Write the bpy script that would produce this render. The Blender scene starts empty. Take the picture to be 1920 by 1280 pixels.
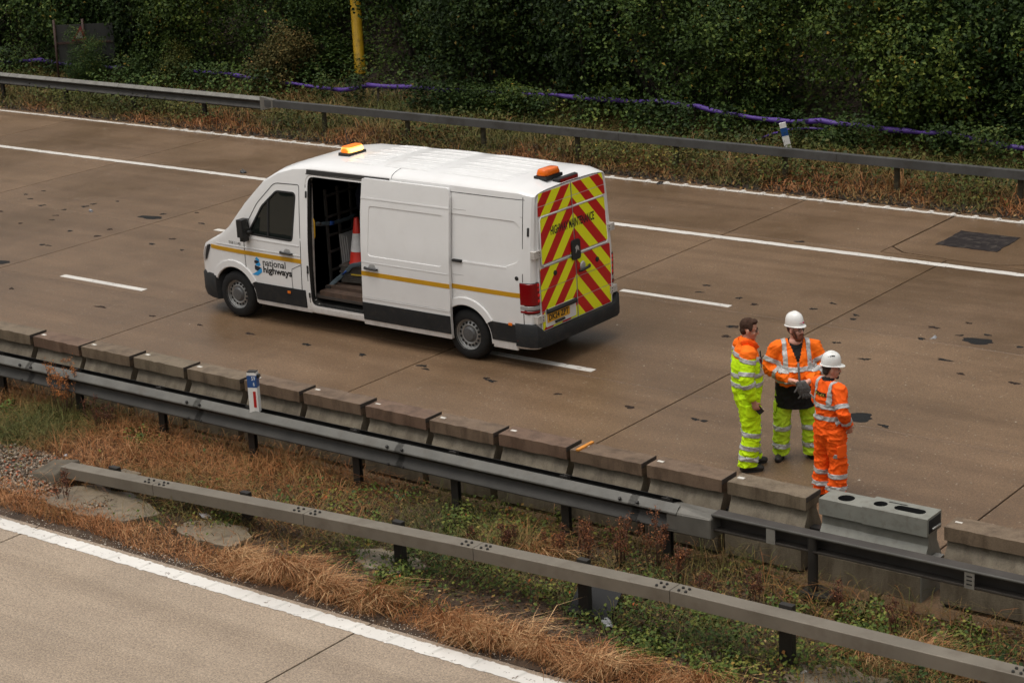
import bpy, bmesh, math, random
import numpy as np
from mathutils import Vector, Matrix, noise

random.seed(7)
RNG = np.random.default_rng(11)
PI = math.pi
SC = bpy.context.scene
COL = SC.collection

# ------------------------------------------------------------------ camera, sky, sun, exposure
cam_data = bpy.data.cameras.new("camera")
cam = bpy.data.objects.new("camera", cam_data)
COL.objects.link(cam)
SC.camera = cam
cam_r = Vector((0.79764893, 0.60127763, -0.04713168))
cam_u = Vector((-0.13864767, 0.25885868, 0.95591266))
cam_f = Vector((-0.58696935, 0.75594801, -0.28984409))
cam.matrix_world = Matrix(((cam_r.x, cam_u.x, -cam_f.x, 0.0),
                           (cam_r.y, cam_u.y, -cam_f.y, 0.0),
                           (cam_r.z, cam_u.z, -cam_f.z, 8.369),
                           (0, 0, 0, 1)))
cam_data.sensor_width = 36.0
cam_data.lens = 70.82
cam_data.clip_start = 0.1
cam_data.clip_end = 900.0
cam_data.dof.use_dof = True
cam_data.dof.focus_distance = 25.5
cam_data.dof.aperture_fstop = 4.8

SUN_EL, SUN_AZ = math.radians(76), math.radians(200)
world = bpy.data.worlds.new("World")
SC.world = world
world.use_nodes = True
wn = world.node_tree
wn.nodes.clear()
sky = wn.nodes.new("ShaderNodeTexSky")
sky.sky_type = 'NISHITA'
sky.sun_disc = False
sky.sun_elevation = SUN_EL
sky.sun_rotation = SUN_AZ
sky.air_density = 1.0
sky.dust_density = 6.0
sky.ozone_density = 0.6
hsv = wn.nodes.new("ShaderNodeHueSaturation")      # cloud cover: a greyed sky
hsv.inputs["Saturation"].default_value = 0.12
tint = wn.nodes.new("ShaderNodeMix")
tint.data_type = 'RGBA'
tint.blend_type = 'MULTIPLY'
tint.inputs[0].default_value = 1.0
tint.inputs[7].default_value = (1.0, 0.98, 0.95, 1)
bg = wn.nodes.new("ShaderNodeBackground")
bg.inputs["Strength"].default_value = 0.15
wo = wn.nodes.new("ShaderNodeOutputWorld")
wn.links.new(sky.outputs[0], hsv.inputs["Color"])
wn.links.new(hsv.outputs[0], tint.inputs[6])
wn.links.new(tint.outputs[2], bg.inputs["Color"])
wn.links.new(bg.outputs[0], wo.inputs["Surface"])

sun_data = bpy.data.lights.new("sun", 'SUN')
sun_data.energy = 0.6
sun_data.angle = math.radians(35)
sun_data.color = (1.0, 0.96, 0.91)
sun = bpy.data.objects.new("sun", sun_data)
COL.objects.link(sun)
# sky sun_rotation 0 is +Y, growing clockwise; same direction for the lamp
sun_dir = Vector((math.sin(SUN_AZ) * math.cos(SUN_EL), math.cos(SUN_AZ) * math.cos(SUN_EL), math.sin(SUN_EL)))
sun.rotation_euler = sun_dir.to_track_quat('Z', 'Y').to_euler()

SC.view_settings.view_transform = 'Standard'
SC.view_settings.look = 'None'
SC.view_settings.exposure = 0.12
SC.view_settings.gamma = 1.0
SC.view_settings.use_curve_mapping = False
SC.cycles.max_bounces = 6
SC.cycles.diffuse_bounces = 3
SC.cycles.glossy_bounces = 3
SC.cycles.transmission_bounces = 4
SC.cycles.caustics_reflective = False
SC.cycles.caustics_refractive = False

# ------------------------------------------------------------------ helpers: objects
def link(o, parent=None):
    COL.objects.link(o)
    if parent is not None:
        o.parent = parent
    return o

def tag(o, label=None, cat=None, group=None, kind=None):
    if label: o['label'] = label
    if cat: o['category'] = cat
    if group: o['group'] = group
    if kind: o['kind'] = kind
    return o

def empty(name, loc=(0, 0, 0), rz=0.0, label=None, cat=None, group=None):
    o = bpy.data.objects.new(name, None)
    o.empty_display_size = 0.2
    COL.objects.link(o)
    o.location = loc
    o.rotation_euler = (0, 0, rz)
    return tag(o, label, cat, group)

def smooth_angle(me, ang=35):
    for p in me.polygons: p.use_smooth = True
    me.set_sharp_from_angle(angle=math.radians(ang))

def obj(name, bm, mats, parent=None, smooth=None, loc=None):
    me = bpy.data.meshes.new(name)
    bm.to_mesh(me); bm.free()
    for m in (mats if isinstance(mats, (list, tuple)) else [mats]): me.materials.append(m)
    if smooth: smooth_angle(me, smooth)
    o = bpy.data.objects.new(name, me)
    if loc is not None: o.location = loc
    return link(o, parent)

def same(name, me, parent=None, loc=(0, 0, 0), rot=(0, 0, 0), scale=(1, 1, 1)):
    o = bpy.data.objects.new(name, me)
    o.location = loc; o.rotation_euler = rot; o.scale = scale
    return link(o, parent)

def raw(name, V, F, mats, parent=None, tint=None, smooth=False):
    """mesh from numpy vertices and a list/array of faces (all with the same number of corners)"""
    V = np.asarray(V, np.float32); F = np.asarray(F, np.int32)
    me = bpy.data.meshes.new(name)
    n = F.shape[1]
    me.vertices.add(len(V)); me.vertices.foreach_set("co", V.ravel())
    me.loops.add(F.size); me.loops.foreach_set("vertex_index", F.ravel())
    me.polygons.add(len(F))
    me.polygons.foreach_set("loop_start", np.arange(0, F.size, n, dtype=np.int32))
    if smooth: me.polygons.foreach_set("use_smooth", np.ones(len(F), bool))
    if tint is not None:
        a = me.attributes.new("tint", 'FLOAT', 'POINT')
        a.data.foreach_set("value", np.asarray(tint, np.float32))
    me.update(calc_edges=True)
    for m in (mats if isinstance(mats, (list, tuple)) else [mats]): me.materials.append(m)
    o = bpy.data.objects.new(name, me)
    return link(o, parent)

def bake(o):
    """apply an object's modifiers"""
    dg = bpy.context.evaluated_depsgraph_get()
    dg.update()
    me = bpy.data.meshes.new_from_object(o.evaluated_get(dg))
    old = o.data
    o.modifiers.clear()
    o.data = me
    me.name = old.name
    bpy.data.meshes.remove(old)
    return o

def cut(o, cutter, op='DIFFERENCE'):
    m = o.modifiers.new("b", 'BOOLEAN')
    m.operation = op; m.solver = 'EXACT'; m.object = cutter
    bake(o)
    bpy.data.objects.remove(cutter, do_unlink=True)

# ------------------------------------------------------------------ helpers: shapes
def box(bm, x0, x1, y0, y1, z0, z1, mi=0):
    v = [bm.verts.new(c) for c in ((x0,y0,z0),(x1,y0,z0),(x1,y1,z0),(x0,y1,z0),(x0,y0,z1),(x1,y0,z1),(x1,y1,z1),(x0,y1,z1))]
    fs = [bm.faces.new([v[i] for i in q]) for q in ((3,2,1,0),(4,5,6,7),(0,1,5,4),(1,2,6,5),(2,3,7,6),(3,0,4,7))]
    for f in fs: f.material_index = mi
    return v

def bevel_all(bm, w, seg=1, ang=30):
    es = [e for e in bm.edges if len(e.link_faces) == 2 and e.calc_face_angle(0) > math.radians(ang)]
    bmesh.ops.bevel(bm, geom=es, offset=w, segments=seg, affect='EDGES', profile=0.5, clamp_overlap=True)

def bbox(x0, x1, y0, y1, z0, z1, w=0.01, seg=1):
    bm = bmesh.new(); box(bm, x0, x1, y0, y1, z0, z1); bevel_all(bm, w, seg); return bm

def prism(bm, poly, axis, a, b, mi=0):
    """extrude a 2-D polygon along an axis; poly in the other two axes (x,z for 'y'; y,z for 'x'; x,y for 'z')"""
    def P(p, t):
        return {'y': (p[0], t, p[1]), 'x': (t, p[0], p[1]), 'z': (p[0], p[1], t)}[axis]
    A = [bm.verts.new(P(p, a)) for p in poly]; B = [bm.verts.new(P(p, b)) for p in poly]
    fs = [bm.faces.new(A), bm.faces.new(B[::-1])]
    n = len(poly)
    for i in range(n): fs.append(bm.faces.new((A[i], B[i], B[(i+1) % n], A[(i+1) % n])))
    for f in fs: f.material_index = mi
    bmesh.ops.recalc_face_normals(bm, faces=fs)
    return fs

def rpoly(pts, r, n=4):
    """polygon with rounded corners; r a number or one per corner"""
    out = []; N = len(pts)
    rr = r if isinstance(r, (list, tuple)) else [r] * N
    for i in range(N):
        p = Vector(pts[i]); a = Vector(pts[i-1]) - p; b = Vector(pts[(i+1) % N]) - p
        R = rr[i]
        if R <= 0: out.append((p.x, p.y)); continue
        la, lb = a.length, b.length
        a.normalize(); b.normalize()
        th = a.angle(b)
        d = min(R / math.tan(th/2), la*0.48, lb*0.48)
        p0 = p + a*d; p1 = p + b*d
        for k in range(n+1):
            t = k/n
            q = p0*(1-t)**2 + p*2*t*(1-t) + p1*t*t
            out.append((q.x, q.y))
    return out

def rrect(x0, z0, x1, z1, r, n=4):
    return rpoly([(x0, z0), (x1, z0), (x1, z1), (x0, z1)], r, n)

def tube(bm, pts, radii, seg=8, cap=True, mi=0, closed=False):
    """sweep a (possibly elliptical) ring along points; radii: number, list of numbers or list of (ra, rb)"""
    P = [Vector(p) for p in pts]; n = len(P)
    R = radii if isinstance(radii, (list, tuple)) else [radii]*n
    rings = []; ref = None
    for i in range(n):
        t = (P[min(i+1, n-1)] - P[max(i-1, 0)]).normalized()
        if ref is None:
            ref = Vector((1, 0, 0)) if abs(t.x) < 0.8 else Vector((0, 1, 0))
        a = (ref - t*ref.dot(t)).normalized(); ref = a
        b = t.cross(a)
        ra, rb = R[i] if isinstance(R[i], (list, tuple)) else (R[i], R[i])
        rings.append([bm.verts.new(P[i] + a*ra*math.cos(2*PI*k/seg) + b*rb*math.sin(2*PI*k/seg)) for k in range(seg)])
    fs = []
    for i in range(n-1):
        for k in range(seg):
            fs.append(bm.faces.new((rings[i][k], rings[i][(k+1) % seg], rings[i+1][(k+1) % seg], rings[i+1][k])))
    if cap:
        fs.append(bm.faces.new(rings[0][::-1])); fs.append(bm.faces.new(rings[-1]))
    for f in fs: f.material_index = mi; f.smooth = True
    return rings

def lathe(bm, prof, axis='z', seg=24, centre=(0, 0, 0), mi=0, caps=True):
    """prof: list of (radius, height)"""
    rings = []
    c = Vector(centre)
    for r, h in prof:
        ring = []
        for k in range(seg):
            a = 2*PI*k/seg
            v = {'z': (r*math.cos(a), r*math.sin(a), h), 'y': (r*math.cos(a), h, r*math.sin(a)), 'x': (h, r*math.cos(a), r*math.sin(a))}[axis]
            ring.append(bm.verts.new(c + Vector(v)))
        rings.append(ring)
    fs = []
    for i in range(len(rings)-1):
        for k in range(seg):
            fs.append(bm.faces.new((rings[i][k], rings[i][(k+1) % seg], rings[i+1][(k+1) % seg], rings[i+1][k])))
    for ring in ((rings[0], rings[-1]) if caps else ()):
        try: fs.append(bm.faces.new(ring))
        except ValueError: pass
    for f in fs: f.material_index = mi
    bmesh.ops.recalc_face_normals(bm, faces=fs)
    return rings

def ellipsoid(bm, c, r, seg=16, rings=10, rot=None):
    m = Matrix.Translation(c) @ (rot.to_4x4() if rot else Matrix()) @ Matrix.Diagonal((*r, 1))
    return bmesh.ops.create_uvsphere(bm, u_segments=seg, v_segments=rings, radius=1.0, matrix=m)['verts']

def bolt_mesh(name, r=0.02, h=0.018, mat=None):
    bm = bmesh.new(); lathe(bm, [(r, 0), (r, h*0.6), (r*0.7, h)], 'z', 8)
    me = bpy.data.meshes.new(name); bm.to_mesh(me); bm.free(); me.materials.append(mat); return me

# ------------------------------------------------------------------ helpers: materials
def nodes(name):
    m = bpy.data.materials.new(name); m.use_nodes = True
    nt = m.node_tree; return m, nt, nt.nodes["Principled BSDF"]

def rgba(c): return (c[0], c[1], c[2], 1)

def N(nt, kind, **kw):
    n = nt.nodes.new(kind)
    for k, v in kw.items():
        if k in n.inputs: n.inputs[k].default_value = v
        else: setattr(n, k, v)
    return n

def coords(nt, scale=(1, 1, 1), world_space=False):
    if world_space:
        g = N(nt, "ShaderNodeNewGeometry"); src = g.outputs["Position"]
    else:
        t = N(nt, "ShaderNodeTexCoord"); src = t.outputs["Object"]
    mp = N(nt, "ShaderNodeMapping"); mp.inputs["Scale"].default_value = scale
    nt.links.new(src, mp.inputs["Vector"])
    return mp.outputs["Vector"]

def ramp(nt, fac, stops):
    r = N(nt, "ShaderNodeValToRGB")
    els = r.color_ramp.elements
    while len(els) < len(stops): els.new(0.5)
    for e, (p, c) in zip(els, stops):
        e.position = p; e.color = rgba(c) if not isinstance(c, float) else (c, c, c, 1)
    nt.links.new(fac, r.inputs["Fac"])
    return r.outputs["Color"]

def mixc(nt, fac, a, b, mode='MIX'):
    m = N(nt, "ShaderNodeMix", data_type='RGBA', blend_type=mode)
    for sock, v in ((m.inputs[0], fac), (m.inputs[6], a), (m.inputs[7], b)):
        if isinstance(v, bpy.types.NodeSocket): nt.links.new(v, sock)
        elif isinstance(v, (int, float)): sock.default_value = v
        else: sock.default_value = rgba(v)
    return m.outputs[2]

def noisef(nt, vec, scale, detail=4.0, rough=0.55):
    n = N(nt, "ShaderNodeTexNoise"); n.inputs["Scale"].default_value = scale
    n.inputs["Detail"].default_value = detail; n.inputs["Roughness"].default_value = rough
    nt.links.new(vec, n.inputs["Vector"]); return n.outputs["Fac"]

def bump(nt, bsdf, h, strength=0.3, dist=0.01):
    b = N(nt, "ShaderNodeBump"); b.inputs["Strength"].default_value = strength; b.inputs["Distance"].default_value = dist
    nt.links.new(h, b.inputs["Height"]); nt.links.new(b.outputs[0], bsdf.inputs["Normal"])

def M(name, c, rough=0.5, metal=0.0, var=0.12, scale=6.0, dirt=None, dirt_amt=0.5, bmp=0.0, spec=0.5, coat=0.0, world_space=False, fine=60.0):
    """plain material with uneven tone, optional dirt and grain"""
    m, nt, b = nodes(name)
    v = coords(nt, world_space=world_space)
    f = noisef(nt, v, scale, 5.0, 0.6)
    lo = tuple(x*(1-var) for x in c); hi = tuple(min(1, x*(1+var)) for x in c)
    col = ramp(nt, f, [(0.3, lo), (0.7, hi)])
    if dirt is not None:
        d = noisef(nt, v, scale*2.3, 6.0, 0.65)
        df = ramp(nt, d, [(0.5, 0.0), (0.72, dirt_amt)])
        col = mixc(nt, df, col, dirt)
    nt.links.new(col, b.inputs["Base Color"])
    b.inputs["Roughness"].default_value = rough
    b.inputs["Metallic"].default_value = metal
    b.inputs["Specular IOR Level"].default_value = spec
    if coat: b.inputs["Coat Weight"].default_value = coat; b.inputs["Coat Roughness"].default_value = 0.08
    if bmp: bump(nt, b, noisef(nt, v, fine, 4.0, 0.6), bmp, 0.01)
    return m

def emit(name, c, strength):
    m, nt, b = nodes(name)
    b.inputs["Base Color"].default_value = rgba(c)
    b.inputs["Emission Color"].default_value = rgba(c)
    b.inputs["Emission Strength"].default_value = strength
    return m

def tint_mat(name, stops, rough=0.6, spec=0.3, obj_var=0.0, transl=0.0):
    m, nt, b = nodes(name)
    a = N(nt, "ShaderNodeAttribute", attribute_name="tint")
    col = ramp(nt, a.outputs["Fac"], stops)
    if obj_var:
        oi = N(nt, "ShaderNodeObjectInfo")
        k = ramp(nt, oi.outputs["Random"], [(0.0, tuple([1-obj_var]*3)), (0.5, (1.0, 1.0, 1.0)), (1.0, (1+obj_var*1.3, 1+obj_var*0.7, 1.0))])
        col = mixc(nt, 1.0, col, k, 'MULTIPLY')
    nt.links.new(col, b.inputs["Base Color"])
    b.inputs["Roughness"].default_value = rough
    b.inputs["Specular IOR Level"].default_value = spec
    if transl:
        t = N(nt, "ShaderNodeBsdfTranslucent"); nt.links.new(col, t.inputs["Color"])
        mx = N(nt, "ShaderNodeMixShader"); mx.inputs[0].default_value = transl
        nt.links.new(b.outputs[0], mx.inputs[1]); nt.links.new(t.outputs[0], mx.inputs[2])
        nt.links.new(mx.outputs[0], nt.nodes["Material Output"].inputs["Surface"])
    return m

def text_bm(body, width, height, bold=0.0, spacing=1.0, depth=0.0):
    """bmesh of flat lettering in the x-y plane, lower left corner at the origin, scaled to width x height"""
    cu = bpy.data.curves.new("lettering", 'FONT'); cu.body = body; cu.offset = bold; cu.space_character = spacing
    cu.resolution_u = 3
    o = bpy.data.objects.new("lettering", cu); COL.objects.link(o)
    dg = bpy.context.evaluated_depsgraph_get(); dg.update()
    me = bpy.data.meshes.new_from_object(o.evaluated_get(dg))
    bpy.data.objects.remove(o, do_unlink=True); bpy.data.curves.remove(cu)
    bm = bmesh.new(); bm.from_mesh(me); bpy.data.meshes.remove(me)
    xs = [v.co.x for v in bm.verts]; ys = [v.co.y for v in bm.verts]
    for v in bm.verts:
        v.co.x = (v.co.x - min(xs)) / (max(xs) - min(xs)) * width
        v.co.y = (v.co.y - min(ys)) / (max(ys) - min(ys)) * height
        v.co.z = 0
    return bm
# ------------------------------------------------------------------ materials of the setting
def concrete_road(name, base, wet, sp=1.0):
    m, nt, b = nodes(name)
    v = coords(nt, world_space=True)
    big = noisef(nt, v, 0.35, 5.0, 0.6)
    mid = noisef(nt, v, 2.2, 6.0, 0.65)
    fine = noisef(nt, v, 55.0, 3.0, 0.7)
    sand = noisef(nt, v, 24.0, 2.0, 0.8)
    # traffic streaks along the lanes
    vs = coords(nt, (0.025, 1.5, 1.0), world_space=True)
    streak = noisef(nt, vs, 1.6, 4.0, 0.6)
    lo = tuple(c*0.84 for c in base); hi = tuple(c*1.14 for c in base)
    col = ramp(nt, big, [(0.3, lo), (0.7, hi)])
    col = mixc(nt, 1.0, col, ramp(nt, mid, [(0.3, (0.90, 0.89, 0.88)), (0.7, (1.08, 1.08, 1.07))]), 'MULTIPLY')
    col = mixc(nt, 1.0, col, ramp(nt, streak, [(0.3, (0.82, 0.80, 0.78)), (0.62, (1.06, 1.06, 1.06))]), 'MULTIPLY')
    col = mixc(nt, 1.0, col, ramp(nt, fine, [(0.30, (0.50, 0.49, 0.47)), (0.5, (0.98, 0.98, 0.98)), (0.70, (1.55, 1.52, 1.46))]), 'MULTIPLY')
    col = mixc(nt, 1.0, col, ramp(nt, sand, [(0.32, (0.80, 0.79, 0.78)), (0.5, (1.0, 1.0, 1.0)), (0.68, (1.20, 1.19, 1.17))]), 'MULTIPLY')
    # exposed light aggregate
    vo = N(nt, "ShaderNodeTexVoronoi"); vo.inputs["Scale"].default_value = 16.0*sp; vo.inputs["Randomness"].default_value = 1.0
    nt.links.new(v, vo.inputs["Vector"])
    dot = ramp(nt, vo.outputs["Distance"], [(0.12, 1.0), (0.19, 0.0)])
    pick = N(nt, "ShaderNodeSeparateColor"); nt.links.new(vo.outputs["Color"], pick.inputs[0])
    keep = ramp(nt, pick.outputs[0], [(0.66, 0.0), (0.72, 1.0)])
    f = N(nt, "ShaderNodeMath", operation='MULTIPLY'); nt.links.new(dot, f.inputs[0]); nt.links.new(keep, f.inputs[1])
    f2 = N(nt, "ShaderNodeMath", operation='MULTIPLY'); nt.links.new(f.outputs[0], f2.inputs[0]); f2.inputs[1].default_value = 0.55
    col = mixc(nt, f2.outputs[0], col, (0.42, 0.38, 0.30))
    oi = N(nt, "ShaderNodeObjectInfo")
    col = mixc(nt, 1.0, col, ramp(nt, oi.outputs["Random"], [(0.0, (0.91, 0.90, 0.90)), (1.0, (1.08, 1.07, 1.05))]), 'MULTIPLY')
    nt.links.new(col, b.inputs["Base Color"])
    nt.links.new(ramp(nt, big, [(0.35, wet), (0.65, min(1.0, wet+0.22))]), b.inputs["Roughness"])
    b.inputs["Specular IOR Level"].default_value = 0.5
    bump(nt, b, fine, 0.35, 0.008)
    return m

MAT_ROAD = concrete_road("wet_road_concrete", (0.150, 0.096, 0.056), 0.29)
MAT_ROAD_DRY = concrete_road("dry_road_concrete", (0.305, 0.243, 0.182), 0.55, 1.6)
MAT_JOINT = M("joint_sealant", (0.018, 0.015, 0.012), 0.7)

def paint_mat(name, wear, scale, base=(0.62, 0.59, 0.54)):
    m, nt, b = nodes(name)
    v = coords(nt, world_space=True)
    n = noisef(nt, v, scale, 6.0, 0.7)
    w = ramp(nt, n, [(wear, 1.0), (wear+0.06, 0.0)])
    g = noisef(nt, v, 1.3, 4.0)
    col = ramp(nt, g, [(0.3, tuple(x*0.82 for x in base)), (0.7, base)])
    col = mixc(nt, w, col, (0.17, 0.13, 0.10))
    nt.links.new(col, b.inputs["Base Color"]); b.inputs["Roughness"].default_value = 0.55
    bump(nt, b, n, 0.3, 0.01)
    return m
MAT_LINE = paint_mat("road_paint", 0.34, 9.0)
MAT_LINE_THIN = paint_mat("thin_worn_road_paint", 0.38, 6.0, (0.56, 0.52, 0.46))
MAT_LINE_NEAR = paint_mat("thick_worn_road_paint", 0.345, 14.0, (0.70, 0.67, 0.62))

def soil_mat(name, stops, scale=3.0):
    m, nt, b = nodes(name)
    v = coords(nt, world_space=True)
    a = noisef(nt, v, scale, 8.0, 0.7)
    col = ramp(nt, a, stops)
    f = noisef(nt, v, 45.0, 5.0, 0.75)
    col = mixc(nt, 1.0, col, ramp(nt, f, [(0.3, (0.55, 0.55, 0.55)), (0.7, (1.4, 1.35, 1.3))]), 'MULTIPLY')
    nt.links.new(col, b.inputs["Base Color"]); b.inputs["Roughness"].default_value = 0.9
    bump(nt, b, f, 0.8, 0.03)
    return m
MAT_SOIL = soil_mat("reserve_soil", [(0.3, (0.030, 0.020, 0.012)), (0.5, (0.070, 0.042, 0.024)), (0.7, (0.105, 0.070, 0.042))])
MAT_BANK = soil_mat("bank_soil", [(0.3, (0.012, 0.010, 0.006)), (0.55, (0.035, 0.024, 0.013)), (0.75, (0.055, 0.035, 0.018))])

# ------------------------------------------------------------------ ground sheets
def sheet(name, xs, ys, zf, m, kind='structure'):
    X, Y = np.meshgrid(xs, ys, indexing='ij')
    Z = zf(X, Y)
    V = np.stack([X, Y, Z], -1).reshape(-1, 3)
    ni, nj = X.shape
    i, j = np.meshgrid(np.arange(ni-1), np.arange(nj-1), indexing='ij')
    a = (i*nj + j).ravel()
    F = np.stack([a, a+nj, a+nj+1, a+1], -1)
    o = raw(name, V, F, m, smooth=True)
    return tag(o, kind=kind)

sheet("ground", np.linspace(-400, 400, 9), np.linspace(-300, 500, 9), lambda X, Y: np.full_like(X, -0.35), MAT_BANK)

BANK_Y = [31.6, 31.9, 33, 34, 35.5, 36.5, 38, 40, 46, 60, 120]
BANK_Z = [-0.04, 0.02, 0.07, 0.13, 0.24, 0.60, 1.4, 2.4, 4.6, 7.0, 9.0]
def bank_z(Y): return np.interp(Y, BANK_Y, BANK_Z)
def wob(X, Y, k=1.0, s=0.0):
    return (np.sin(X*1.7*k+s) * np.cos(Y*2.3*k+1.1*s) + 0.6*np.sin(X*4.1*k+Y*3.3*k+s) + 0.35*np.sin(X*9.7*k-Y*7.1*k))
sheet("embankment", np.arange(-110, 60, 0.6), np.concatenate([np.arange(31.6, 41, 0.35), [44, 50, 60, 90, 120]]),
      lambda X, Y: bank_z(Y) + 0.03*wob(X, Y)*np.clip((Y-31.8), 0, 1), MAT_BANK)

def reserve_z(X, Y):
    return -0.02 + 0.022*wob(X, Y, 1.0) + 0.01*wob(X, Y, 2.7, 2.0)
sheet("opposite_embankment", np.arange(-160, 120, 10.0), np.array([-40, -30, -24, -20, -17, -14.0]),
      lambda X, Y: np.interp(Y, [-40, -30, -24, -20, -17, -14], [15, 14.0, 11.0, 7.0, 2.5, -0.1]) + 1.2*np.sin(X*.31)*np.clip((-14-Y)/6, 0, 1), M("opposite_bank_scrub", (0.022, 0.030, 0.012), 0.9, var=0.5, scale=0.6, world_space=True))
sheet("central_reserve", np.arange(-60, 30, 0.16), np.arange(13.50, 16.62, 0.13), reserve_z, MAT_SOIL)

# ------------------------------------------------------------------ carriageways: slabs with recessed joints
def carriageway(name, x0, x1, y0, y1, z):
    bm = bmesh.new(); box(bm, x0, x1, y0, y1, z-0.25, z)
    return tag(obj(name, bm, MAT_JOINT), kind='structure')

def slab(parent, x0, x1, y0, y1, m, gap=0.011):
    bm = bmesh.new()
    box(bm, x0+gap, x1-gap, y0+0.004, y1-0.004, -0.028, 0.0)
    es = [e for e in bm.edges if all(v.co.z > -0.001 for v in e.verts)]
    bmesh.ops.bevel(bm, geom=es, offset=0.0035, segments=1, affect='EDGES')
    return obj("concrete_slab", bm, m, parent)

far_road = carriageway("far_carriageway", -84.0, 30.0, 16.45, 31.72, -0.03)
XJ = [-13.45 - 0.0]
xj = [-13.45, -17.51, -22.49, -27.37, -32.27]
while xj[-1] > -80: xj.append(xj[-1] - 4.95)
xr = [-8.47]
while xr[-1] < 26: xr.append(xr[-1] + 4.95)
XJ = sorted(xj + xr)
ROWS = [16.46, 21.03, 24.60, 28.68, 31.70]
PATCH = [(-14.61, 31.3), (-14.62, 29.1), (-14.30, 28.83)]
for r in range(4):
    for a, b in zip(XJ[:-1], XJ[1:]):
        if r == 3 and a < -14 and b > -14: a, b = a, -14.62          # the relaid slab round the black patch
        elif r == 3 and -14 < a < -12: a = -11.95
        slab(far_road, a, b, ROWS[r], ROWS[r+1], MAT_ROAD)
bm = bmesh.new()
prism(bm, [(-14.59, 31.69), (-14.59, 29.10), (-14.27, 28.83), (-13.2, 28.73), (-12.61, 28.76), (-11.98, 29.1), (-11.98, 31.69)][::-1], 'z', -0.028, 0.0)
obj("relaid_slab", bm, MAT_ROAD, far_road)
for q in ([(-14.61, 28.69), (-13.2, 28.69), (-13.2, 28.706), (-14.295, 28.800), (-14.61, 29.06)], [(-13.2, 28.69), (-11.96, 28.69), (-11.96, 29.06), (-12.60, 28.732), (-13.2, 28.706)]):
    bm = bmesh.new(); prism(bm, q, 'z', -0.028, 0.0); obj("concrete_slab", bm, MAT_ROAD, far_road)

near_road = carriageway("near_carriageway", -84.0, 30.0, -12.0, 13.52, -0.03)
XN = [-17.40 + 4.985*k for k in range(-13, 9)]
for a, b in zip(XN[:-1], XN[1:]):
    for y0, y1 in ((9.85, 13.51), (6.2, 9.85), (2.5, 6.2)):
        slab(near_road, a, b, y0, y1, MAT_ROAD_DRY)
bm = bmesh.new(); box(bm, -84, 30, -12, 2.49, -0.028, 0.0)
obj("road_surface", bm, MAT_ROAD_DRY, near_road)

# painted lines (4 mm thermoplastic)
def line(parent, x0, x1, y, w, m, name="road_line", z0=0.0005, z1=0.005, ragged=0.0, step=0.25):
    if ragged:
        xs = np.arange(x0, x1, step); n = len(xs)
        lo = y - w/2 + RNG.normal(0, ragged, n); hi = y + w/2 + RNG.normal(0, ragged, n)
        V = np.concatenate([np.stack([xs, lo, np.full(n, z1)], -1), np.stack([xs, hi, np.full(n, z1)], -1)])
        a = np.arange(n-1); F = np.stack([a, a+1, a+1+n, a+n], -1)
        return raw(name, V, F, m, parent)
    bm = bmesh.new(); box(bm, x0, x1, y-w/2, y+w/2, z0, z1)
    return obj(name, bm, m, parent)

edge_far = line(far_road, -84, 30, 31.47, 0.13, MAT_LINE_THIN, "edge_line", ragged=0.008, step=0.16)
line(far_road, -84, 30, 28.37, 0.17, MAT_LINE, "solid_line", ragged=0.006, step=0.1)
for k in range(-6, 5):
    line(far_road, -25.95+8.84*k, -23.97+8.84*k, 21.26, 0.13, MAT_LINE, "lane_dash")
    line(far_road, -17.08+8.84*k, -15.12+8.84*k, 24.82, 0.12, MAT_LINE, "lane_dash")
edge_near = line(near_road, -84, 30, 13.335, 0.20, MAT_LINE_NEAR, "edge_line", ragged=0.007, step=0.035)
bm = bmesh.new()
V = [(-0.05, -0.10, 0.0052), (0.035, -0.10, 0.0052), (0.05, 0.10, 0.0052), (-0.03, 0.10, 0.0052),
     (-0.03, -0.085, 0.019), (0.015, -0.085, 0.019), (0.03, 0.085, 0.019), (-0.01, 0.085, 0.019)]
vs = [bm.verts.new(c) for c in V]
for q in ((4,5,6,7), (0,1,5,4), (1,2,6,5), (2,3,7,6), (3,0,4,7)): bm.faces.new([vs[i] for i in q])
RIB = bpy.data.meshes.new("raised_rib"); bm.to_mesh(RIB); bm.free(); RIB.materials.append(MAT_LINE_NEAR)
for k in range(46):
    same("raised_rib", RIB, edge_near, (-26 + 0.5*k + random.uniform(-.03, .03), 13.335, 0), (0, 0, random.uniform(-.06, .06)), (random.uniform(.7, 1.2), 1, 1))
RIBF = RIB.copy(); RIBF.materials.clear(); RIBF.materials.append(MAT_LINE)
for k in range(60):
    same("raised_rib", RIBF, edge_far, (-34 + 0.42*k, 31.47, 0), (0, 0, 0.02), (1.1, 0.75, 1.5))

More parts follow.
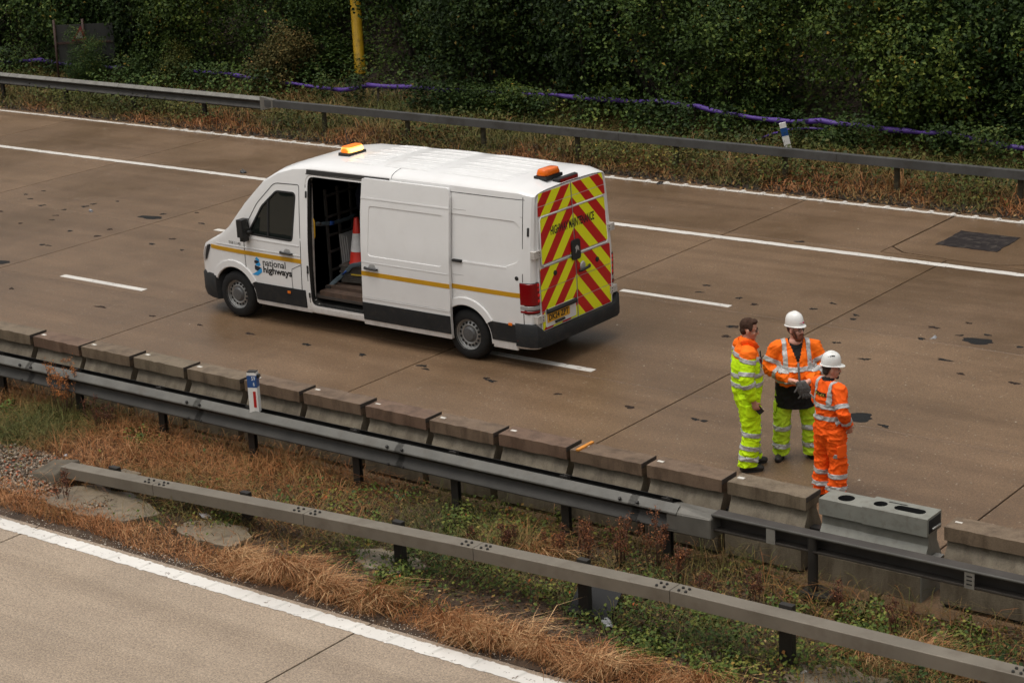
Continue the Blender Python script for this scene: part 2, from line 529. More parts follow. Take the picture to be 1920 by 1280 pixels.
# old bolt holes and spalls filled with bitumen
MAT_TAR = M("bitumen", (0.010, 0.010, 0.010), 0.8, spec=0.25, var=0.3, scale=30, bmp=0.5, fine=80)
MAT_BROWNTAR = M("rusty_bitumen", (0.022, 0.013, 0.009), 0.8, spec=0.25, var=0.3, scale=30, bmp=0.5, fine=80)
def blot(parent, x, y, rx, ry, m=MAT_TAR, name="bitumen_spot", n=18, rag=0.35, h=0.006):
    bm = bmesh.new()
    ph = [random.uniform(0, 6.28) for _ in range(4)]
    ring = []
    for k in range(n):
        a = 2*PI*k/n
        q = 1 + rag*(0.5*math.sin(2*a+ph[0]) + 0.4*math.sin(3*a+ph[1]) + 0.35*math.sin(5*a+ph[2]) + 0.3*math.sin(7*a+ph[3]))
        ring.append((q*math.cos(a)*rx, q*math.sin(a)*ry))
    top = [bm.verts.new((p[0]*.86, p[1]*.86, h)) for p in ring]; bot = [bm.verts.new((p[0], p[1], 0.001)) for p in ring]
    c = bm.verts.new((0, 0, h*1.1))
    for k in range(n):
        bm.faces.new((bot[k], bot[(k+1) % n], top[(k+1) % n], top[k])); bm.faces.new((top[k], top[(k+1) % n], c))
    return obj(name, bm, m, parent, 40, (x, y, 0))
TAR = [(-31.65,25.24),(-31.23,25.01),(-31.56,25.62),(-30.55,24.71),(-29.83,24.66),(-29.67,25.03),(-29.67,25.25),(-29.59,24.25),(-29.37,23.96),(-29.72,23.5),(-28.35,23.51),(-27.75,23.94),(-27.57,23.47),(-28.0,22.56),(-27.85,22.57),(-27.75,25.26),(-26.12,23.95),(-25.37,23.45),(-26.5,25.05),(-27.23,25.63),(-29.41,25.63),(-26.08,20.28),(-23.86,20.23),(-22.71,20.25),(-21.68,20.25),(-26.19,23.51),(-30.9,24.0),(-16.05,25.66),(-15.95,25.28),(-15.24,25.27),(-14.86,25.08),(-13.97,25.27),(-13.86,25.66),(-13.21,25.07),(-13.27,25.27),(-12.88,23.94),(-12.18,23.45),(-11.24,23.92),(-12.02,25.23),(-11.68,25.65),(-11.93,24.66),(-11.53,25.05),(-11.21,25.24),(-10.6,24.93),(-10.79,23.48),(-10.03,23.45),(-14.58,23.92),(-14.51,23.96),(-14.38,23.48),(-12.87,20.24),(-12.74,20.24),(-10.72,21.16),(-16.1,28.69),(-18.45,20.29),(-17.36,20.3),(-17.22,20.21),(-16.23,20.29),(-16.1,20.23),(-14.98,20.21),(-13.85,20.23),(-20.66,20.28),(-19.52,20.28)]
for x, y in TAR:
    s = random.uniform(0.6, 1.05)
    blot(far_road, x, y, 0.075*s, 0.048*s, random.choice([MAT_TAR, MAT_TAR, MAT_BROWNTAR]), rag=random.uniform(.3, .8))
for x, y, a, b in ((-27.77, 24.96, .27, .12), (-27.64, 21.38, .13, .12), (-11.21, 24.92, .24, .13), (-11.14, 21.3, .19, .16)):
    blot(far_road, x, y, a, b, MAT_TAR, "bitumen_patch", 30, 0.22)
MAT_ASPHALT = M("asphalt_repair", (0.016, 0.012, 0.012), 0.85, spec=0.25, var=0.3, scale=3, dirt=(0.12, 0.10, 0.08), dirt_amt=0.5, bmp=0.6, fine=50)
bm = bmesh.new()
pp = []
for (ax, ay), (bx, by) in zip([(-14.04, 29.50), (-12.98, 29.49), (-12.99, 30.50), (-14.05, 30.51)], [(-12.98, 29.49), (-12.99, 30.50), (-14.05, 30.51), (-14.04, 29.50)]):
    for t in np.linspace(0, 1, 9)[:-1]:
        pp.append((ax+(bx-ax)*t + random.uniform(-.02, .02), ay+(by-ay)*t + random.uniform(-.02, .02)))
prism(bm, pp, 'z', 0.0005, 0.008)
obj("asphalt_patch", bm, MAT_ASPHALT, far_road)
# scraps on the road: pale chips and a few leaves, nobody could count them
def chips(name, n, x0, x1, y0, y1, s0, s1, m, zf=None, flat=0.35, kind='stuff'):
    P = np.stack([RNG.uniform(x0, x1, n), RNG.uniform(y0, y1, n)], -1)
    z = (zf(P[:, 0], P[:, 1]) if zf is not None else np.zeros(n))
    s = RNG.uniform(s0, s1, n) * RNG.uniform(.6, 1, n)
    a = RNG.uniform(0, 6.28, n)
    base = np.array([(1, 0, 0), (0, .7, 0), (-1, .1, 0), (0, -.8, 0), (0.1, 0, 1)])
    base = base[None] * s[:, None, None] * np.array([1, 1, flat])
    ca, sa = np.cos(a)[:, None], np.sin(a)[:, None]
    V = np.stack([base[..., 0]*ca - base[..., 1]*sa + P[:, :1], base[..., 0]*sa + base[..., 1]*ca + P[:, 1:], base[..., 2] + z[:, None] + 0.001], -1).reshape(-1, 3)
    f = np.array([(0, 1, 4), (1, 2, 4), (2, 3, 4), (3, 0, 4)])
    F = (f[None] + 5*np.arange(n)[:, None, None]).reshape(-1, 3)
    return tag(raw(name, V, F, m, tint=np.repeat(RNG.random(n), 5)), kind=kind)
MAT_CHIP = tint_mat("pale_chips", [(0, (0.25, 0.2, 0.15)), (0.6, (0.5, 0.45, 0.38)), (0.9, (0.6, 0.55, 0.45)), (1, (0.45, 0.2, 0.04))])
o = chips("road_chips", 420, -45, -5, 16.9, 31.3, 0.006, 0.022, MAT_CHIP)
o['label'] = "pale stone chips and leaf scraps strewn over the wet far carriageway"; o['category'] = "chips"
# ------------------------------------------------------------------ concrete barrier blocks along the far carriageway's near edge
def block_mat(name, cap):
    m, nt, b = nodes(name)
    v = coords(nt, world_space=True)
    big = noisef(nt, v, 1.4, 5.0, 0.6)
    col = ramp(nt, big, [(0.3, (0.105, 0.084, 0.056)), (0.7, (0.190, 0.160, 0.114))])
    if cap:
        oi = N(nt, "ShaderNodeObjectInfo")
        top = ramp(nt, oi.outputs["Random"], [(0.0, (0.165, 0.128, 0.084)), (0.45, (0.150, 0.098, 0.060)), (1.0, (0.132, 0.066, 0.040))])
        col = mixc(nt, 0.75, col, top)
    vs = coords(nt, (3.0, 3.0, 0.8), world_space=True)
    run = noisef(nt, vs, 2.2, 5.0, 0.65)
    col = mixc(nt, 1.0, col, ramp(nt, run, [(0.32, (0.55, 0.51, 0.46)), (0.56, (1.05, 1.04, 1.02))]), 'MULTIPLY')
    fine = noisef(nt, v, 70.0, 4.0, 0.7)
    col = mixc(nt, 1.0, col, ramp(nt, fine, [(0.3, (0.75, 0.75, 0.75)), (0.7, (1.2, 1.2, 1.2))]), 'MULTIPLY')
    nt.links.new(col, b.inputs["Base Color"]); b.inputs["Roughness"].default_value = 0.62
    bump(nt, b, fine, 0.4, 0.01)
    return m
MAT_BLOCK = block_mat("weathered_block_concrete", False)
MAT_BLOCK_CAP = block_mat("stained_cap_concrete", True)
MAT_STEEL_DARK = M("dark_wet_steel", (0.03, 0.028, 0.026), 0.45, 0.4, var=0.3)
MAT_WHITE_REFL = M("white_reflector", (0.62, 0.59, 0.53), 0.6)

BY = 16.93          # centre line of the blocks
def block_body(sd=0):
    L = 0.450; bm = bmesh.new()
    prof = [(0.235, 0.045), (0.235, 0.31), (0.225, 0.365), (0.112, 0.58), (0.095, 0.605), (0.095, 0.68)]
    poly = [(-y, z) for y, z in prof] + [(y, z) for y, z in prof[::-1]]
    prism(bm, poly, 'x', -L, L)
    # wear along the upper rim of the flare
    for k in range(1, 16):
        x = -L + 2*L*k/16
        bmesh.ops.bisect_plane(bm, geom=bm.verts[:]+bm.edges[:]+bm.faces[:], plane_co=(x, 0, 0), plane_no=(1, 0, 0))
    for v in bm.verts:
        if 0.5 < v.co.z < 0.62:
            n = noise.noise(Vector((v.co.x*7+sd*5, v.co.y*3, 5.1)))
            v.co.z += 0.030*n; v.co.y += (1 if v.co.y > 0 else -1)*0.012*noise.noise(Vector((v.co.x*9, 2.2, v.co.z*9)))
        elif v.co.z < 0.45 and v.co.z > 0.1:
            v.co.y += 0.004*noise.noise(Vector((v.co.x*8, v.co.y*20, v.co.z*8)))
    return bm
def block_cap(sd=0):
    bm = bmesh.new(); L = 0.462
    box(bm, -L, L, -0.145, 0.145, 0.672, 0.81)
    bevel_all(bm, 0.012, 2)
    for k in range(1, 14):
        bmesh.ops.bisect_plane(bm, geom=bm.verts[:]+bm.edges[:]+bm.faces[:], plane_co=(-L+2*L*k/14, 0, 0), plane_no=(1, 0, 0))
    for v in bm.verts:
        q = v.co*9 + Vector((sd*7, sd*3, 0)); n = noise.noise(q)
        v.co.z += 0.008*n; v.co.y += 0.009*noise.noise(q*1.1+Vector((0, 7.7, 0))); v.co.x += 0.008*noise.noise(q*1.3+Vector((3, 0, 5)))
    return bm
ORD = ["first", "second", "third", "fourth", "fifth", "sixth", "seventh", "eighth", "ninth", "tenth", "eleventh", "twelfth", "thirteenth", "fourteenth", "fifteenth"]
proto = None; VARB = []
GB = "T-topped concrete blocks along the near edge of the far carriageway"
def place_block(x, label):
    global proto
    t = empty("barrier_block", (x, BY + random.uniform(-.012, .012), random.uniform(-.006, .004)), random.uniform(-.012, .012), label, "barrier block", GB)
    if proto is None:
        b = obj("body", block_body(), MAT_BLOCK, t, 40)
        c = obj("cap", block_cap(), MAT_BLOCK_CAP, t, 40)
        bm = bmesh.new(); box(bm, 0.463, 0.470, -0.146, 0.148, 0.76, 0.814); p = obj("end_plate", bm, M("rusty_end_plate", (0.05, 0.037, 0.028), 0.7, var=0.3), t)
        bm = bmesh.new(); box(bm, 0.44, 0.56, -0.05, 0.05, 0.36, 0.46); bevel_all(bm, .01); h = obj("hinge_link", bm, MAT_STEEL_DARK, t)
        bm = bmesh.new(); box(bm, -0.425, -0.350, -0.016, 0.030, 0.806, 0.818); bevel_all(bm, .002); r = obj("reflector", bm, MAT_WHITE_REFL, t)
        ft = []
        for fx in (-0.36, 0.36):
            bm = bmesh.new(); box(bm, fx-0.07, fx+0.07, -0.195, 0.195, 0.0, 0.05); ft.append(obj("rubber_foot", bm, MAT_STEEL_DARK, t))
        proto = [b, c, p, h, r] + ft
        return t
    if not VARB:
        for sd in (1, 2, 3):
            vb = obj("body", block_body(sd), MAT_BLOCK, None, 40); vc = obj("cap", block_cap(sd), MAT_BLOCK_CAP, None, 40)
            VARB.append((vb.data, vc.data)); bpy.data.objects.remove(vb); bpy.data.objects.remove(vc)
    pick = random.choice(VARB)
    for q in proto:
        c = q.copy(); COL.objects.link(c); c.parent = t
        if q.name.startswith("body"): c.data = pick[0]
        if q.name.startswith("cap"): c.data = pick[1]
        if q.name.startswith("reflector"):
            c.location = (random.uniform(-.008, .008), random.uniform(-.03, .03), -.004); c.rotation_euler.z = random.uniform(-.012, .012); c.scale = (random.uniform(.97, 1.0), random.uniform(.6, 1), 1)
    return t
MAT_ORANGE_PAINT = M("orange_paint", (0.62, 0.24, 0.03), 0.5, var=0.2)
desc = {0: "nearest the grey steel unit, rust brown wet cap, beside the workers' feet", 3: ""}
for k in range(14):
    x = -9.83 - 0.998*k
    if k == 0: lab = "wet brown concrete block touching the left end of the grey steel unit"
    elif k == 2: lab = "wet rust brown concrete block with an orange strip across its cap"
    elif k == 7: lab = "concrete block partly hidden behind the blue topped marker post"
    elif k == 12: lab = "concrete block cut by the left edge of the photo"
    elif k > 12: lab = "concrete block just beyond the left edge of the photo"
    else: lab = "%s concrete block left of the grey steel unit" % ORD[k]
    if k == 11: lab = "second concrete block in from the left edge of the photo"
    t = place_block(x, lab)
    if k == 2:
        bm = bmesh.new(); box(bm, -0.385, -0.345, -0.15, 0.15, 0.812, 0.832); bevel_all(bm, .004)
        obj("orange_strip", bm, MAT_ORANGE_PAINT, t)
for k in range(6):
    place_block(-7.40 + 0.998*k, "concrete block to the right of the grey steel unit, behind the dark channel rail" if k == 0 else "concrete block cut by the right edge, second right of the steel unit" if k == 1 else "concrete block beyond the right edge of the photo")

# grey steel telescopic unit with holes in its top
MAT_GREYSTEEL = M("grey_painted_steel", (0.215, 0.215, 0.185), 0.5, 0.1, var=0.1, scale=5, dirt=(0.12, 0.10, 0.075), dirt_amt=0.5, bmp=0.1)
MAT_GALV = M("galvanised_steel", (0.30, 0.29, 0.265), 0.48, 0.55, var=0.22, scale=4, dirt=(0.14, 0.11, 0.08), dirt_amt=0.5, bmp=0.15)
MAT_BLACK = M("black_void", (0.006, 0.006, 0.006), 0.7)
unit = empty("steel_barrier_unit", (-8.56, BY, 0), 0, "light grey steel barrier unit with oval holes in its top, among concrete blocks", "steel barrier")
def shell_half(x0, x1, g, top):
    bm = bmesh.new()
    prof = [(0.240+g, 0.0), (0.240+g, 0.31), (0.100+g, 0.55), (0.098+g, 0.665)]
    prism(bm, [(-y, z) for y, z in prof] + [(y, z) for y, z in prof[::-1]], 'x', x0, x1)
    return bm
bm = bmesh.new(); box(bm, -0.62, 0.505, -0.246, 0.246, 0.0, 0.27); bevel_all(bm, .01); obj("skirt", bm, MAT_BLOCK, unit)
obj("inner_shell", shell_half(-0.66, -0.18, -0.012, 0.84), MAT_GREYSTEEL, unit)
obj("outer_shell", shell_half(-0.20, 0.515, 0.0, 0.85), MAT_GREYSTEEL, unit)
def holed(name, x0, x1, hy, z0, z1, holes):
    bm = bmesh.new(); box(bm, x0, x1, -hy, hy, z0, z1); bevel_all(bm, 0.014, 2)
    o = obj(name, bm, [MAT_GREYSTEEL, MAT_BLACK], unit)
    for hx, w, d in holes:
        c = bmesh.new(); q = []
        for k in range(24):
            a = 2*PI*k/24
            q.append((hx + (w-d)*(1 if math.cos(a) > 0 else -1) + d*math.cos(a), d*math.sin(a)))
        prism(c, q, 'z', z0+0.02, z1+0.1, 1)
        co = obj("cutter", c, [MAT_GREYSTEEL, MAT_BLACK], unit)
        cut(o, co)
    smooth_angle(o.data, 30)
    return o
holed("inner_cap", -0.665, -0.17, 0.143, 0.667, 0.835, [(-0.43, 0.085, 0.085)])
holed("outer_cap", -0.175, 0.53, 0.158, 0.667, 0.85, [(-0.05, 0.07, 0.07), (0.27, 0.165, 0.062)])
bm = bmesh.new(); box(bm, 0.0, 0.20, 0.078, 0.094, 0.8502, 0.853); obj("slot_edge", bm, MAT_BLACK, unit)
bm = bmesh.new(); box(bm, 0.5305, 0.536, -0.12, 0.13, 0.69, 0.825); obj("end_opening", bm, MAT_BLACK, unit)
bm = bmesh.new(); tube(bm, [(0.54, -0.06, 0.72), (0.545, 0.1, 0.72)], 0.012); obj("locking_bar", bm, MAT_GALV, unit)
for sx in (-0.70, 0.57):
    bm = bmesh.new(); box(bm, sx-0.045, sx+0.045, -0.06, 0.06, 0.32, 0.43); bevel_all(bm, .02, 2); obj("hinge_link", bm, MAT_GALV, unit)

# ------------------------------------------------------------------ corrugated crash barrier of the central reserve
MAT_RAIL = M("weathered_galvanised_rail", (0.098, 0.094, 0.083), 0.55, 0.2, var=0.2, scale=3, dirt=(0.07, 0.058, 0.045), dirt_amt=0.6, bmp=0.15, fine=40)
MAT_RAIL_DARK = M("dark_rail_steel", (0.045, 0.042, 0.038), 0.5, 0.3, var=0.3, scale=3, bmp=0.2)  # darker steel tone for the whole back beam
MAT_GRIME_SHADE = M("grimy_shaded_lower_rail", (0.040, 0.037, 0.032), 0.6, 0.2, var=0.25, scale=3, bmp=0.15)
MAT_POST = M("dark_grimy_post", (0.022, 0.019, 0.016), 0.6, 0.2, var=0.35, scale=4, bmp=0.2)
BOLT = bolt_mesh("bolt", 0.020, 0.02, MAT_STEEL_DARK)

def w_profile(face=-1):
    """(offset outward, z) of a corrugated beam 0.31 m high, 0.08 m deep"""
    p = [(0.015, 0.155), (0.00, 0.150), (0.0, 0.149), (0.012, 0.142), (0.040, 0.124), (0.086, 0.082), (0.090, 0.068), (0.072, 0.048), (0.012, 0.022), (0.004, 0.0),
         (0.010, -0.022), (0.070, -0.085), (0.082, -0.105), (0.080, -0.118), (0.055, -0.118), (0.012, -0.142), (0.0, -0.150)]
    return p[2:]
def w_beam(x0, x1, y, z, face=-1, th=0.005, n=1, zf=None):
    """beam whose face points to -Y (face=-1) or +Y"""
    bm = bmesh.new(); pr = w_profile()
    xs = np.linspace(x0, x1, n+1)
    rows = []
    for x in xs:
        dz = zf(x) if zf else 0
        rows.append([bm.verts.new((x, y + face*o, z + zz + dz)) for o, zz in pr] + [bm.verts.new((x, y + face*(o-th), z + zz + dz)) for o, zz in pr[::-1]])
    m = len(rows[0])
    for a, b in zip(rows[:-1], rows[1:]):
        for k in range(m): bm.faces.new((a[k], a[(k+1) % m], b[(k+1) % m], b[k]))
    bm.faces.new(rows[0][::-1]); bm.faces.new(rows[-1])
    bmesh.ops.recalc_face_normals(bm, faces=bm.faces[:])
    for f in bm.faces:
        if f.calc_center_median().z < z + 0.075: f.material_index = 1     # road grime and painted-in shade below the upper crest
    return bm

rail = empty("corrugated_crash_barrier", (-16, 16.33, 0), 0, "weathered grey corrugated crash barrier on short posts beside the concrete blocks", "crash barrier")
def L(p): return (p[0]+16, p[1]-16.33, p[2])
ZB = 0.528
xs = [-30.4, -27.1, -23.9, -20.75, -17.6, -14.35, -11.15, -10.65]
def rel(bm, ox=16, oy=-16.33):
    bmesh.ops.translate(bm, verts=bm.verts, vec=(ox, oy, 0)); return bm
for a, b in zip(xs[:-1], xs[1:]):
    obj("beam", rel(w_beam(a+0.004, b+0.10, 16.275, ZB)), [MAT_RAIL, MAT_GRIME_SHADE], rail, 25)
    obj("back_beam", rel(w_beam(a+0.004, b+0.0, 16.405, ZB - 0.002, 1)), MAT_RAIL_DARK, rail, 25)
for x in xs[1:-1]:
    for dx in (-0.10, 0.12):
        for zo, oo in ((0.105, 0.08), (-0.105, 0.077)):
            same("bolt", BOLT, rail, (x+dx+16, 16.275-oo-16.33, ZB+zo), (PI/2+(0.9 if zo > 0 else 0.3)*-1, 0, 0))
def ipost(h, w=0.10, d=0.06):
    bm = bmesh.new()
    box(bm, -w/2, w/2, -d/2, -d/2+0.012, -0.15, h); box(bm, -w/2, w/2, d/2-0.012, d/2, -0.15, h); box(bm, -0.006, 0.006, -d/2+0.012, d/2-0.012, -0.15, h)
    return bm
P1 = obj("post", ipost(0.70), MAT_POST, rail, None, (-21.43+16, 0, 0))
for x in (-29.3, -27.7, -26.2, -24.6, -23.0, -19.87, -18.31, -16.74, -15.05, -13.58, -12.05, -10.75):
    c = P1.copy(); COL.objects.link(c); c.location = (x+16, 0, 0)
# sloping end shoe of the corrugated beam
bm = bmesh.new()
pr = [(-0.04, 0.135), (-0.135, 0.075), (-0.135, -0.14), (-0.04, -0.15), (0.12, -0.15), (0.12, 0.10)]
pr2 = [(-0.03, 0.105), (-0.14, 0.095), (-0.14, -0.13), (-0.04, -0.14), (0.10, -0.14), (0.10, 0.11)]
A = [bm.verts.new((-10.68+16, y, ZB+z)) for y, z in pr]; B = [bm.verts.new((-10.14+16, y, ZB+z)) for y, z in pr2]
bm.faces.new(A); bm.faces.new(B[::-1])
for k in range(6): bm.faces.new((A[k], B[k], B[(k+1) % 6], A[(k+1) % 6]))
bmesh.ops.recalc_face_normals(bm, faces=bm.faces[:]); bevel_all(bm, 0.012, 1)
obj("end_shoe", bm, M("dull_shoe_steel", (0.13, 0.122, 0.105), 0.55, 0.3, var=0.2, scale=4), rail)

# open-backed channel rail that carries on to the right
chan = empty("channel_crash_barrier", (-9.0, 16.30, 0), 0, "dark open backed channel rail carrying on from the corrugated barrier to the right edge", "crash barrier")
bm = bmesh.new()
pr = [(-0.045, 0.66), (-0.055, 0.648), (-0.055, 0.635), (-0.042, 0.635), (-0.035, 0.652), (0.085, 0.652), (0.085, 0.488), (-0.035, 0.488), (-0.042, 0.505), (-0.055, 0.505), (-0.055, 0.49), (-0.045, 0.478), (0.095, 0.478), (0.095, 0.662)]
A = [bm.verts.new((-1.16, y, z)) for y, z in pr]; B = [bm.verts.new((9.0, y, z+0.02)) for y, z in pr]
n = len(pr)
for k in range(n): bm.faces.new((A[k], B[k], B[(k+1) % n], A[(k+1) % n]))
bm.faces.new(A); bm.faces.new(B[::-1]); bmesh.ops.recalc_face_normals(bm, faces=bm.faces[:])
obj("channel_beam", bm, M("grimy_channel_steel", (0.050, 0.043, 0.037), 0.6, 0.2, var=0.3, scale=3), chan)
bm = bmesh.new(); tube(bm, [(-1.16, -0.052, 0.655), (9.0, -0.052, 0.675)], 0.014, 8); obj("top_lip", bm, MAT_RAIL, chan)
for x in (-0.02, 2.4, 4.8):
    bm = bmesh.new(); lathe(bm, [(0.052, -0.1), (0.052, 0.645)], 'z', 16, (x, -0.01, 0)); obj("post", bm, MAT_POST, chan, 40)
for x in (-0.47, 1.66, 3.9):
    bm = bmesh.new(); box(bm, x-0.05, x+0.05, -0.060, -0.050, 0.485, 0.655)
    o = obj("cover_plate", bm, MAT_GALV, chan)
    if x > 0:
        for zz in (0.53, 0.57, 0.61):
            bm = bmesh.new(); box(bm, x-0.028, x+0.028, -0.0625, -0.0605, zz-0.006, zz+0.006); obj("slot", bm, MAT_BLACK, o)
bm = bmesh.new(); box(bm, -0.12, 0.22, -0.12, 0.14, 0.03, 0.07); obj("base_foot", bm, MAT_POST, chan)

# kilometre marker post clamped to the barrier
MAT_WHITE = M("white_plastic", (0.72, 0.71, 0.68), 0.4, var=0.05, dirt=(0.3, 0.27, 0.22), dirt_amt=0.3)
MAT_BLUE = M("blue_sheet", (0.012, 0.065, 0.22), 0.35, var=0.1)
MAT_RED = M("red_reflector", (0.42, 0.008, 0.008), 0.3, var=0.1)
MAT_PALE = M("pale_lettering", (0.62, 0.66, 0.70), 0.5, var=0.04)
mk = empty("marker_post", (-16.63, 16.31, 0.66), 0.42, "white marker post with blue numbered head and red reflector on the corrugated barrier", "marker post")
obj("board", bbox(-0.058, 0.058, -0.045, 0.045, 0.0, 0.50, 0.006), MAT_WHITE, mk)
obj("blue_band", bbox(-0.0595, 0.0595, -0.0465, 0.0465, 0.315, 0.465, 0.004), MAT_BLUE, mk)
obj("top_cap", bbox(-0.055, 0.055, -0.042, 0.042, 0.5, 0.512, 0.004), MAT_STEEL_DARK, mk)
bm = bmesh.new(); box(bm, 0.004, 0.038, -0.0485, -0.0455, 0.065, 0.265); obj("reflector", bm, MAT_RED, mk)
for s, x, z, w in (("59", -0.002, 0.405, 0.048), ("6", 0.014, 0.335, 0.022)):
    t = text_bm(s, w, 0.05, 0.01); bmesh.ops.rotate(t, verts=t.verts, cent=(0, 0, 0), matrix=Matrix.Rotation(PI/2, 3, 'X'))
    bmesh.ops.translate(t, verts=t.verts, vec=(x, -0.0480, z)); obj("number", t, MAT_PALE, mk)
obj("clamp", bbox(-0.04, 0.06, -0.03, 0.05, -0.12, 0.0, 0.004), MAT_STEEL_DARK, mk)
bm = bmesh.new(); box(bm, 0.06, 0.09, -0.02, 0.03, 0.43, 0.47); bevel_all(bm, .004); obj("fixing", bm, MAT_STEEL_DARK, mk)

# ------------------------------------------------------------------ low box-beam barrier nearest the near carriageway, ramping into the ground at its left end
MAT_BOX = M("grey_box_beam", (0.170, 0.148, 0.116), 0.6, 0.2, var=0.14, scale=1.6, dirt=(0.10, 0.078, 0.055), dirt_amt=0.55, bmp=0.08)
boxr = empty("box_beam_barrier", (-12, 14.68, 0), 0, "plain grey box beam barrier on black posts in front, sloping down at its left end", "crash barrier")
BOXX = [-18.3, -16.4, -14.0, -11.9, -9.6, -8.4, -7.2, -5, 0]; BOXZ = [0.22, 0.31, 0.435, 0.525, 0.60, 0.615, 0.615, 0.63, 0.63]
def box_top(x): return float(np.interp(x, BOXX, BOXZ))
jx = [-18.22, -16.62, -14.26, -11.93, -9.58, -6.02, -3.6, -1.2]
for a, b in zip(jx[:-1], jx[1:]):
    bm = bmesh.new(); a2, b2 = a+0.004, b-0.004
    rows = []
    for x in (a2, b2):
        t = box_top(x)
        rows.append([bm.verts.new((x+12, y, t+z)) for y, z in ((-0.125, -0.135), (-0.125, -0.005), (-0.120, 0.0), (0.053, 0.0), (0.058, -0.005), (0.058, -0.135))])
    for k in range(6): bm.faces.new((rows[0][k], rows[1][k], rows[1][(k+1) % 6], rows[0][(k+1) % 6]))
    bm.faces.new(rows[0][::-1]); bm.faces.new(rows[1]); bmesh.ops.recalc_face_normals(bm, faces=bm.faces[:])
    obj("beam", bm, MAT_BOX, boxr)
    if a > -18:
        for dx in (-0.16, -0.09, 0.08, 0.15):
            for dy in (-0.09, -0.02):
                same("bolt", BOLT, boxr, (a+dx+12+random.uniform(-.01, .01), dy+0.0, box_top(a+dx)), (0, 0, 0), (.75, .75, .9))
for x, w in ((-17.5, .07), (-15.34, .06), (-13.10, .06), (-10.72, .06), (-8.45, .07), (-6.0, .07)):
    t = box_top(x); bm = bmesh.new(); box(bm, x+12-w, x+12+w, 0.062, 0.13, -0.2, t+0.025); bevel_all(bm, .008); obj("post", bm, MAT_POST, boxr)
MAT_PAD = M("old_footing_concrete", (0.185, 0.148, 0.102), 0.45, var=0.2, scale=3, dirt=(0.06, 0.045, 0.03), dirt_amt=0.8, bmp=0.4)
def pad(x, y, a, b, th=0.012):
    bm = bmesh.new(); n = 40
    ring = [(a*math.cos(2*PI*k/n)*(1+0.13*math.sin(3*2*PI*k/n+x)+0.09*math.sin(7*2*PI*k/n)+random.uniform(-.06, .06)), b*math.sin(2*PI*k/n)*(1+0.12*math.sin(2*2*PI*k/n+y)+0.08*math.sin(9*2*PI*k/n+x)+random.uniform(-.05, .05))) for k in range(n)]
    prism(bm, ring, 'z', -0.1, th); bevel_all(bm, 0.015, 1)
    obj("footing", bm, MAT_PAD, boxr, 40, (x+12, y-14.68, 0.02))
for q in ((-17.3, 14.33, .78, .42), (-15.45, 14.38, .48, .30), (-13.25, 14.75, .42, .27), (-7.85, 14.72, .55, .35)): pad(*q)
# ramped concrete terminal
bm = bmesh.new()
A = [(-19.02+12, -0.13, 0.0), (-18.22+12, -0.22, 0.0), (-18.10+12, 0.16, 0.0), (-18.9+12, 0.16, 0.0)]
B = [(-18.80+12, -0.10, 0.04), (-18.28+12, -0.19, 0.13), (-18.16+12, 0.13, 0.25), (-18.62+12, 0.12, 0.17)]
a = [bm.verts.new((p[0], p[1], -0.1)) for p in A]; b = [bm.verts.new(p) for p in B]
bm.faces.new(a); bm.faces.new(b)
for k in range(4): bm.faces.new((a[k], a[(k+1) % 4], b[(k+1) % 4], b[k]))
bmesh.ops.recalc_face_normals(bm, faces=bm.faces[:]); bevel_all(bm, 0.02, 2)
obj("ramp_terminal", bm, M("mossy_terminal_concrete", (0.090, 0.073, 0.050), 0.8, var=0.3, dirt=(0.05, 0.045, 0.03), bmp=0.4), boxr, 40)
bm = bmesh.new(); box(bm, -17.75+12, -17.45+12, 0.13, 0.45, 0.0, 0.10); bevel_all(bm, .02); obj("anchor_block", bm, MAT_PAD, boxr)

# ------------------------------------------------------------------ far crash barriers on the verge
farw = empty("corrugated_crash_barrier", (-40, 32.36, 0), 0, "corrugated steel barrier on the far verge at upper left, below the dark hedge", "crash barrier")
MAT_FARRAIL = M("weathered_far_rail", (0.17, 0.163, 0.145), 0.50, 0.3, var=0.2, scale=3, dirt=(0.07, 0.058, 0.045), dirt_amt=0.7, bmp=0.15, fine=40)
MAT_FARPOST = M('mossy_brown_post', (0.050, 0.044, 0.026), 0.9, var=0.5, scale=9)
MAT_FARBOX = M("dull_blue_grey_box_beam", (0.075, 0.075, 0.073), 0.6, 0.3, var=0.2, scale=1.5, dirt=(0.04, 0.035, 0.028), dirt_amt=0.7)
fx = [-72, -62, -52, -44.5, -40.6, -36.6, -31.75]
for a, b in zip(fx[:-1], fx[1:]): obj("beam", rel(w_beam(a, b-0.01, 32.36, 0.595), 40, -32.36), [MAT_FARRAIL, MAT_GRIME_SHADE], farw, 25)
for x in np.arange(-60, -31.5, 2.4):
    o = obj("post", ipost(0.75, 0.11), MAT_POST, farw, None, (float(x)-0.25+40, 0.06, 0))
farb = empty("box_beam_barrier", (-22, 32.36, 0), 0, "dull dark box beam barrier along the far verge behind the van and the workers", "crash barrier")
bx = [-31.72] + [-31.72 + 4.8*k for k in range(1, 10)]
for a, b in zip(bx[:-1], bx[1:]):
    bm = bmesh.new(); box(bm, a+22, b-0.006+22, -0.14, 0.0, 0.555, 0.705); bevel_all(bm, 0.012); obj("beam", bm, MAT_FARBOX, farb)
for x in (-30.1, -27.7, -25.65, -23.25, -20.9, -18.5, -16.2, -13.84, -11.4, -9.0):
    bm = bmesh.new(); box(bm, x+22-0.045, x+22+0.045, 0.02, 0.08, -0.1, 0.69); obj("post", bm, MAT_FARPOST, farb)
bm = bmesh.new()
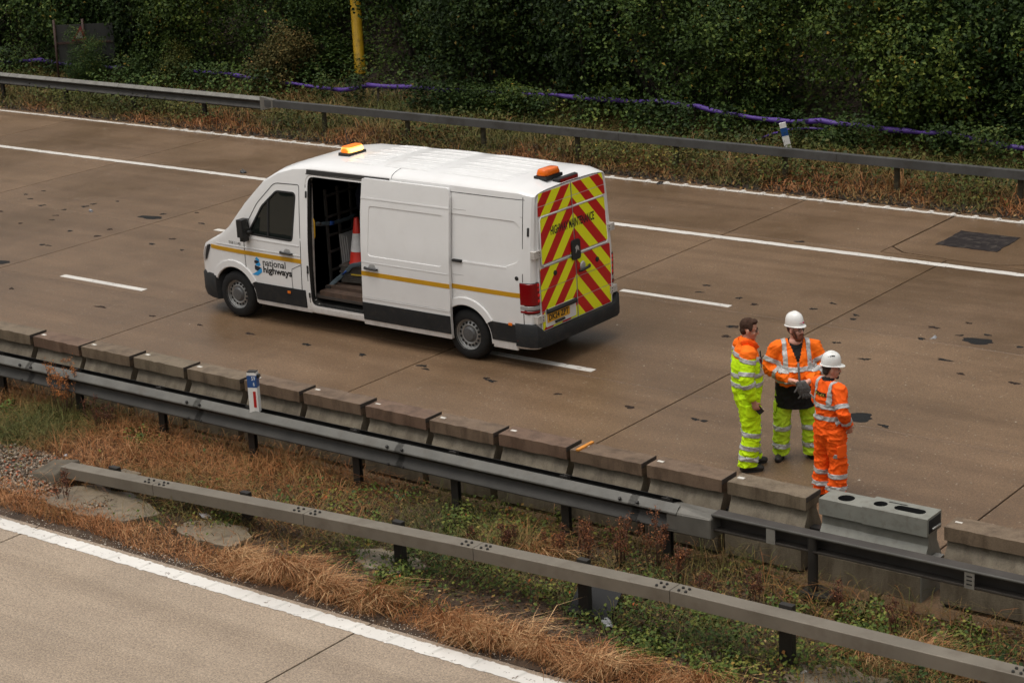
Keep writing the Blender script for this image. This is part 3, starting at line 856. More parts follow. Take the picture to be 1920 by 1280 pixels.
A = [bm.verts.new((-31.9+22, y, z)) for y, z in ((-0.09, 0.45), (-0.09, 0.76), (0.0, 0.76), (0.0, 0.45))]; B = [bm.verts.new((-31.45+22, y, z)) for y, z in ((-0.148, 0.545), (-0.148, 0.715), (0.005, 0.715), (0.005, 0.545))]
bm.faces.new(A); bm.faces.new(B)
for k in range(4): bm.faces.new((A[k], A[(k+1) % 4], B[(k+1) % 4], B[k]))
bmesh.ops.recalc_face_normals(bm, faces=bm.faces[:]); obj("transition_piece", bm, MAT_FARRAIL, farb)

# yellow column, road sign, purple pipe, white marker on the bank
MAT_YEL = M("yellow_paint", (0.50, 0.30, 0.014), 0.45, var=0.1, scale=3, dirt=(0.10, 0.06, 0.015), dirt_amt=0.5)
t = empty("yellow_column", (-32.6, 36.5, 0.55), 0, "tall yellow steel column rising out of the hedge above the van", "column")
bm = bmesh.new(); lathe(bm, [(0.145, -0.3), (0.14, 0.35), (0.132, 0.36), (0.125, 3.0), (0.12, 9.0)], 'z', 20); obj("shaft", bm, MAT_YEL, t, 40)
bm = bmesh.new(); lathe(bm, [(0.16, -0.02), (0.16, 0.05), (0.145, 0.06)], 'z', 20); obj("collar", bm, MAT_YEL, t, 40)

MAT_SIGNBACK = M("grey_sign_back", (0.026, 0.027, 0.025), 0.5, var=0.1)
MAT_RUSTPOST = M("rusty_post", (0.045, 0.022, 0.015), 0.7, var=0.3)
sg = empty("road_sign", (-40.15, 34.4, 0.12), 0.62, "dark grey sign back on two rusty posts in the hedge at upper left", "road sign")
obj("panel", bbox(-0.66, 0.80, 0.05, 0.075, 0.62, 1.58, 0.03), MAT_SIGNBACK, sg)
for x in (-0.72, 0.02):
    bm = bmesh.new(); tube(bm, [(x, 0, -0.1), (x+0.03, 0, 1.72)], 0.032); obj("post", bm, MAT_RUSTPOST, sg)
bm = bmesh.new(); box(bm, -0.7, 0.78, 0.02, 0.05, 1.09, 1.14); obj("crossbar", bm, MAT_RUSTPOST, sg)
bm = bmesh.new(); prism(bm, [(-0.28, 1.16), (0.12, 1.20), (0.0, 1.56)], 'y', -0.05, -0.04); tri = obj("warning_triangle", bm, M("dull_red_sign", (0.16, 0.02, 0.02), 0.5), sg)
bm = bmesh.new(); prism(bm, [(-0.17, 1.22), (0.05, 1.24), (-0.02, 1.43)], 'y', -0.056, -0.051); obj("triangle_face", bm, M("dull_white_sign", (0.30, 0.25, 0.24), 0.5), tri)

MAT_PURPLE = M("purple_wrap", (0.075, 0.034, 0.22), 0.5, var=0.2, scale=4)
PIPE = [(-48.07,.33),(-44.56,.37),(-42.87,.52),(-41.18,.45),(-38.24,.57),(-35.77,.57),(-34.86,.51),(-33.62,.47),(-32.08,.41),(-31.22,.58),(-29.92,.63),(-27.89,.65),(-25.82,.72),(-24.2,.71),(-23.05,.77),(-22.13,.72),(-21.23,.62),(-20.23,.57),(-19.26,.64),(-18.43,.61),(-17.4,.58),(-16.5,.61),(-15.74,.51),(-14.99,.44),(-13.64,.34),(-11,.45),(-8,.4)]
PIPE = [(x*0.9872, 8.369+(z-8.369)*0.9872) for x, z in PIPE]
t = empty("purple_pipe", (-27, 34.75, 0.2), 0, "purple wrapped pipe strung along thin posts in front of the hedge", "pipe")
bm = bmesh.new(); pts = []; rad = []
for i, (x, z) in enumerate(PIPE):
    if i:
        px, pz = PIPE[i-1]; m = 3
        for k in range(1, m):
            u = k/m; pts.append((px+(x-px)*u+27, 0.02*math.sin(px*3+u), pz+(z-pz)*u-0.2-0.02*math.sin(PI*u))); rad.append(0.036+0.026*random.random())
    pts.append((x+27, 0, z-0.2)); rad.append(0.032+0.030*random.random())
tube(bm, pts, rad, 8); obj("wrapped_pipe", bm, MAT_PURPLE, t)
for x, h in ((-22.46, .60), (-22.0, .56), (-15.85, .50), (-33.5, .45), (-30.6, .45), (-27.2, .55), (-24.9, .55), (-19.3, .55)):
    bm = bmesh.new(); tube(bm, [(x+27, 0.06, -0.3), (x+27+0.02, 0.06, h)], [0.035, 0.03], 6); obj("stake", bm, M("weathered_stake", (0.06, 0.045, 0.03), 0.9, var=0.3) if x == -22.46 else bpy.data.materials["weathered_stake"], t)
bm = bmesh.new(); tube(bm, [(x+27, y, z) for x, y, z in ((-21.2, -0.5, -0.2), (-20.8, -0.3, -0.08), (-20.45, -0.15, .05), (-20.1, -0.12, .2), (-19.65, -0.1, .34), (-19.3, -0.05, .38), (-18.9, 0, .38))], 0.026, 6)
obj("branch_hose", bm, MAT_PURPLE, t)
t = empty("marker_post", (-19.28, 33.95, 0.22), -0.1, "leaning white marker post with blue band on the far verge behind the workers", "marker post")
t.rotation_euler = (0, -0.22, 0.5)
obj("board", bbox(-0.065, 0.065, -0.03, 0.03, -0.15, 0.62, 0.01), MAT_WHITE, t)
obj("blue_band", bbox(-0.067, 0.067, -0.032, 0.032, 0.36, 0.52, 0.006), MAT_BLUE, t)
# ------------------------------------------------------------------ the van (local axes: x 0 = nose .. 6.8 = rear, y < 0 = near side, z up)
VX, VY = -22.50, 21.83
MAT_VAN = M("white_van_paint", (0.77, 0.77, 0.765), 0.32, var=0.025, scale=2.0, dirt=(0.45, 0.41, 0.36), dirt_amt=0.08, coat=0.3)
def spray(m):
    """road spray on the lower panels, a film with an uneven upper edge"""
    nt = m.node_tree; b = nt.nodes["Principled BSDF"]; old = b.inputs["Base Color"].links[0].from_socket
    v = coords(nt); sp = N(nt, "ShaderNodeSeparateXYZ"); nt.links.new(v, sp.inputs[0])
    n = noisef(nt, coords(nt, (3.0, 3.0, 1.2)), 2.5, 6.0, 0.7)
    h = N(nt, "ShaderNodeMath", operation='MULTIPLY_ADD'); nt.links.new(n, h.inputs[0]); h.inputs[1].default_value = 1.1; nt.links.new(sp.outputs[2], h.inputs[2])
    f = ramp(nt, h.outputs[0], [(0.62, 0.42), (1.15, 0.12), (1.0, 0.0)]) if False else ramp(nt, h.outputs[0], [(0.70, 0.38), (0.95, 0.12), (1.0, 0.09)])
    nt.links.new(mixc(nt, f, old, (0.30, 0.25, 0.19)), b.inputs["Base Color"])
spray(MAT_VAN)
MAT_VAN_IN = M("dark_load_lining", (0.022, 0.020, 0.018), 0.8, var=0.4, scale=5)
MAT_CLAD = M("dark_grey_cladding", (0.017, 0.018, 0.019), 0.65, spec=0.25, var=0.15, scale=4, dirt=(0.08, 0.065, 0.05), dirt_amt=0.25)
MAT_AMBER = M("amber_stripe", (0.52, 0.27, 0.010), 0.4, var=0.06)
MAT_SEAL = M("black_rubber", (0.012, 0.012, 0.012), 0.6)
MAT_SILVER = M("silver_trim", (0.50, 0.50, 0.49), 0.4, 0.5, var=0.08)
MAT_DIRTYWHITE = M("grubby_white_frame", (0.50, 0.47, 0.43), 0.5, var=0.2, scale=7, dirt=(0.12, 0.10, 0.08), dirt_amt=0.7)
def glass_mat(name, c, tr=0.75, rough=0.03):
    m, nt, b = nodes(name)
    b.inputs["Base Color"].default_value = rgba(c); b.inputs["Roughness"].default_value = rough
    b.inputs["Transmission Weight"].default_value = tr; b.inputs["IOR"].default_value = 1.45
    return m
MAT_GLASS = glass_mat("tinted_glass", (0.012, 0.016, 0.014), 0.25)
MAT_LENS_RED = glass_mat("red_lamp_lens", (0.27, 0.004, 0.007), 0.25, 0.12)
MAT_LENS_CLEAR = glass_mat("clear_lamp_lens", (0.45, 0.43, 0.42), 0.3, 0.12)

XP = [0.04, 0.08, 0.15, 0.35, 0.70, 1.2, 2.0, 6.35, 6.55, 6.66, 6.71]
WP = [0.60, 0.69, 0.79, 0.905, 0.965, 0.99, 1.0, 1.0, 0.985, 0.955, 0.90]
ZP = [0.28, 0.34, 0.6, 1.15, 1.42, 2.0, 2.3, 2.45]
HP = [0.97, 0.985, 1.0, 1.0, 0.985, 0.925, 0.885, 0.862]
ZE_X = [0.04, 0.09, 0.17, 0.32, 0.80, 1.00, 1.35, 1.75, 2.05, 2.35, 2.7, 6.45, 6.71]
ZE_Z = [0.58, 0.76, 0.90, 1.04, 1.24, 1.37, 1.76, 2.13, 2.29, 2.37, 2.40, 2.40, 2.37]
ZC_Z = [0.62, 0.82, 0.97, 1.12, 1.33, 1.47, 1.86, 2.24, 2.40, 2.49, 2.54, 2.535, 2.46]
def nx(x): return x if x > 0.9 else 0.9-(0.9-x)*0.895
XP = [nx(x) for x in XP]; ZE_X = [nx(x) for x in ZE_X]
def hw(x, z): return 1.02 * float(np.interp(x, XP, WP)) * float(np.interp(z, ZP, HP))
def ze(x): return float(np.interp(x, ZE_X, ZE_Z))
def zc(x): return float(np.interp(x, ZE_X, ZC_Z)) + (0.03*math.sin(PI*min(1, max(0, (x-2.7)/3.8))) if x > 2.7 else 0)
NEXP = 2.9
def zroof(x, y):
    h = hw(x, ze(x)); u = min(1, abs(y)/h)
    return ze(x) + (zc(x)-ze(x)) * (1-u**NEXP)**(1/NEXP)
def xrear(z): return 6.735 - 0.045*max(0.0, (z-1.25)/1.2)

van = empty("works_van", (VX, VY, 0), 0, "white high roof works van, side door open, red and yellow chevrons on its rear", "van")

# shell
st = sorted(set([nx(q) for q in (0.04, 0.06, 0.08, 0.11, 0.15, 0.22, 0.35, 0.5, 0.7, 0.8)] + [0.9, 1.0, 1.15, 1.35, 1.55, 1.75, 1.9, 2.05, 2.2, 2.35, 2.5, 2.7] + [2.7+0.25*k for k in range(1, 15)] + [6.35, 6.45, 6.55, 6.6, 6.66, 6.69, 6.71]))
bm = bmesh.new(); rings = []
TS = [0, .02, .06, .12, .2, .28, .36, .44, .52, .6, .68, .76, .84, .92, 1.0]
AN = [0.14, 0.3, 0.5, 0.75, 1.0, 1.25, PI/2]
for x in st:
    e = ze(x); c = zc(x); half = []
    for t in TS:
        z = 0.30 + (e-0.30)*t
        half.append((-hw(x, z), z))
    h = hw(x, e)
    for a in AN:
        half.append((-h*math.cos(a)**(2/NEXP) if a < PI/2 else 0.0, e + (c-e)*math.sin(a)**(2/NEXP)))
    full = half + [(-y, z) for y, z in half[-2::-1]]
    xx = lambda z: x
    rings.append([bm.verts.new((x if x < 6.70 else xrear(z)-0.03, y, z)) for y, z in full])
m = len(rings[0])
for a, b in zip(rings[:-1], rings[1:]):
    for k in range(m): bm.faces.new((a[k], b[k], b[(k+1) % m], a[(k+1) % m]))
bm.faces.new(rings[0]); bm.faces.new(rings[-1][::-1])
bmesh.ops.recalc_face_normals(bm, faces=bm.faces[:])
shell = obj("body", bm, [MAT_VAN, MAT_VAN_IN], van)
VM = [MAT_VAN, MAT_VAN_IN]
def cutter(bm): return obj("cutter", bm, VM, van)
def loft_cut(secs, mi=1):
    """sections: list of (x, [(y,z)...])"""
    bm = bmesh.new(); R = [[bm.verts.new((x, y, z)) for y, z in q] for x, q in secs]
    n = len(R[0])
    for a, b in zip(R[:-1], R[1:]):
        for k in range(n): bm.faces.new((a[k], b[k], b[(k+1) % n], a[(k+1) % n]))
    bm.faces.new(R[0]); bm.faces.new(R[-1])
    for f in bm.faces: f.material_index = mi
    bmesh.ops.recalc_face_normals(bm, faces=bm.faces[:])
    return cutter(bm)
hold = [(-0.93, 0.52), (0.93, 0.52), (0.93, 1.3), (0.80, 2.33), (-0.80, 2.33), (-0.93, 1.3)]
cut(shell, loft_cut([(2.56, hold), (6.60, hold)]))
cabq = lambda zt, w: [(-0.93, 0.62), (0.93, 0.62), (0.93, min(zt, 1.25)), (w, zt), (-w, zt), (-0.93, min(zt, 1.25))]
cut(shell, loft_cut([(1.05, cabq(1.30, 0.90)), (1.80, cabq(1.98, 0.82)), (2.1, cabq(2.2, 0.80)), (2.46, cabq(2.26, 0.80))]))
bm = bmesh.new(); prism(bm, rrect(2.645, 0.41, 3.98, 2.325, 0.11), 'y', -1.3, -0.5, 1); cut(shell, cutter(bm))
WX = (1.07, 5.55)
for wx in WX:
    for s in (-1, 1):
        bm = bmesh.new(); lathe(bm, [(0.435, -1.3*1), (0.435, -0.60)] if s < 0 else [(0.435, 0.60), (0.435, 1.3)], 'y', 40, (wx, 0, 0.365), 1); cut(shell, cutter(bm))
WIN = rpoly([(1.43, 1.36), (2.335, 1.345), (2.405, 2.06), (2.02, 2.055), (1.72, 1.80)], [.05, .07, .06, .12, .25])
bm = bmesh.new(); prism(bm, WIN, 'y', -1.3, -0.7, 1); cut(shell, cutter(bm))
bm = bmesh.new(); prism(bm, WIN, 'y', 0.7, 1.3, 1); cut(shell, cutter(bm))

def skin_panel(poly, off, th, side=-1, dx=0.22, dz=0.12, draft=0.0, mi=0, bev=0.0):
    """bmesh of a panel that follows the body side; poly in (x, z)"""
    bm = bmesh.new()
    f = bm.faces.new([bm.verts.new((p[0], 0, p[1])) for p in poly])
    xs = [p[0] for p in poly]; zs = [p[1] for p in poly]
    for x in np.arange(math.floor(min(xs)/dx)*dx, max(xs), dx):
        if x > min(xs)+0.01: bmesh.ops.bisect_plane(bm, geom=bm.verts[:]+bm.edges[:]+bm.faces[:], plane_co=(x, 0, 0), plane_no=(1, 0, 0))
    for z in np.arange(math.floor(min(zs)/dz)*dz, max(zs), dz):
        if z > min(zs)+0.01: bmesh.ops.bisect_plane(bm, geom=bm.verts[:]+bm.edges[:]+bm.faces[:], plane_co=(0, 0, z), plane_no=(0, 0, 1))
    front = bm.verts[:]
    if th:
        r = bmesh.ops.extrude_face_region(bm, geom=bm.faces[:])
        back = [e for e in r['geom'] if isinstance(e, bmesh.types.BMVert)]
        bs = set(back)
    else: back = []; bs = set()
    cx, cz = (min(xs)+max(xs))/2, (min(zs)+max(zs))/2; wx, wz = (max(xs)-min(xs))/2, (max(zs)-min(zs))/2
    for v in front:
        v.co.y = side*(hw(v.co.x, v.co.z)+off)
    for v in back:
        if draft:
            v.co.x = cx + (v.co.x-cx)*(1-draft/wx); v.co.z = cz + (v.co.z-cz)*(1-draft/wz)
        v.co.y = side*(hw(v.co.x, v.co.z)+off-th)
    for g in bm.faces: g.material_index = mi; g.smooth = True
    bmesh.ops.recalc_face_normals(bm, faces=bm.faces[:])
    if bev:
        es = [e for e in bm.edges if len(e.link_faces) == 2 and e.calc_face_angle(0) > 0.9]
        bmesh.ops.bevel(bm, geom=es, offset=bev, segments=2, affect='EDGES', clamp_overlap=True)
    return bm
# pressed blank in the rear quarter, near and far side
for s in (-1, 1):
    bm = skin_panel(rpoly([(4.9, 1.40), (6.25, 1.40), (6.50, 1.50), (6.53, 2.0), (6.42, 2.08), (4.9, 2.08)], [.05, .12, .1, .08, .06, .05]), 0.04, 0.049, s, draft=0.022)
    cut(shell, cutter(bm))
bm = skin_panel(rrect(2.8, 1.38, 4.7, 2.06, .07), 0.04, 0.049, 1, draft=0.022); cut(shell, cutter(bm))
smooth_angle(shell.data, 28)

def side(name, poly, off, th, m, parent=van, sd=-1, **k):
    return obj(name, skin_panel(poly, off, th, sd, **k), m, parent, 35)

# sliding door, slid back
DOOR = [(3.70, 0.285), (5.32, 0.285), (5.345, 1.1), (5.33, 2.28), (5.30, 2.41), (3.735, 2.41), (3.72, 1.9), (3.735, 1.2)]
dbm = skin_panel(rpoly(DOOR, [.02, .02, .3, .1, .04, .03, .3, .3]), 0.062, 0.05, bev=0.009)
door = obj("sliding_door", dbm, VM, van)
bm = skin_panel(rpoly([(3.84, 1.30), (5.23, 1.30), (5.25, 2.05), (3.86, 2.05)], .06), 0.10, 0.046, draft=0.02)
cut(door, cutter(bm)); smooth_angle(door.data, 28)
side("door_cladding", [(3.712, 0.362), (5.322, 0.362), (5.327, 0.625), (3.712, 0.625)], 0.074, 0.013, MAT_CLAD, door, bev=.004)
side("door_stripe", [(3.727, 1.022), (5.343, 1.022), (5.343, 1.087), (3.729, 1.087)], 0.0645, 0.002, MAT_AMBER, door)
side("crease", [(3.735, 1.215), (5.335, 1.215), (5.335, 1.232), (3.735, 1.232)], 0.066, 0.004, MAT_VAN, door, bev=.002)
side("crease", [(3.725, 2.125), (5.33, 2.125), (5.33, 2.15), (3.725, 2.15)], 0.067, 0.005, MAT_VAN, door, bev=.0025)
side("crease", [(3.715, 0.68), (5.33, 0.68), (5.33, 0.705), (3.715, 0.705)], 0.067, 0.005, MAT_VAN, door, bev=.0025)
def handle(x, z, off, parent):
    h = obj("handle_recess", skin_panel(rpoly([(x-0.07, z-0.01), (x+0.09, z-0.01), (x+0.06, z+0.05), (x-0.03, z+0.05)], .03), off+0.002, 0.001), MAT_SILVER, parent, 35)
    bm = bmesh.new(); y = -(hw(x, z)+off+0.03)
    tube(bm, [(x-0.115, y+0.022, z-0.005), (x-0.10, y, z-0.008), (x+0.10, y, z-0.012), (x+0.125, y+0.022, z-0.012)], [(.02, .016), (.021, .016), (.021, .016), (.016, .014)], 8)
    return obj("door_handle", bm, MAT_SEAL, parent)
handle(3.92, 1.15, 0.062, door)

# cab door: gap strip, window and its seals, mirror, handle, lettering
def strip(pts, w, off=0.0025, th=0.006, m=MAT_SEAL, name="door_gap_strip", parent=van, closed=False):
    bm = bmesh.new()
    P = [Vector((p[0], p[1])) for p in pts]
    vs = []
    for i, p in enumerate(P):
        a = P[i-1] if i else (P[-1] if closed else p); b = P[i+1] if i < len(P)-1 else (P[0] if closed else p)
        t = (b-a).normalized(); n = Vector((-t.y, t.x))
        q = [p+n*w/2, p-n*w/2]
        vs.append([bm.verts.new((c.x, -(hw(c.x, c.y)+off), c.y)) for c in q] + [bm.verts.new((c.x, -(hw(c.x, c.y)+off-th), c.y)) for c in q[::-1]])
    n = len(vs)
    for i in range(n if closed else n-1):
        a, b = vs[i], vs[(i+1) % n]
        for k in range(4): bm.faces.new((a[k], b[k], b[(k+1) % 4], a[(k+1) % 4]))
    bmesh.ops.recalc_face_normals(bm, faces=bm.faces[:])
    return obj(name, bm, m, parent)
def dens(pts, n=8):
    out = []
    for a, b in zip(pts[:-1], pts[1:]):
        for t in np.linspace(0, 1, n, endpoint=False): out.append((a[0]+(b[0]-a[0])*t, a[1]+(b[1]-a[1])*t))
    return out + [pts[-1]]
cabdoor = side("front_door", WIN, -0.004, 0.0, MAT_SEAL) if False else empty("front_door"); cabdoor.parent = van
MAT_GAP = M("panel_gap", (0.03, 0.03, 0.03), 0.8)
outl = rpoly([(1.345, 0.66), (1.335, 1.40), (1.62, 1.83), (1.98, 2.17), (2.475, 2.185), (2.50, 1.25), (2.475, 0.64), (2.46, 0.36), (1.52, 0.36), (1.50, 0.52)], [.05, .05, .4, .2, .04, .1, .05, .02, .02, .1], 5)
strip(dens(outl + outl[:1], 3), 0.011, m=MAT_GAP, parent=cabdoor)  # dark strip painted for the shade in the door's panel gap
strip(dens([(2.30, 0.36), (2.285, 0.75), (2.30, 0.92), (2.48, 1.0)], 5), 0.008, m=MAT_GAP, name="fuel_flap_seam", parent=van)
g = side("window", WIN, -0.012, 0.006, MAT_GLASS, cabdoor)
strip(dens(WIN + WIN[:1], 2), 0.026, off=0.003, th=0.016, name="window_seal", parent=cabdoor)
strip([(1.845, 1.36), (1.85, 1.9)], 0.03, off=0.001, th=0.012, name="window_bar", parent=cabdoor)
g2 = side("window", WIN, -0.012, 0.006, MAT_GLASS, van, 1)
side("belt_crease", [(1.36, 1.285), (2.47, 1.275), (2.47, 1.295), (1.36, 1.305)], 0.006, 0.006, MAT_VAN, cabdoor, bev=.003)
side("swage_crease", [(0.72, 1.13), (2.49, 1.13), (2.49, 1.146), (0.72, 1.146)], 0.005, 0.005, MAT_VAN, cabdoor, bev=.002)
handle(2.215, 1.165, 0.0, cabdoor)
bm = bmesh.new()     # mirror: arm, tall housing with lower small lens
x, z = 1.47, 1.40
y = -hw(x, z)
tube(bm, [(x+0.02, y+0.02, z-0.02), (x-0.02, y-0.06, z+0.0)], [(.05, .04), (.045, .035)], 8)
mir = obj("mirror", bm, MAT_SEAL, van)
bm = bmesh.new(); box(bm, x-0.10, x+0.01, y-0.17, y-0.015, z-0.07, z+0.20); bevel_all(bm, 0.045, 3); obj("mirror_housing", bm, MAT_SEAL, mir, 40)
bm = bmesh.new(); box(bm, x+0.006, x+0.014, y-0.15, y-0.04, z+0.03, z+0.19); obj("mirror_glass", bm, M("mirror_glass", (0.35, 0.36, 0.36), 0.08, 0.9), mir)
bm = bmesh.new(); box(bm, x-0.09, x+0.0, y-0.13, y-0.03, z-0.14, z-0.05); bevel_all(bm, .03, 2); obj("mirror_foot", bm, MAT_SEAL, mir, 40)
def side_text(s, x, z, w, h, name, bold=0.0, off=0.003, shear=0.0, m=MAT_SEAL, parent=cabdoor):
    bm = text_bm(s, w, h, bold)
    for v in bm.verts:
        px, pz = x+v.co.x, z+v.co.y
        v.co = Vector((px, -(hw(px, pz)+off), pz))
    return obj(name, bm, m, parent)
side_text("national", 1.705, 0.905, 0.47, 0.105, "lettering", 0.012)
side_text("highways", 1.705, 0.765, 0.59, 0.135, "lettering", 0.034)
side_text("TGE 3.140", 1.00, 1.165, 0.26, 0.04, "small_lettering", 0.02, m=M("grey_lettering", (0.16, 0.16, 0.16), 0.5))
MAT_LB = M("light_blue_logo", (0.02, 0.30, 0.66), 0.4, var=0.04); MAT_NV = M("navy_logo", (0.010, 0.018, 0.035), 0.4, var=0.04)
for poly, mt in (([(1.545, 0.985), (1.585, 1.02), (1.635, 0.985), (1.63, 0.955), (1.59, 0.965)], MAT_LB), ([(1.53, 0.965), (1.585, 0.968), (1.632, 0.95), (1.58, 0.915), (1.53, 0.925)], MAT_NV),
                 ([(1.55, 0.905), (1.635, 0.95), (1.655, 0.905), (1.62, 0.88), (1.54, 0.892)], MAT_LB), ([(1.532, 0.885), (1.62, 0.872), (1.665, 0.862), (1.585, 0.805), (1.532, 0.822)], MAT_NV),
                 ([(1.46, 0.735), (1.585, 0.735), (1.68, 0.80), (1.668, 0.86), (1.58, 0.80)], MAT_LB)):
    side("emblem", poly, 0.0035, 0.001, mt, cabdoor)

# amber stripe, cladding, sills, arches
side("stripe", [(0.57, 1.035), (0.57, 1.095), (2.50, 1.09), (2.50, 1.025)], 0.0045, 0.003, MAT_AMBER, dx=0.05)
side("stripe", [(5.30, 1.022), (6.555, 1.022), (6.555, 1.087), (5.30, 1.087)], 0.0028, 0.002, MAT_AMBER)
def arch_clip(x0, x1, z0, z1, wx, r=0.452):
    """rectangle with the wheel arch bitten out"""
    pts = []
    zc_ = 0.365
    if wx < x0:      # arch eats the front lower corner
        for z in np.linspace(z0, z1, 7): pts.append((max(x0, wx+math.sqrt(max(0, r*r-(z-zc_)**2))), z))
        return pts + [(x1, z1), (x1, z0)]
    for z in np.linspace(z1, z0, 7): pts.append((min(x1, wx-math.sqrt(max(0, r*r-(z-zc_)**2))), z))
    return [(x0, z0), (x0, z1)] + pts
side("cladding", arch_clip(1.4, 2.545, 0.355, 0.625, WX[0]), 0.013, 0.018, MAT_CLAD, bev=.004)
side("cladding", arch_clip(5.9, 6.54, 0.375, 0.635, WX[1]), 0.013, 0.018, MAT_CLAD, bev=.004)
side("sill", arch_clip(1.35, 2.62, 0.285, 0.352, WX[0], .46), 0.004, 0.02, MAT_VAN, bev=.004)
side("sill", arch_clip(5.9, 6.42, 0.26, 0.372, WX[1], .46), 0.004, 0.03, MAT_VAN, bev=.006)
side("sill_step", [(2.62, 0.285), (3.72, 0.285), (3.72, 0.40), (2.62, 0.40)], -0.01, 0.03, MAT_DIRTYWHITE, bev=.006)
def arch_lip(wx, a0, a1, r0, r1, off, m, n=22):
    pts = [(wx+r1*math.cos(a), 0.365+r1*math.sin(a)) for a in np.linspace(a0, a1, n)]
    pts += [(wx+r0*math.cos(a), 0.365+r0*math.sin(a)) for a in np.linspace(a1, a0, n)]
    return side("wheel_arch", pts, off, 0.03, m, bev=.008, dx=3, dz=3)
arch_lip(WX[0], math.radians(30), math.radians(152), 0.438, 0.545, 0.020, MAT_VAN)
arch_lip(WX[1], math.radians(30), math.radians(150), 0.438, 0.55, 0.020, MAT_VAN)
for a, b, z in ((2.19, 2.25, .56), (6.31, 6.37, .64)):
    side("side_marker", rrect(a, z-.018, b, z+.018, .006), 0.022, 0.012, M("side_marker_orange", (0.75, 0.17, 0.01), 0.3))
side("roof_seam", [(2.6, 2.352), (6.56, 2.352), (6.56, 2.36), (2.6, 2.36)], 0.002, 0.002, MAT_GAP)
strip([(6.555, 0.64), (6.555, 1.3), (6.545, 2.0), (6.535, 2.39)], 0.010, m=MAT_GAP, name="rear_seam")
strip([(5.36, 2.125), (6.54, 2.125)], 0.006, m=M("soft_seam", (0.35, 0.34, 0.33), 0.7), name="swage_seam")
strip([(5.36, 1.225), (6.55, 1.225)], 0.006, m=bpy.data.materials["soft_seam"], name="swage_seam")
strip([(2.60, 2.20), (2.60, 0.9), (2.62, 0.45)], 0.012, m=MAT_GAP, name="pillar_seam")
side("door_rail", [(5.36, 1.405), (5.53, 1.405), (5.53, 1.44), (5.36, 1.44)], 0.03, 0.05, MAT_SEAL, bev=.008)
side("rail_slot", [(5.30, 1.40), (6.30, 1.405), (6.30, 1.428), (5.30, 1.428)], 0.003, 0.01, MAT_VAN, bev=.002)
bm = bmesh.new(); lathe(bm, [(0.032, -0.016), (0.03, 0.0), (0.02, 0.004)], 'y', 16); bmesh.ops.rotate(bm, verts=bm.verts, cent=(0, 0, 0), matrix=Matrix.Rotation(PI, 3, 'Z'))
bmesh.ops.translate(bm, verts=bm.verts, vec=(6.46, -hw(6.46, 1.29)-0.004, 1.29)); obj("lock_cap", bm, MAT_SEAL, van)

# frame of the side opening, upper door track, grab handle, bulkhead
opn = rrect(2.645, 0.41, 3.98, 2.325, 0.11, 6)
outer = rrect(2.598, 0.375, 4.05, 2.352, 0.14, 6)
bm = bmesh.new(); n = len(opn)
A = [bm.verts.new((p[0], -(hw(p[0], p[1])+0.004), p[1])) for p in outer]; B = [bm.verts.new((p[0], -(hw(p[0], p[1])-0.035), p[1])) for p in opn]; Cc = [bm.verts.new((p[0], -(hw(p[0], p[1])-0.10), p[1])) for p in opn]
for k in range(n):
    bm.faces.new((A[k], B[k], B[(k+1) % n], A[(k+1) % n])); bm.faces.new((B[k], Cc[k], Cc[(k+1) % n], B[(k+1) % n]))
bmesh.ops.recalc_face_normals(bm, faces=bm.faces[:]); obj("opening_frame", bm, MAT_DIRTYWHITE, van, 50)
strip(dens(opn + opn[:1], 1), 0.022, off=-0.028, th=0.02, name="opening_seal")
side("door_track", [(2.62, 2.362), (4.20, 2.372), (4.20, 2.432), (2.62, 2.422)], 0.006, 0.03, M("door_track_black", (0.02, 0.018, 0.017), 0.6))
for z, hgt in ((2.06, .05), (0.95, .06), (0.56, .04)):
    side("striker", rrect(2.605, z-hgt, 2.635, z+hgt, .012), 0.0085, 0.01, MAT_SEAL)
bm = bmesh.new(); tube(bm, [(2.585, -0.84, 1.66), (2.65, -0.85, 1.67), (2.66, -0.85, 1.64), (2.65, -0.85, 1.42), (2.64, -0.85, 1.39), (2.575, -0.84, 1.39)], 0.012, 8)
obj("grab_handle", bm, M("yellow_grab_handle", (0.62, 0.35, 0.02), 0.4), van)
bm = bmesh.new(); box(bm, 2.47, 2.56, -0.90, 0.90, 0.55, 2.28); obj("bulkhead", bm, MAT_VAN_IN, van)
# rack of bars on the bulkhead
MAT_RACK = M("dull_rack_steel", (0.060, 0.055, 0.050), 0.6, 0.3, var=0.2)
rk = empty("tool_rack"); rk.parent = van
for y in (-0.53, -0.26, 0.02, 0.40):
    bm = bmesh.new(); box(bm, 2.60, 2.63, y-0.02, y+0.02, 0.62, 2.05); obj("upright", bm, MAT_RACK, rk)
for z in (0.82, 1.10, 1.35, 1.63, 1.95):
    bm = bmesh.new(); box(bm, 2.605, 2.625, -0.55, 0.55, z-0.018, z+0.018); obj("rung", bm, MAT_RACK, rk)
bm = bmesh.new(); box(bm, 2.58, 6.58, -0.90, 0.90, 0.50, 0.535); obj("load_floor", bm, M("worn_load_floor", (0.045, 0.035, 0.028), 0.8, var=0.4, scale=8), van)
# seats and wheel in the cab
for y in (-0.48, 0.5):
    bm = bmesh.new(); box(bm, 2.05, 2.20, y-0.24, y+0.24, 0.95, 1.62); box(bm, 1.65, 2.1, y-0.24, y+0.24, 0.85, 1.02); box(bm, 2.08, 2.18, y-0.13, y+0.13, 1.66, 1.86); bevel_all(bm, .03, 2)
    obj("seat", bm, MAT_CLAD, van, 40)
bm = bmesh.new(); tube(bm, [(1.5+0.09*math.cos(a), 0.5+0.19*math.sin(a), 1.25+0.16*math.cos(a)) for a in np.linspace(0, 2*PI, 20)], 0.015, 6); obj("steering_wheel", bm, MAT_SEAL, van)

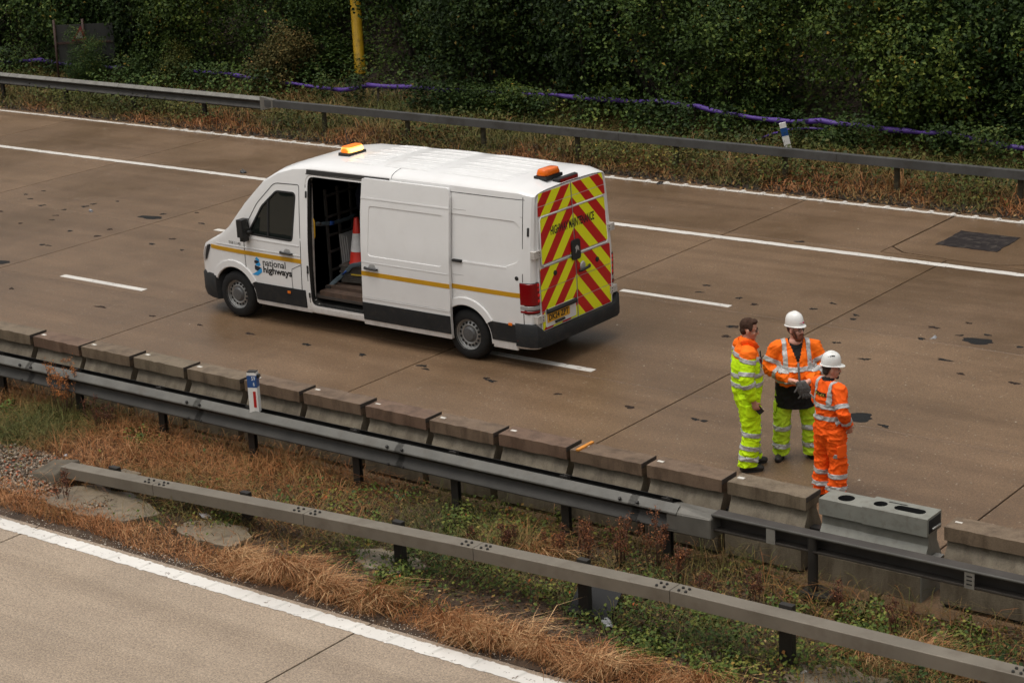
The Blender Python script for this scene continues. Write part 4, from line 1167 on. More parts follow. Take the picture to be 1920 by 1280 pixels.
# roof pressings
def roof_strip(x0, x1, y, w, h):
    bm = bmesh.new(); xs = np.linspace(x0, x1, 7); R = []
    for i, x in enumerate(xs):
        e = 0.0 if i in (0, len(xs)-1) else h
        R.append([bm.verts.new((x, y-w/2-.012, zroof(x, y-w/2-.012)+0.0005)), bm.verts.new((x, y-w/2, zroof(x, y-w/2)+e)), bm.verts.new((x, y+w/2, zroof(x, y+w/2)+e)), bm.verts.new((x, y+w/2+.012, zroof(x, y+w/2+.012)+0.0005))])
    for a, b in zip(R[:-1], R[1:]):
        for k in range(3): bm.faces.new((a[k], b[k], b[k+1], a[k+1]))
    bmesh.ops.recalc_face_normals(bm, faces=bm.faces[:]); bmesh.ops.reverse_faces(bm, faces=[f for f in bm.faces if f.normal.z < 0])
    obj("roof_rib", bm, MAT_VAN, van, 20)
for y in (-0.60, -0.40, -0.20, 0.0, 0.20, 0.40, 0.60):
    for a, b in ((3.15, 3.75), (3.90, 4.75), (4.90, 6.10)): roof_strip(a, b, y, 0.075, 0.015)
bm = bmesh.new()
pts = [(4.235, y, zroof(4.235, y)+0.001) for y in np.linspace(-0.885, -0.66, 12)]
tube(bm, pts, 0.004, 5); obj("roof_joint", bm, MAT_GAP, van)

# beacons
def beacon(name, x, y, m, lit):
    z = zroof(x, y)
    t = empty(name); t.parent = van; t.location = (x, y, z-0.005)
    bm = bmesh.new(); box(bm, -0.105, 0.105, -0.19, 0.19, 0.0, 0.045); bevel_all(bm, .03, 3, 60); obj("beacon_base", bm, MAT_SEAL, t, 40)
    bm = bmesh.new(); prism(bm, rrect(-0.10, -0.185, 0.10, 0.185, .085, 6), 'z', 0.045, 0.135)
    for v in bm.verts:
        if v.co.z > 0.1: v.co.x *= .86; v.co.y *= .92
    bevel_all(bm, 0.024, 3, 50)
    obj("lens", bm, m, t, 40)
MAT_LIT = emit("lit_amber_lens", (0.30, 0.06, 0.002), 6.0)
nt = MAT_LIT.node_tree; b = nt.nodes["Principled BSDF"]
v = coords(nt); sp = N(nt, "ShaderNodeSeparateXYZ"); nt.links.new(v, sp.inputs[0])
ab = N(nt, "ShaderNodeMath", operation='ABSOLUTE'); nt.links.new(sp.outputs[1], ab.inputs[0])
m2 = N(nt, "ShaderNodeMapRange"); m2.inputs[1].default_value = 0.13; m2.inputs[2].default_value = 0.175; nt.links.new(ab.outputs[0], m2.inputs[0])
mr = N(nt, "ShaderNodeMapRange"); mr.inputs[1].default_value = 0.100; mr.inputs[2].default_value = 0.128; nt.links.new(sp.outputs[2], mr.inputs[0])
mx = N(nt, "ShaderNodeMath", operation='MAXIMUM'); nt.links.new(mr.outputs[0], mx.inputs[0]); nt.links.new(m2.outputs[0], mx.inputs[1])
nt.links.new(mixc(nt, mx.outputs[0], (1.0, 0.46, 0.10), (0.16, 0.032, 0.001)), b.inputs["Emission Color"])
MAT_UNLIT = glass_mat("orange_beacon_lens", (0.85, 0.16, 0.008), 0.15, 0.18)
beacon("lit_beacon", 2.90, -0.18, MAT_LIT, True)
beacon("unlit_beacon", 6.47, -0.20, MAT_UNLIT, False)
bm = bmesh.new(); prism(bm, [(6.58, -0.27), (6.672, -0.22), (6.672, 0.22), (6.58, 0.27)], 'z', 2.44, 2.525); bevel_all(bm, .015, 2); obj("high_brake_lamp", bm, MAT_SEAL, van, 40)
bm = bmesh.new(); box(bm, 6.665, 6.68, -0.20, 0.20, 2.455, 2.51); obj("brake_lens", bm, MAT_LENS_RED, van)
bm = bmesh.new(); tube(bm, [(2.42, 0.28, zroof(2.42, .28)), (2.36, 0.28, zroof(2.42, .28)+0.32)], [.008, .003], 5); obj("aerial", bm, MAT_SEAL, van)

# rear: two doors faced with chevron boards
def chevron_mat():
    m, nt, b = nodes("chevron_sheeting")
    v = coords(nt); sp = N(nt, "ShaderNodeSeparateXYZ"); nt.links.new(v, sp.inputs[0])
    ab = N(nt, "ShaderNodeMath", operation='ABSOLUTE'); nt.links.new(sp.outputs[1], ab.inputs[0])
    ml = N(nt, "ShaderNodeMath", operation='MULTIPLY'); nt.links.new(ab.outputs[0], ml.inputs[0]); ml.inputs[1].default_value = 1.03
    ad = N(nt, "ShaderNodeMath", operation='ADD'); nt.links.new(ml.outputs[0], ad.inputs[0]); nt.links.new(sp.outputs[2], ad.inputs[1])
    sc = N(nt, "ShaderNodeMath", operation='MULTIPLY_ADD'); nt.links.new(ad.outputs[0], sc.inputs[0]); sc.inputs[1].default_value = 1/0.43; sc.inputs[2].default_value = CHEV_PHASE
    fr = N(nt, "ShaderNodeMath", operation='FRACT'); nt.links.new(sc.outputs[0], fr.inputs[0])
    gt = N(nt, "ShaderNodeMath", operation='GREATER_THAN'); nt.links.new(fr.outputs[0], gt.inputs[0]); gt.inputs[1].default_value = 0.5
    nt.links.new(mixc(nt, gt.outputs[0], (0.80, 0.82, 0.010), (0.50, 0.006, 0.006)), b.inputs["Base Color"])
    b.inputs["Roughness"].default_value = 0.38
    return m
CHEV_PHASE = 0.797
MAT_CHEV = chevron_mat()
def rear_poly(bm, poly, x0, x1, mi=0):
    """plate on the rear face, poly in (y, z); x0, x1 offsets from the rear plane"""
    A = [bm.verts.new((xrear(p[1])+x0, p[0], p[1])) for p in poly]; B = [bm.verts.new((xrear(p[1])+x1, p[0], p[1])) for p in poly]
    bm.faces.new(A); bm.faces.new(B); n = len(poly)
    for k in range(n): bm.faces.new((A[k], B[k], B[(k+1) % n], A[(k+1) % n]))
    for f in bm.faces: f.material_index = mi
    bmesh.ops.recalc_face_normals(bm, faces=bm.faces[:])
    return bm
for s in (-1, 1):
    def S(pts): return [(s*p[0], p[1]) for p in pts]
    rd = obj("rear_door", rear_poly(bmesh.new(), S(rpoly([(0.006, 0.52), (0.84, 0.52), (0.86, 1.2), (0.80, 2.28), (0.74, 2.42), (0.006, 2.45)], [0, .04, .3, .1, .1, 0])), -0.05, 0.0), MAT_VAN, van)
    rows = [(0.545, 0.80), (0.81, 1.10), (1.11, 1.405), (1.46, 2.085), (2.12, 2.245), (2.255, 2.425)]
    for i, (z0, z1) in enumerate(rows):
        y1 = lambda z: float(np.interp(z, [0.5, 1.2, 2.2, 2.30, 2.45], [0.818, 0.835, 0.785, 0.775, 0.735]))
        r = 0.05 if i == 3 else 0.006
        q = rpoly([(0.014, z0), (y1(z0)-(0.03 if i == 3 else 0), z0), (y1(z1)-(0.03 if i == 3 else 0), z1), (0.014, z1)], [.006, r, r, .006])
        if s < 0 and i == 0:
            pass
        obj("chevron_panel", rear_poly(bmesh.new(), S(q), 0.001, 0.008 if i == 3 else 0.004), MAT_CHEV, rd)
    # pressed rim round the window blank
    bm = bmesh.new(); tube(bm, [(xrear(z)+0.004, s*y, z) for y, z in ((0.02, 1.435), (0.74, 1.43), (0.79, 1.47), (0.765, 2.06), (0.73, 2.105), (0.02, 2.105))], 0.010, 6); obj("pressed_rim", bm, MAT_VAN, rd)
    for z in (0.72, 1.62):
        bm = bmesh.new(); box(bm, xrear(z)-0.05, xrear(z)+0.018, min(s*.79, s*.955), max(s*.79, s*.955), z-0.05, z+0.05); bevel_all(bm, .008)
        hg = obj("hinge", bm, MAT_DIRTYWHITE, van)
        for dz in (-.02, .02):
            bm = bmesh.new(); lathe(bm, [(0.009, 0), (0.006, .005)], 'x', 8, (xrear(z)+0.018, s*0.83, z+dz)); obj("hinge_bolt", bm, MAT_SEAL, hg)
    bm = bmesh.new(); lathe(bm, [(0.036, 0), (0.036, 0.012), (0.024, 0.018)], 'x', 16, (xrear(1.28)+0.002, s*0.50, 1.285 if s < 0 else 1.24)); obj("lock_cap", bm, MAT_SEAL, rd, 40)
    # lamp cluster
    LQ = lambda e: [(6.50-e, s*(1.012+e)), (6.63, s*(1.0+e)), (6.70, s*(.955+e)), (6.725+e, s*.90), (6.725+e, s*.85), (6.50-e, s*.85)]
    bm = bmesh.new(); prism(bm, LQ(-0.006), 'z', 0.80, 1.235); lp = obj("rear_lamp", bm, MAT_SEAL, van, 40)
    y0, y1 = sorted((s*0.852, s*1.012))
    for z0, z1, mt in ((0.92, 1.23, MAT_LENS_RED), (0.855, 0.915, MAT_LENS_CLEAR), (0.81, 0.85, MAT_LENS_RED)):
        bm = bmesh.new(); prism(bm, LQ(0.0), 'z', z0, z1); bevel_all(bm, .008, 1, 60); obj("lamp_lens", bm, mt, lp, 40)
    for z in (0.98, 1.06, 1.14, 1.20):
        bm = bmesh.new(); box(bm, 6.718, 6.732, s*0.875-0.022, s*0.875+0.022, z-0.018, z+0.018); bevel_all(bm, .008); obj("lamp_bead", bm, M("bright_red_lamp", (0.75, 0.02, 0.02), 0.2), lp, 40)
    side("vent_slot", rrect(6.61, 1.87, 6.64, 1.99, .01), 0.004, 0.004, MAT_SEAL, van, s)
# number plate, badge, latch and handle
pl = obj("plate_recess", rear_poly(bmesh.new(), rrect(-0.765, 0.575, -0.055, 0.825, .02), 0.006, 0.012), MAT_VAN, van)
obj("number_plate", rear_poly(bmesh.new(), rrect(-0.735, 0.635, -0.215, 0.76, .008), 0.014, 0.020), M("yellow_plate", (0.70, 0.36, 0.015), 0.35, var=0.06), pl)
t = text_bm("DK24 ZPT", 0.46, 0.088, 0.03)
for v in t.verts: v.co = Vector((xrear(0.7)+0.0215, -0.705+v.co.x, 0.657+v.co.y))
obj("lettering", t, MAT_SEAL, pl)
bm = bmesh.new(); tube(bm, [(xrear(.8)+0.02, -0.75, 0.80), (xrear(.8)+0.045, -0.72, 0.80), (xrear(.8)+0.045, -0.10, 0.80), (xrear(.8)+0.02, -0.07, 0.80)], [(.03, .035)]*4, 8); obj("plate_lamp_bar", bm, MAT_SEAL, pl)
bm = bmesh.new(); tube(bm, [(xrear(.6)+0.03, -0.56, 0.612), (xrear(.6)+0.03, -0.36, 0.612)], .018, 8); obj("pull_handle", bm, MAT_SEAL, pl)
bd = obj("badge", rear_poly(bmesh.new(), rrect(-0.105, 1.36, 0.095, 1.64, .05), 0.006, 0.03), MAT_SEAL, van)
obj("badge_mark", rear_poly(bmesh.new(), [(-0.03, 1.45), (-0.01, 1.47), (0.02, 1.50), (0.055, 1.47), (0.05, 1.53), (0.01, 1.56), (-0.035, 1.53), (-0.02, 1.50)], 0.031, 0.033), MAT_SILVER, bd)
bm = bmesh.new(); lathe(bm, [(0.065, 0), (0.05, 0.014)], 'x', 18, (xrear(1.2)+0.004, 0.15, 1.235)); hl = obj("handle_recess", bm, MAT_SILVER, van, 40)
bm = bmesh.new(); tube(bm, [(xrear(1.2)+0.02, 0.03, 1.19), (xrear(1.2)+0.05, 0.06, 1.19), (xrear(1.2)+0.05, 0.25, 1.205), (xrear(1.2)+0.02, 0.29, 1.21)], .02, 8); obj("door_handle", bm, MAT_SEAL, hl)
t = text_bm("HIGHWAY MAINTENANCE", 1.03, 0.122, 0.028)
for v in t.verts:
    z = 1.815+v.co.y; v.co = Vector((xrear(z)+0.0100, -0.54+v.co.x, z))
obj("lettering", t, MAT_SEAL, van)
bm = bmesh.new(); box(bm, xrear(1.5)+0.0005, xrear(1.5)+0.003, -0.004, 0.004, 0.53, 2.44)
for v in bm.verts: v.co.x = xrear(v.co.z) + (0.003 if v.co.x > xrear(1.5)+0.001 else 0.0005)
obj("door_gap", bm, MAT_GAP, van)
# bumpers
def bumper(name, ring, m):
    bm = bmesh.new(); R = []
    for sec in ring: R.append([bm.verts.new(c) for c in sec])
    n = len(R[0])
    for a, b in zip(R[:-1], R[1:]):
        for k in range(n): bm.faces.new((a[k], b[k], b[(k+1) % n], a[(k+1) % n]))
    bm.faces.new(R[0]); bm.faces.new(R[-1]); bmesh.ops.recalc_face_normals(bm, faces=bm.faces[:])
    return obj(name, bm, m, van, 40)
sec = []
for x, y in ((6.42, -1.03), (6.66, -1.025), (6.76, -0.98), (6.815, -0.85), (6.83, 0.0), (6.815, 0.85), (6.76, 0.98), (6.66, 1.025), (6.42, 1.03)):
    d = Vector((6.3-x if abs(y) < 0.9 else (-0.10 if abs(y) < 1.0 else 0), -y*0.1 if abs(y) > .95 else 0, 0))
    xi = x - (0.16 if abs(y) < 1.02 else 0.0); yi = y*(0.90 if abs(y) > .95 else 1)
    corner = abs(y) > 0.97
    zt = 0.66 if corner else 0.535
    sec.append([(x, y, 0.34), (x+0.004, y*1.002, 0.42), (x, y, zt-0.03), (x-0.015, y*.985, zt), (xi, yi, zt), (xi, yi, 0.34)])
bumper("rear_bumper", sec, MAT_CLAD)
bm = bmesh.new(); box(bm, 6.60, 6.66, -1.036, -0.80, 0.375, 0.42); 
for s in (-1, 1):
    side("bumper_reflector", rrect(6.45, 0.385, 6.62, 0.425, .01), 0.03, 0.01, MAT_RED, van, s)
bm.free()
sec = []
for x, y in ((0.62, -1.00), (0.40, -0.955), (0.18, -0.86), (0.07, -0.72), (0.01, -0.45), (0.0, 0), (0.01, 0.45), (0.07, 0.72), (0.18, 0.86), (0.40, 0.955), (0.62, 1.00)):
    x = nx(x); xi = x+0.12; yi = y*0.86
    sec.append([(x+0.03, y*.985, 0.24), (x, y, 0.34), (x, y, 0.60), (x+0.02, y*.985, 0.63), (xi, yi, 0.63), (xi, yi, 0.24)])
bumper("front_bumper", sec, MAT_CLAD)
for s in (-1, 1):
    side("headlamp", rpoly([(0.26, 0.76), (0.42, 0.83), (0.55, 1.09), (0.40, 1.02), (0.28, 0.88)], .03), 0.008, 0.02, MAT_LENS_CLEAR, van, s, dx=.06, dz=.06)
    side("headlamp_surround", rpoly([(0.37, 0.82), (0.43, 0.84), (0.57, 1.10), (0.48, 1.07)], .02), 0.012, 0.015, MAT_SEAL, van, s, dx=.06, dz=.06)
bm = bmesh.new(); box(bm, 0.105, 0.14, -0.52, 0.52, 0.66, 0.80); bevel_all(bm, .01); obj("grille", bm, MAT_SEAL, van)
# windscreen follows the front of the roof surface
bm = bmesh.new(); R = []
for x in np.linspace(1.02, 1.78, 9):
    h = hw(x, ze(x))
    R.append([bm.verts.new((x, y, zroof(x, y)+0.006)) for y in np.linspace(-h*.93, h*.93, 13)])
for a, b in zip(R[:-1], R[1:]):
    for k in range(12): bm.faces.new((a[k], b[k], b[k+1], a[k+1]))
obj("windscreen", bm, MAT_GLASS, van, 40)
bm = bmesh.new(); box(bm, 0.88, 1.02, -0.80, 0.80, 1.30, 1.32)
for v in bm.verts: v.co.z = zroof(v.co.x, v.co.y) + (0.012 if v.co.z > 1.31 else 0)
obj("scuttle", bm, MAT_SEAL, van)
# floor pan so no light leaks beneath
bm = bmesh.new(); box(bm, 0.6, 6.5, -0.85, 0.85, 0.26, 0.305); obj("underbody", bm, MAT_SEAL, van)
# wheels
MAT_TYRE = M("wet_tyre", (0.011, 0.011, 0.011), 0.75, spec=0.3, var=0.3, scale=20, bmp=0.2)
MAT_RIM = M("silver_steel_rim", (0.33, 0.33, 0.32), 0.4, 0.6, var=0.15, scale=9, dirt=(0.12, 0.10, 0.08), dirt_amt=0.5)
MAT_HUB = M("grey_hub_cap", (0.10, 0.10, 0.10), 0.5, 0.3)
def wheel(x, s):
    w = empty("wheel"); w.parent = van; w.location = (x, s*0.985, 0.365); w.rotation_euler = (0, 0.3*x, 0 if s < 0 else PI)
    bm = bmesh.new(); lathe(bm, [(0.215, 0.02), (0.225, 0.0), (0.25, -0.005), (0.30, 0.0), (0.33, 0.012), (0.352, 0.035), (0.360, 0.06), (0.362, 0.10), (0.362, 0.18), (0.35, 0.215), (0.30, 0.235), (0.215, 0.22)], 'y', 48, caps=False); obj("tyre", bm, MAT_TYRE, w, 40)
    bm = bmesh.new(); lathe(bm, [(0.222, 0.0), (0.222, 0.015), (0.205, 0.022), (0.20, 0.045), (0.185, 0.055), (0.135, 0.032), (0.10, 0.045), (0.095, 0.05), (0.01, 0.06)], 'y', 48, caps=False); rim = obj("rim", bm, MAT_RIM, w, 40)
    bm = bmesh.new()
    for k in range(16):
        a = 2*PI*k/16; lathe(bm, [(0.019, 0.030), (0.017, 0.042)], 'y', 10, (0.163*math.cos(a), 0.006, 0.163*math.sin(a)))
    obj("vent_holes", bm, MAT_BLACK, w)
    bm = bmesh.new(); lathe(bm, [(0.115, 0.046), (0.112, 0.028), (0.09, 0.018), (0.085, 0.008), (0.04, 0.004), (0.004, 0.004)], 'y', 28, caps=False); obj("hub_cap", bm, MAT_HUB, w, 40)
wheel(WX[0], -1)
for x, s in ((WX[1], -1), (WX[0], 1), (WX[1], 1)): wheel(x, s)

# ------------------------------------------------------------------ load in the open side door (things of their own)
def vp(x, y, z): return (VX+x, VY+y, z)
MAT_CONE = M("red_cone_plastic", (0.62, 0.035, 0.02), 0.45, var=0.1, scale=9)
MAT_SLEEVE = M("cone_sleeve", (0.62, 0.62, 0.62), 0.4, var=0.12, scale=10)
MAT_BASE = M("black_cone_base", (0.05, 0.043, 0.036), 0.8, var=0.35, scale=10)
stack_y, stack_x = -0.36, 3.05
t = empty("cone_stack", vp(stack_x, stack_y, 0.70), 0.15, "stack of dark square cone bases under the red and white cone in the van", "stack")
for k in range(9):
    obj("cone_base", bbox(-0.21+random.uniform(-.02, .02), 0.21, -0.21, 0.21+random.uniform(-.02, .02), 0.028*k, 0.028*k+0.023, .006), MAT_BASE, t)
obj("yellow_edge", bbox(-0.02, 0.18, -0.222, -0.205, 0.115, 0.135, .004), M("worn_yellow", (0.40, 0.28, 0.03), 0.6, var=0.3), t)
t = empty("traffic_cone", vp(stack_x, stack_y, 0.955), 0, "red and white traffic cone standing inside the van's open side door", "traffic cone")
bm = bmesh.new(); lathe(bm, [(0.155, 0.0), (0.14, 0.03), (0.118, 0.19)], 'z', 24); obj("cone_foot", bm, MAT_CONE, t, 50)
bm = bmesh.new(); lathe(bm, [(0.120, 0.185), (0.072, 0.46)], 'z', 24); obj("reflective_sleeve", bm, MAT_SLEEVE, t, 50)
bm = bmesh.new(); lathe(bm, [(0.073, 0.455), (0.036, 0.67), (0.030, 0.68)], 'z', 24); obj("cone_tip", bm, MAT_CONE, t, 50)
MAT_PANEL = M("pale_sign_board", (0.42, 0.42, 0.41), 0.5, var=0.1)
for k in range(4):
    o = obj("sign_board", bbox(-0.012, 0.0, -0.42+0.02*k, 0.30, 0.0, 0.44-0.012*k, .003), MAT_PANEL)
    o.location = vp(2.70+0.028*k, 0.06, 0.90); o.rotation_euler = (0, -0.06, 0.05)
    tag(o, ("rearmost", "third from the front", "second from the front", "frontmost")[k] + " of the four thin pale sign boards leaning behind the traffic cone", "sign board", "sign boards leaning behind the cone")
o = obj("sign_crate", bbox(-0.1, 0.14, -0.42, 0.42, 0.0, 0.36, .01), MAT_VAN_IN); o.location = vp(2.76, 0.06, 0.537); tag(o, "dark box under the sign boards in the van", "box")
MAT_WOOD = M("wet_brown_timber", (0.075, 0.045, 0.030), 0.7, var=0.35, scale=7, dirt=(0.02, 0.015, 0.012), dirt_amt=0.7, bmp=0.4)
tl = ["lowest timber board on the van floor at the open side door", "second timber board up at the open side door, set further in", "short timber board under the cone bases in the van", "rear timber board on the van floor, deepest of the four"]
for k, (x0, x1, y, z, w, h, rz) in enumerate(((2.70, 4.3, -0.80, 0.537, .17, .07, 0.0), (2.68, 4.3, -0.60, 0.537, .19, .115, 0.02), (2.80, 4.25, -0.38, 0.537, .22, .16, -0.02), (2.7, 4.2, -0.10, 0.537, .2, .10, 0.0))):
    o = obj("timber_board", bbox(x0-3.5, x1-3.5, -w/2, w/2, 0, h, .008), MAT_WOOD); o.location = vp(3.5, y, z); o.rotation_euler.z = rz
    tag(o, tl[k], "timber", "timber boards on the van floor")
MAT_STRAP = M("blue_grey_strap", (0.060, 0.085, 0.10), 0.7, var=0.3, scale=20); MAT_STRAPB = M("bright_blue_strap", (0.015, 0.07, 0.30), 0.6)
def strap(pts, w, label):
    t = empty("ratchet_strap", vp(*pts[0]), 0, label, "strap")
    o0 = Vector(pts[0]); bm = bmesh.new()
    P = []
    for a, b in zip(pts[:-1], pts[1:]):
        for u in np.linspace(0, 1, 5, endpoint=False): P.append(Vector(a).lerp(Vector(b), u) - o0 + Vector((0, 0, .006*math.sin(9*u))))
    P.append(Vector(pts[-1])-o0)
    tube(bm, P, [(0.006, w)]*len(P), 8); obj("webbing", bm, MAT_STRAP, t)
    m = len(P)//2; d = (P[m+1]-P[m-1]).normalized()
    bm = bmesh.new(); tube(bm, [P[m]-d*.05, P[m]+d*.05], [(.014, w*1.1)]*2, 8); obj("blue_label", bm, MAT_STRAPB, t)
    bm = bmesh.new(); box(bm, -.05, .05, -.03, .02, -.02, .02); bevel_all(bm, .008); bmesh.ops.translate(bm, verts=bm.verts, vec=P[-2]); obj("buckle", bm, MAT_RACK, t)
strap([(3.45, -0.60, 1.07), (3.1, -0.60, 0.96), (2.95, -0.58, 0.84), (2.78, -0.62, 0.70), (2.70, -0.72, 0.60)], 0.035, "blue grey ratchet strap slung low across the load by the van door")
strap([(2.65, 0.10, 1.54), (2.66, -0.28, 1.52), (2.66, -0.6, 1.55), (2.65, -0.80, 1.59)], 0.03, "blue ratchet strap across the rack high inside the van")
bm = bmesh.new(); ellipsoid(bm, (0, 0, 0), (.10, .22, .28))
for v in bm.verts: v.co += Vector((1, 1, 1))*0.03*noise.noise(v.co*7)
o = obj("blue_bag", bm, M("navy_cloth", (0.012, 0.016, 0.035), 0.9), None, 60, vp(2.74, 0.24, 1.80)); tag(o, "dark blue cloth bag hung on the rack inside the van", "bag")
# ------------------------------------------------------------------ people (local axes: facing +y, right hand at +x)
def skin_mat(name, c): return M(name, c, 0.5, var=0.10, scale=14, spec=0.35)
MAT_SKIN_A = skin_mat("skin_a", (0.50, 0.25, 0.17)); MAT_SKIN_B = skin_mat("skin_b", (0.64, 0.34, 0.26)); MAT_SKIN_C = skin_mat("skin_c", (0.46, 0.23, 0.16))
def cloth(name, c, var=0.10): return M(name, c, 0.75, var=var, scale=7, spec=0.2, bmp=0.12, fine=160)
MAT_HVO = cloth("hi_vis_orange", (1.0, 0.165, 0.008)); MAT_HVO2 = cloth("hi_vis_deep_orange", (0.98, 0.115, 0.008)); MAT_HVY = cloth("hi_vis_yellow", (0.60, 0.92, 0.010)); MAT_HVY2 = cloth("hi_vis_yellow_worn", (0.46, 0.66, 0.03), 0.16)
MAT_BLACKC = cloth("black_cloth", (0.010, 0.010, 0.010)); MAT_BOOT = M("dark_boot_leather", (0.018, 0.015, 0.013), 0.55, var=0.3)
MAT_TAPE = M("reflective_tape", (0.44, 0.44, 0.43), 0.45, 0.15, var=0.14, scale=18)
MAT_HELMET = M("white_helmet", (0.74, 0.74, 0.71), 0.3, var=0.03, dirt=(0.5, 0.48, 0.43), dirt_amt=0.2)
MAT_EYE = M("eye", (0.05, 0.035, 0.03), 0.3)
MAT_FRAME = M("spectacle_frame", (0.05, 0.045, 0.04), 0.35, 0.3)

def limb(bm, pts, radii, seg=18, sub=5):
    """tapered elliptical limb with interpolated rings and rounded ends"""
    P = [Vector(p) for p in pts]; R = [(r, r) if not isinstance(r, (tuple, list)) else r for r in radii]
    Q, S = [], []
    for i in range(len(P)-1):
        for k in range(sub):
            u = k/sub; w = u*u*(3-2*u)
            Q.append(P[i].lerp(P[i+1], u)); S.append((R[i][0]*(1-w)+R[i+1][0]*w, R[i][1]*(1-w)+R[i+1][1]*w))
    Q.append(P[-1]); S.append(R[-1])
    d0 = (Q[1]-Q[0]).normalized(); d1 = (Q[-1]-Q[-2]).normalized()
    A = [(Q[0]-d0*min(S[0])*f, (S[0][0]*g, S[0][1]*g)) for f, g in ((.75, .45), (.45, .8))]
    B = [(Q[-1]+d1*min(S[-1])*f, (S[-1][0]*g, S[-1][1]*g)) for f, g in ((.45, .8), (.75, .45))]
    tube(bm, [a for a, _ in A]+Q+[b for b, _ in B], [a for _, a in A]+S+[b for _, b in B], seg)

def remesh(bm, name, mats, parent, vox, sm=4, wrinkle=None, iters=0.5):
    me = bpy.data.meshes.new(name); bm.to_mesh(me); bm.free()
    o = bpy.data.objects.new(name, me); COL.objects.link(o)
    md = o.modifiers.new("r", 'REMESH'); md.mode = 'VOXEL'; md.voxel_size = vox
    ms = o.modifiers.new("s", 'SMOOTH'); ms.factor = 0.5; ms.iterations = sm
    bake(o); me = o.data
    if wrinkle:
        n = len(me.vertices); co = np.empty(n*3, np.float32); me.vertices.foreach_get("co", co); co = co.reshape(-1, 3)
        no = np.empty(n*3, np.float32); me.vertices.foreach_get("normal", no); no = no.reshape(-1, 3)
        for i in range(n): co[i] += no[i]*wrinkle(co[i])
        me.vertices.foreach_set("co", co.ravel()); me.update()
    me.materials.clear()
    for m in mats: me.materials.append(m)
    me.polygons.foreach_set("use_smooth", np.ones(len(me.polygons), bool))
    o.parent = parent
    return o

def folds(amp, seed=0.0, fx=7.0, fz=11.0, zones=()):
    def f(c):
        x, y, z = float(c[0]), float(c[1]), float(c[2])
        a = noise.noise(Vector((x*fx+seed, y*fx, z*fz)))
        b = noise.noise(Vector((x*fx*2.3, y*fx*2.3+seed, z*fz*1.9+x*9)))
        k = 1.0
        for zc_, w, g in zones: k += g*math.exp(-((z-zc_)/w)**2)
        e = noise.noise(Vector((x*fx*1.6+z*8+seed, y*fx*1.6-z*6, z*fz*.8)))
        r = max(0.0, 1-abs(a)*4.5)**1.5 + 0.8*max(0.0, 1-abs(e)*5.5)**1.5
        return amp*k*(1.15*r - 0.45 + 0.5*b)
    return f

def hem(o, z, tilt=0.0):
    bm = bmesh.new(); bm.from_mesh(o.data)
    bmesh.ops.bisect_plane(bm, geom=bm.verts[:]+bm.edges[:]+bm.faces[:], plane_co=(0, 0, z), plane_no=(0, tilt, 1), clear_inner=True)
    bm.to_mesh(o.data); bm.free()

def paint_by(o, fn):
    me = o.data
    for p in me.polygons: p.material_index = fn(p.center)

def band(src, planes, parent, pred=None, off=0.003, th=0.004, m=None, name="reflective_band"):
    """a strip of tape: the part of a garment between cutting planes [(co, no), ...] (kept on the side the normal points to)"""
    bm = bmesh.new(); bm.from_mesh(src.data)
    if pred:
        bad = [f for f in bm.faces if not pred(f.calc_center_median())]
        bmesh.ops.delete(bm, geom=bad, context='FACES')
    for co, no in planes:
        bmesh.ops.bisect_plane(bm, geom=bm.verts[:]+bm.edges[:]+bm.faces[:], plane_co=co, plane_no=no, clear_inner=True)
    if not bm.faces: bm.free(); return None
    bm.normal_update()
    for v in bm.verts: v.co += v.normal*off
    r = bmesh.ops.extrude_face_region(bm, geom=bm.faces[:])
    bm.normal_update()
    for e in r['geom']:
        if isinstance(e, bmesh.types.BMVert): e.co += e.normal*th
    for f in bm.faces: f.material_index = 0; f.smooth = True
    bmesh.ops.recalc_face_normals(bm, faces=bm.faces[:])
    return obj(name, bm, m or MAT_TAPE, parent)

def ring_band(src, a, b, t, w, parent, rmax=0.16, m=None):
    """band round a limb from a to b at distance t (m) along it, width w"""
    a, b = Vector(a), Vector(b); d = (b-a).normalized()
    def near(c):
        k = (c-a).dot(d)
        return (c-(a+d*k)).length < rmax and t-w-0.04 < k < t+w+0.04
    return band(src, [(a+d*(t-w/2), d), (a+d*(t+w/2), -d)], parent, near, m=m)

def level_band(src, z, w, parent, pred=None, tilt=(0, 0), m=None):
    n = Vector((tilt[0], tilt[1], 1)).normalized()
    return band(src, [((0, 0, z-w/2), n), ((0, 0, z+w/2), -n)], parent, pred, m=m)

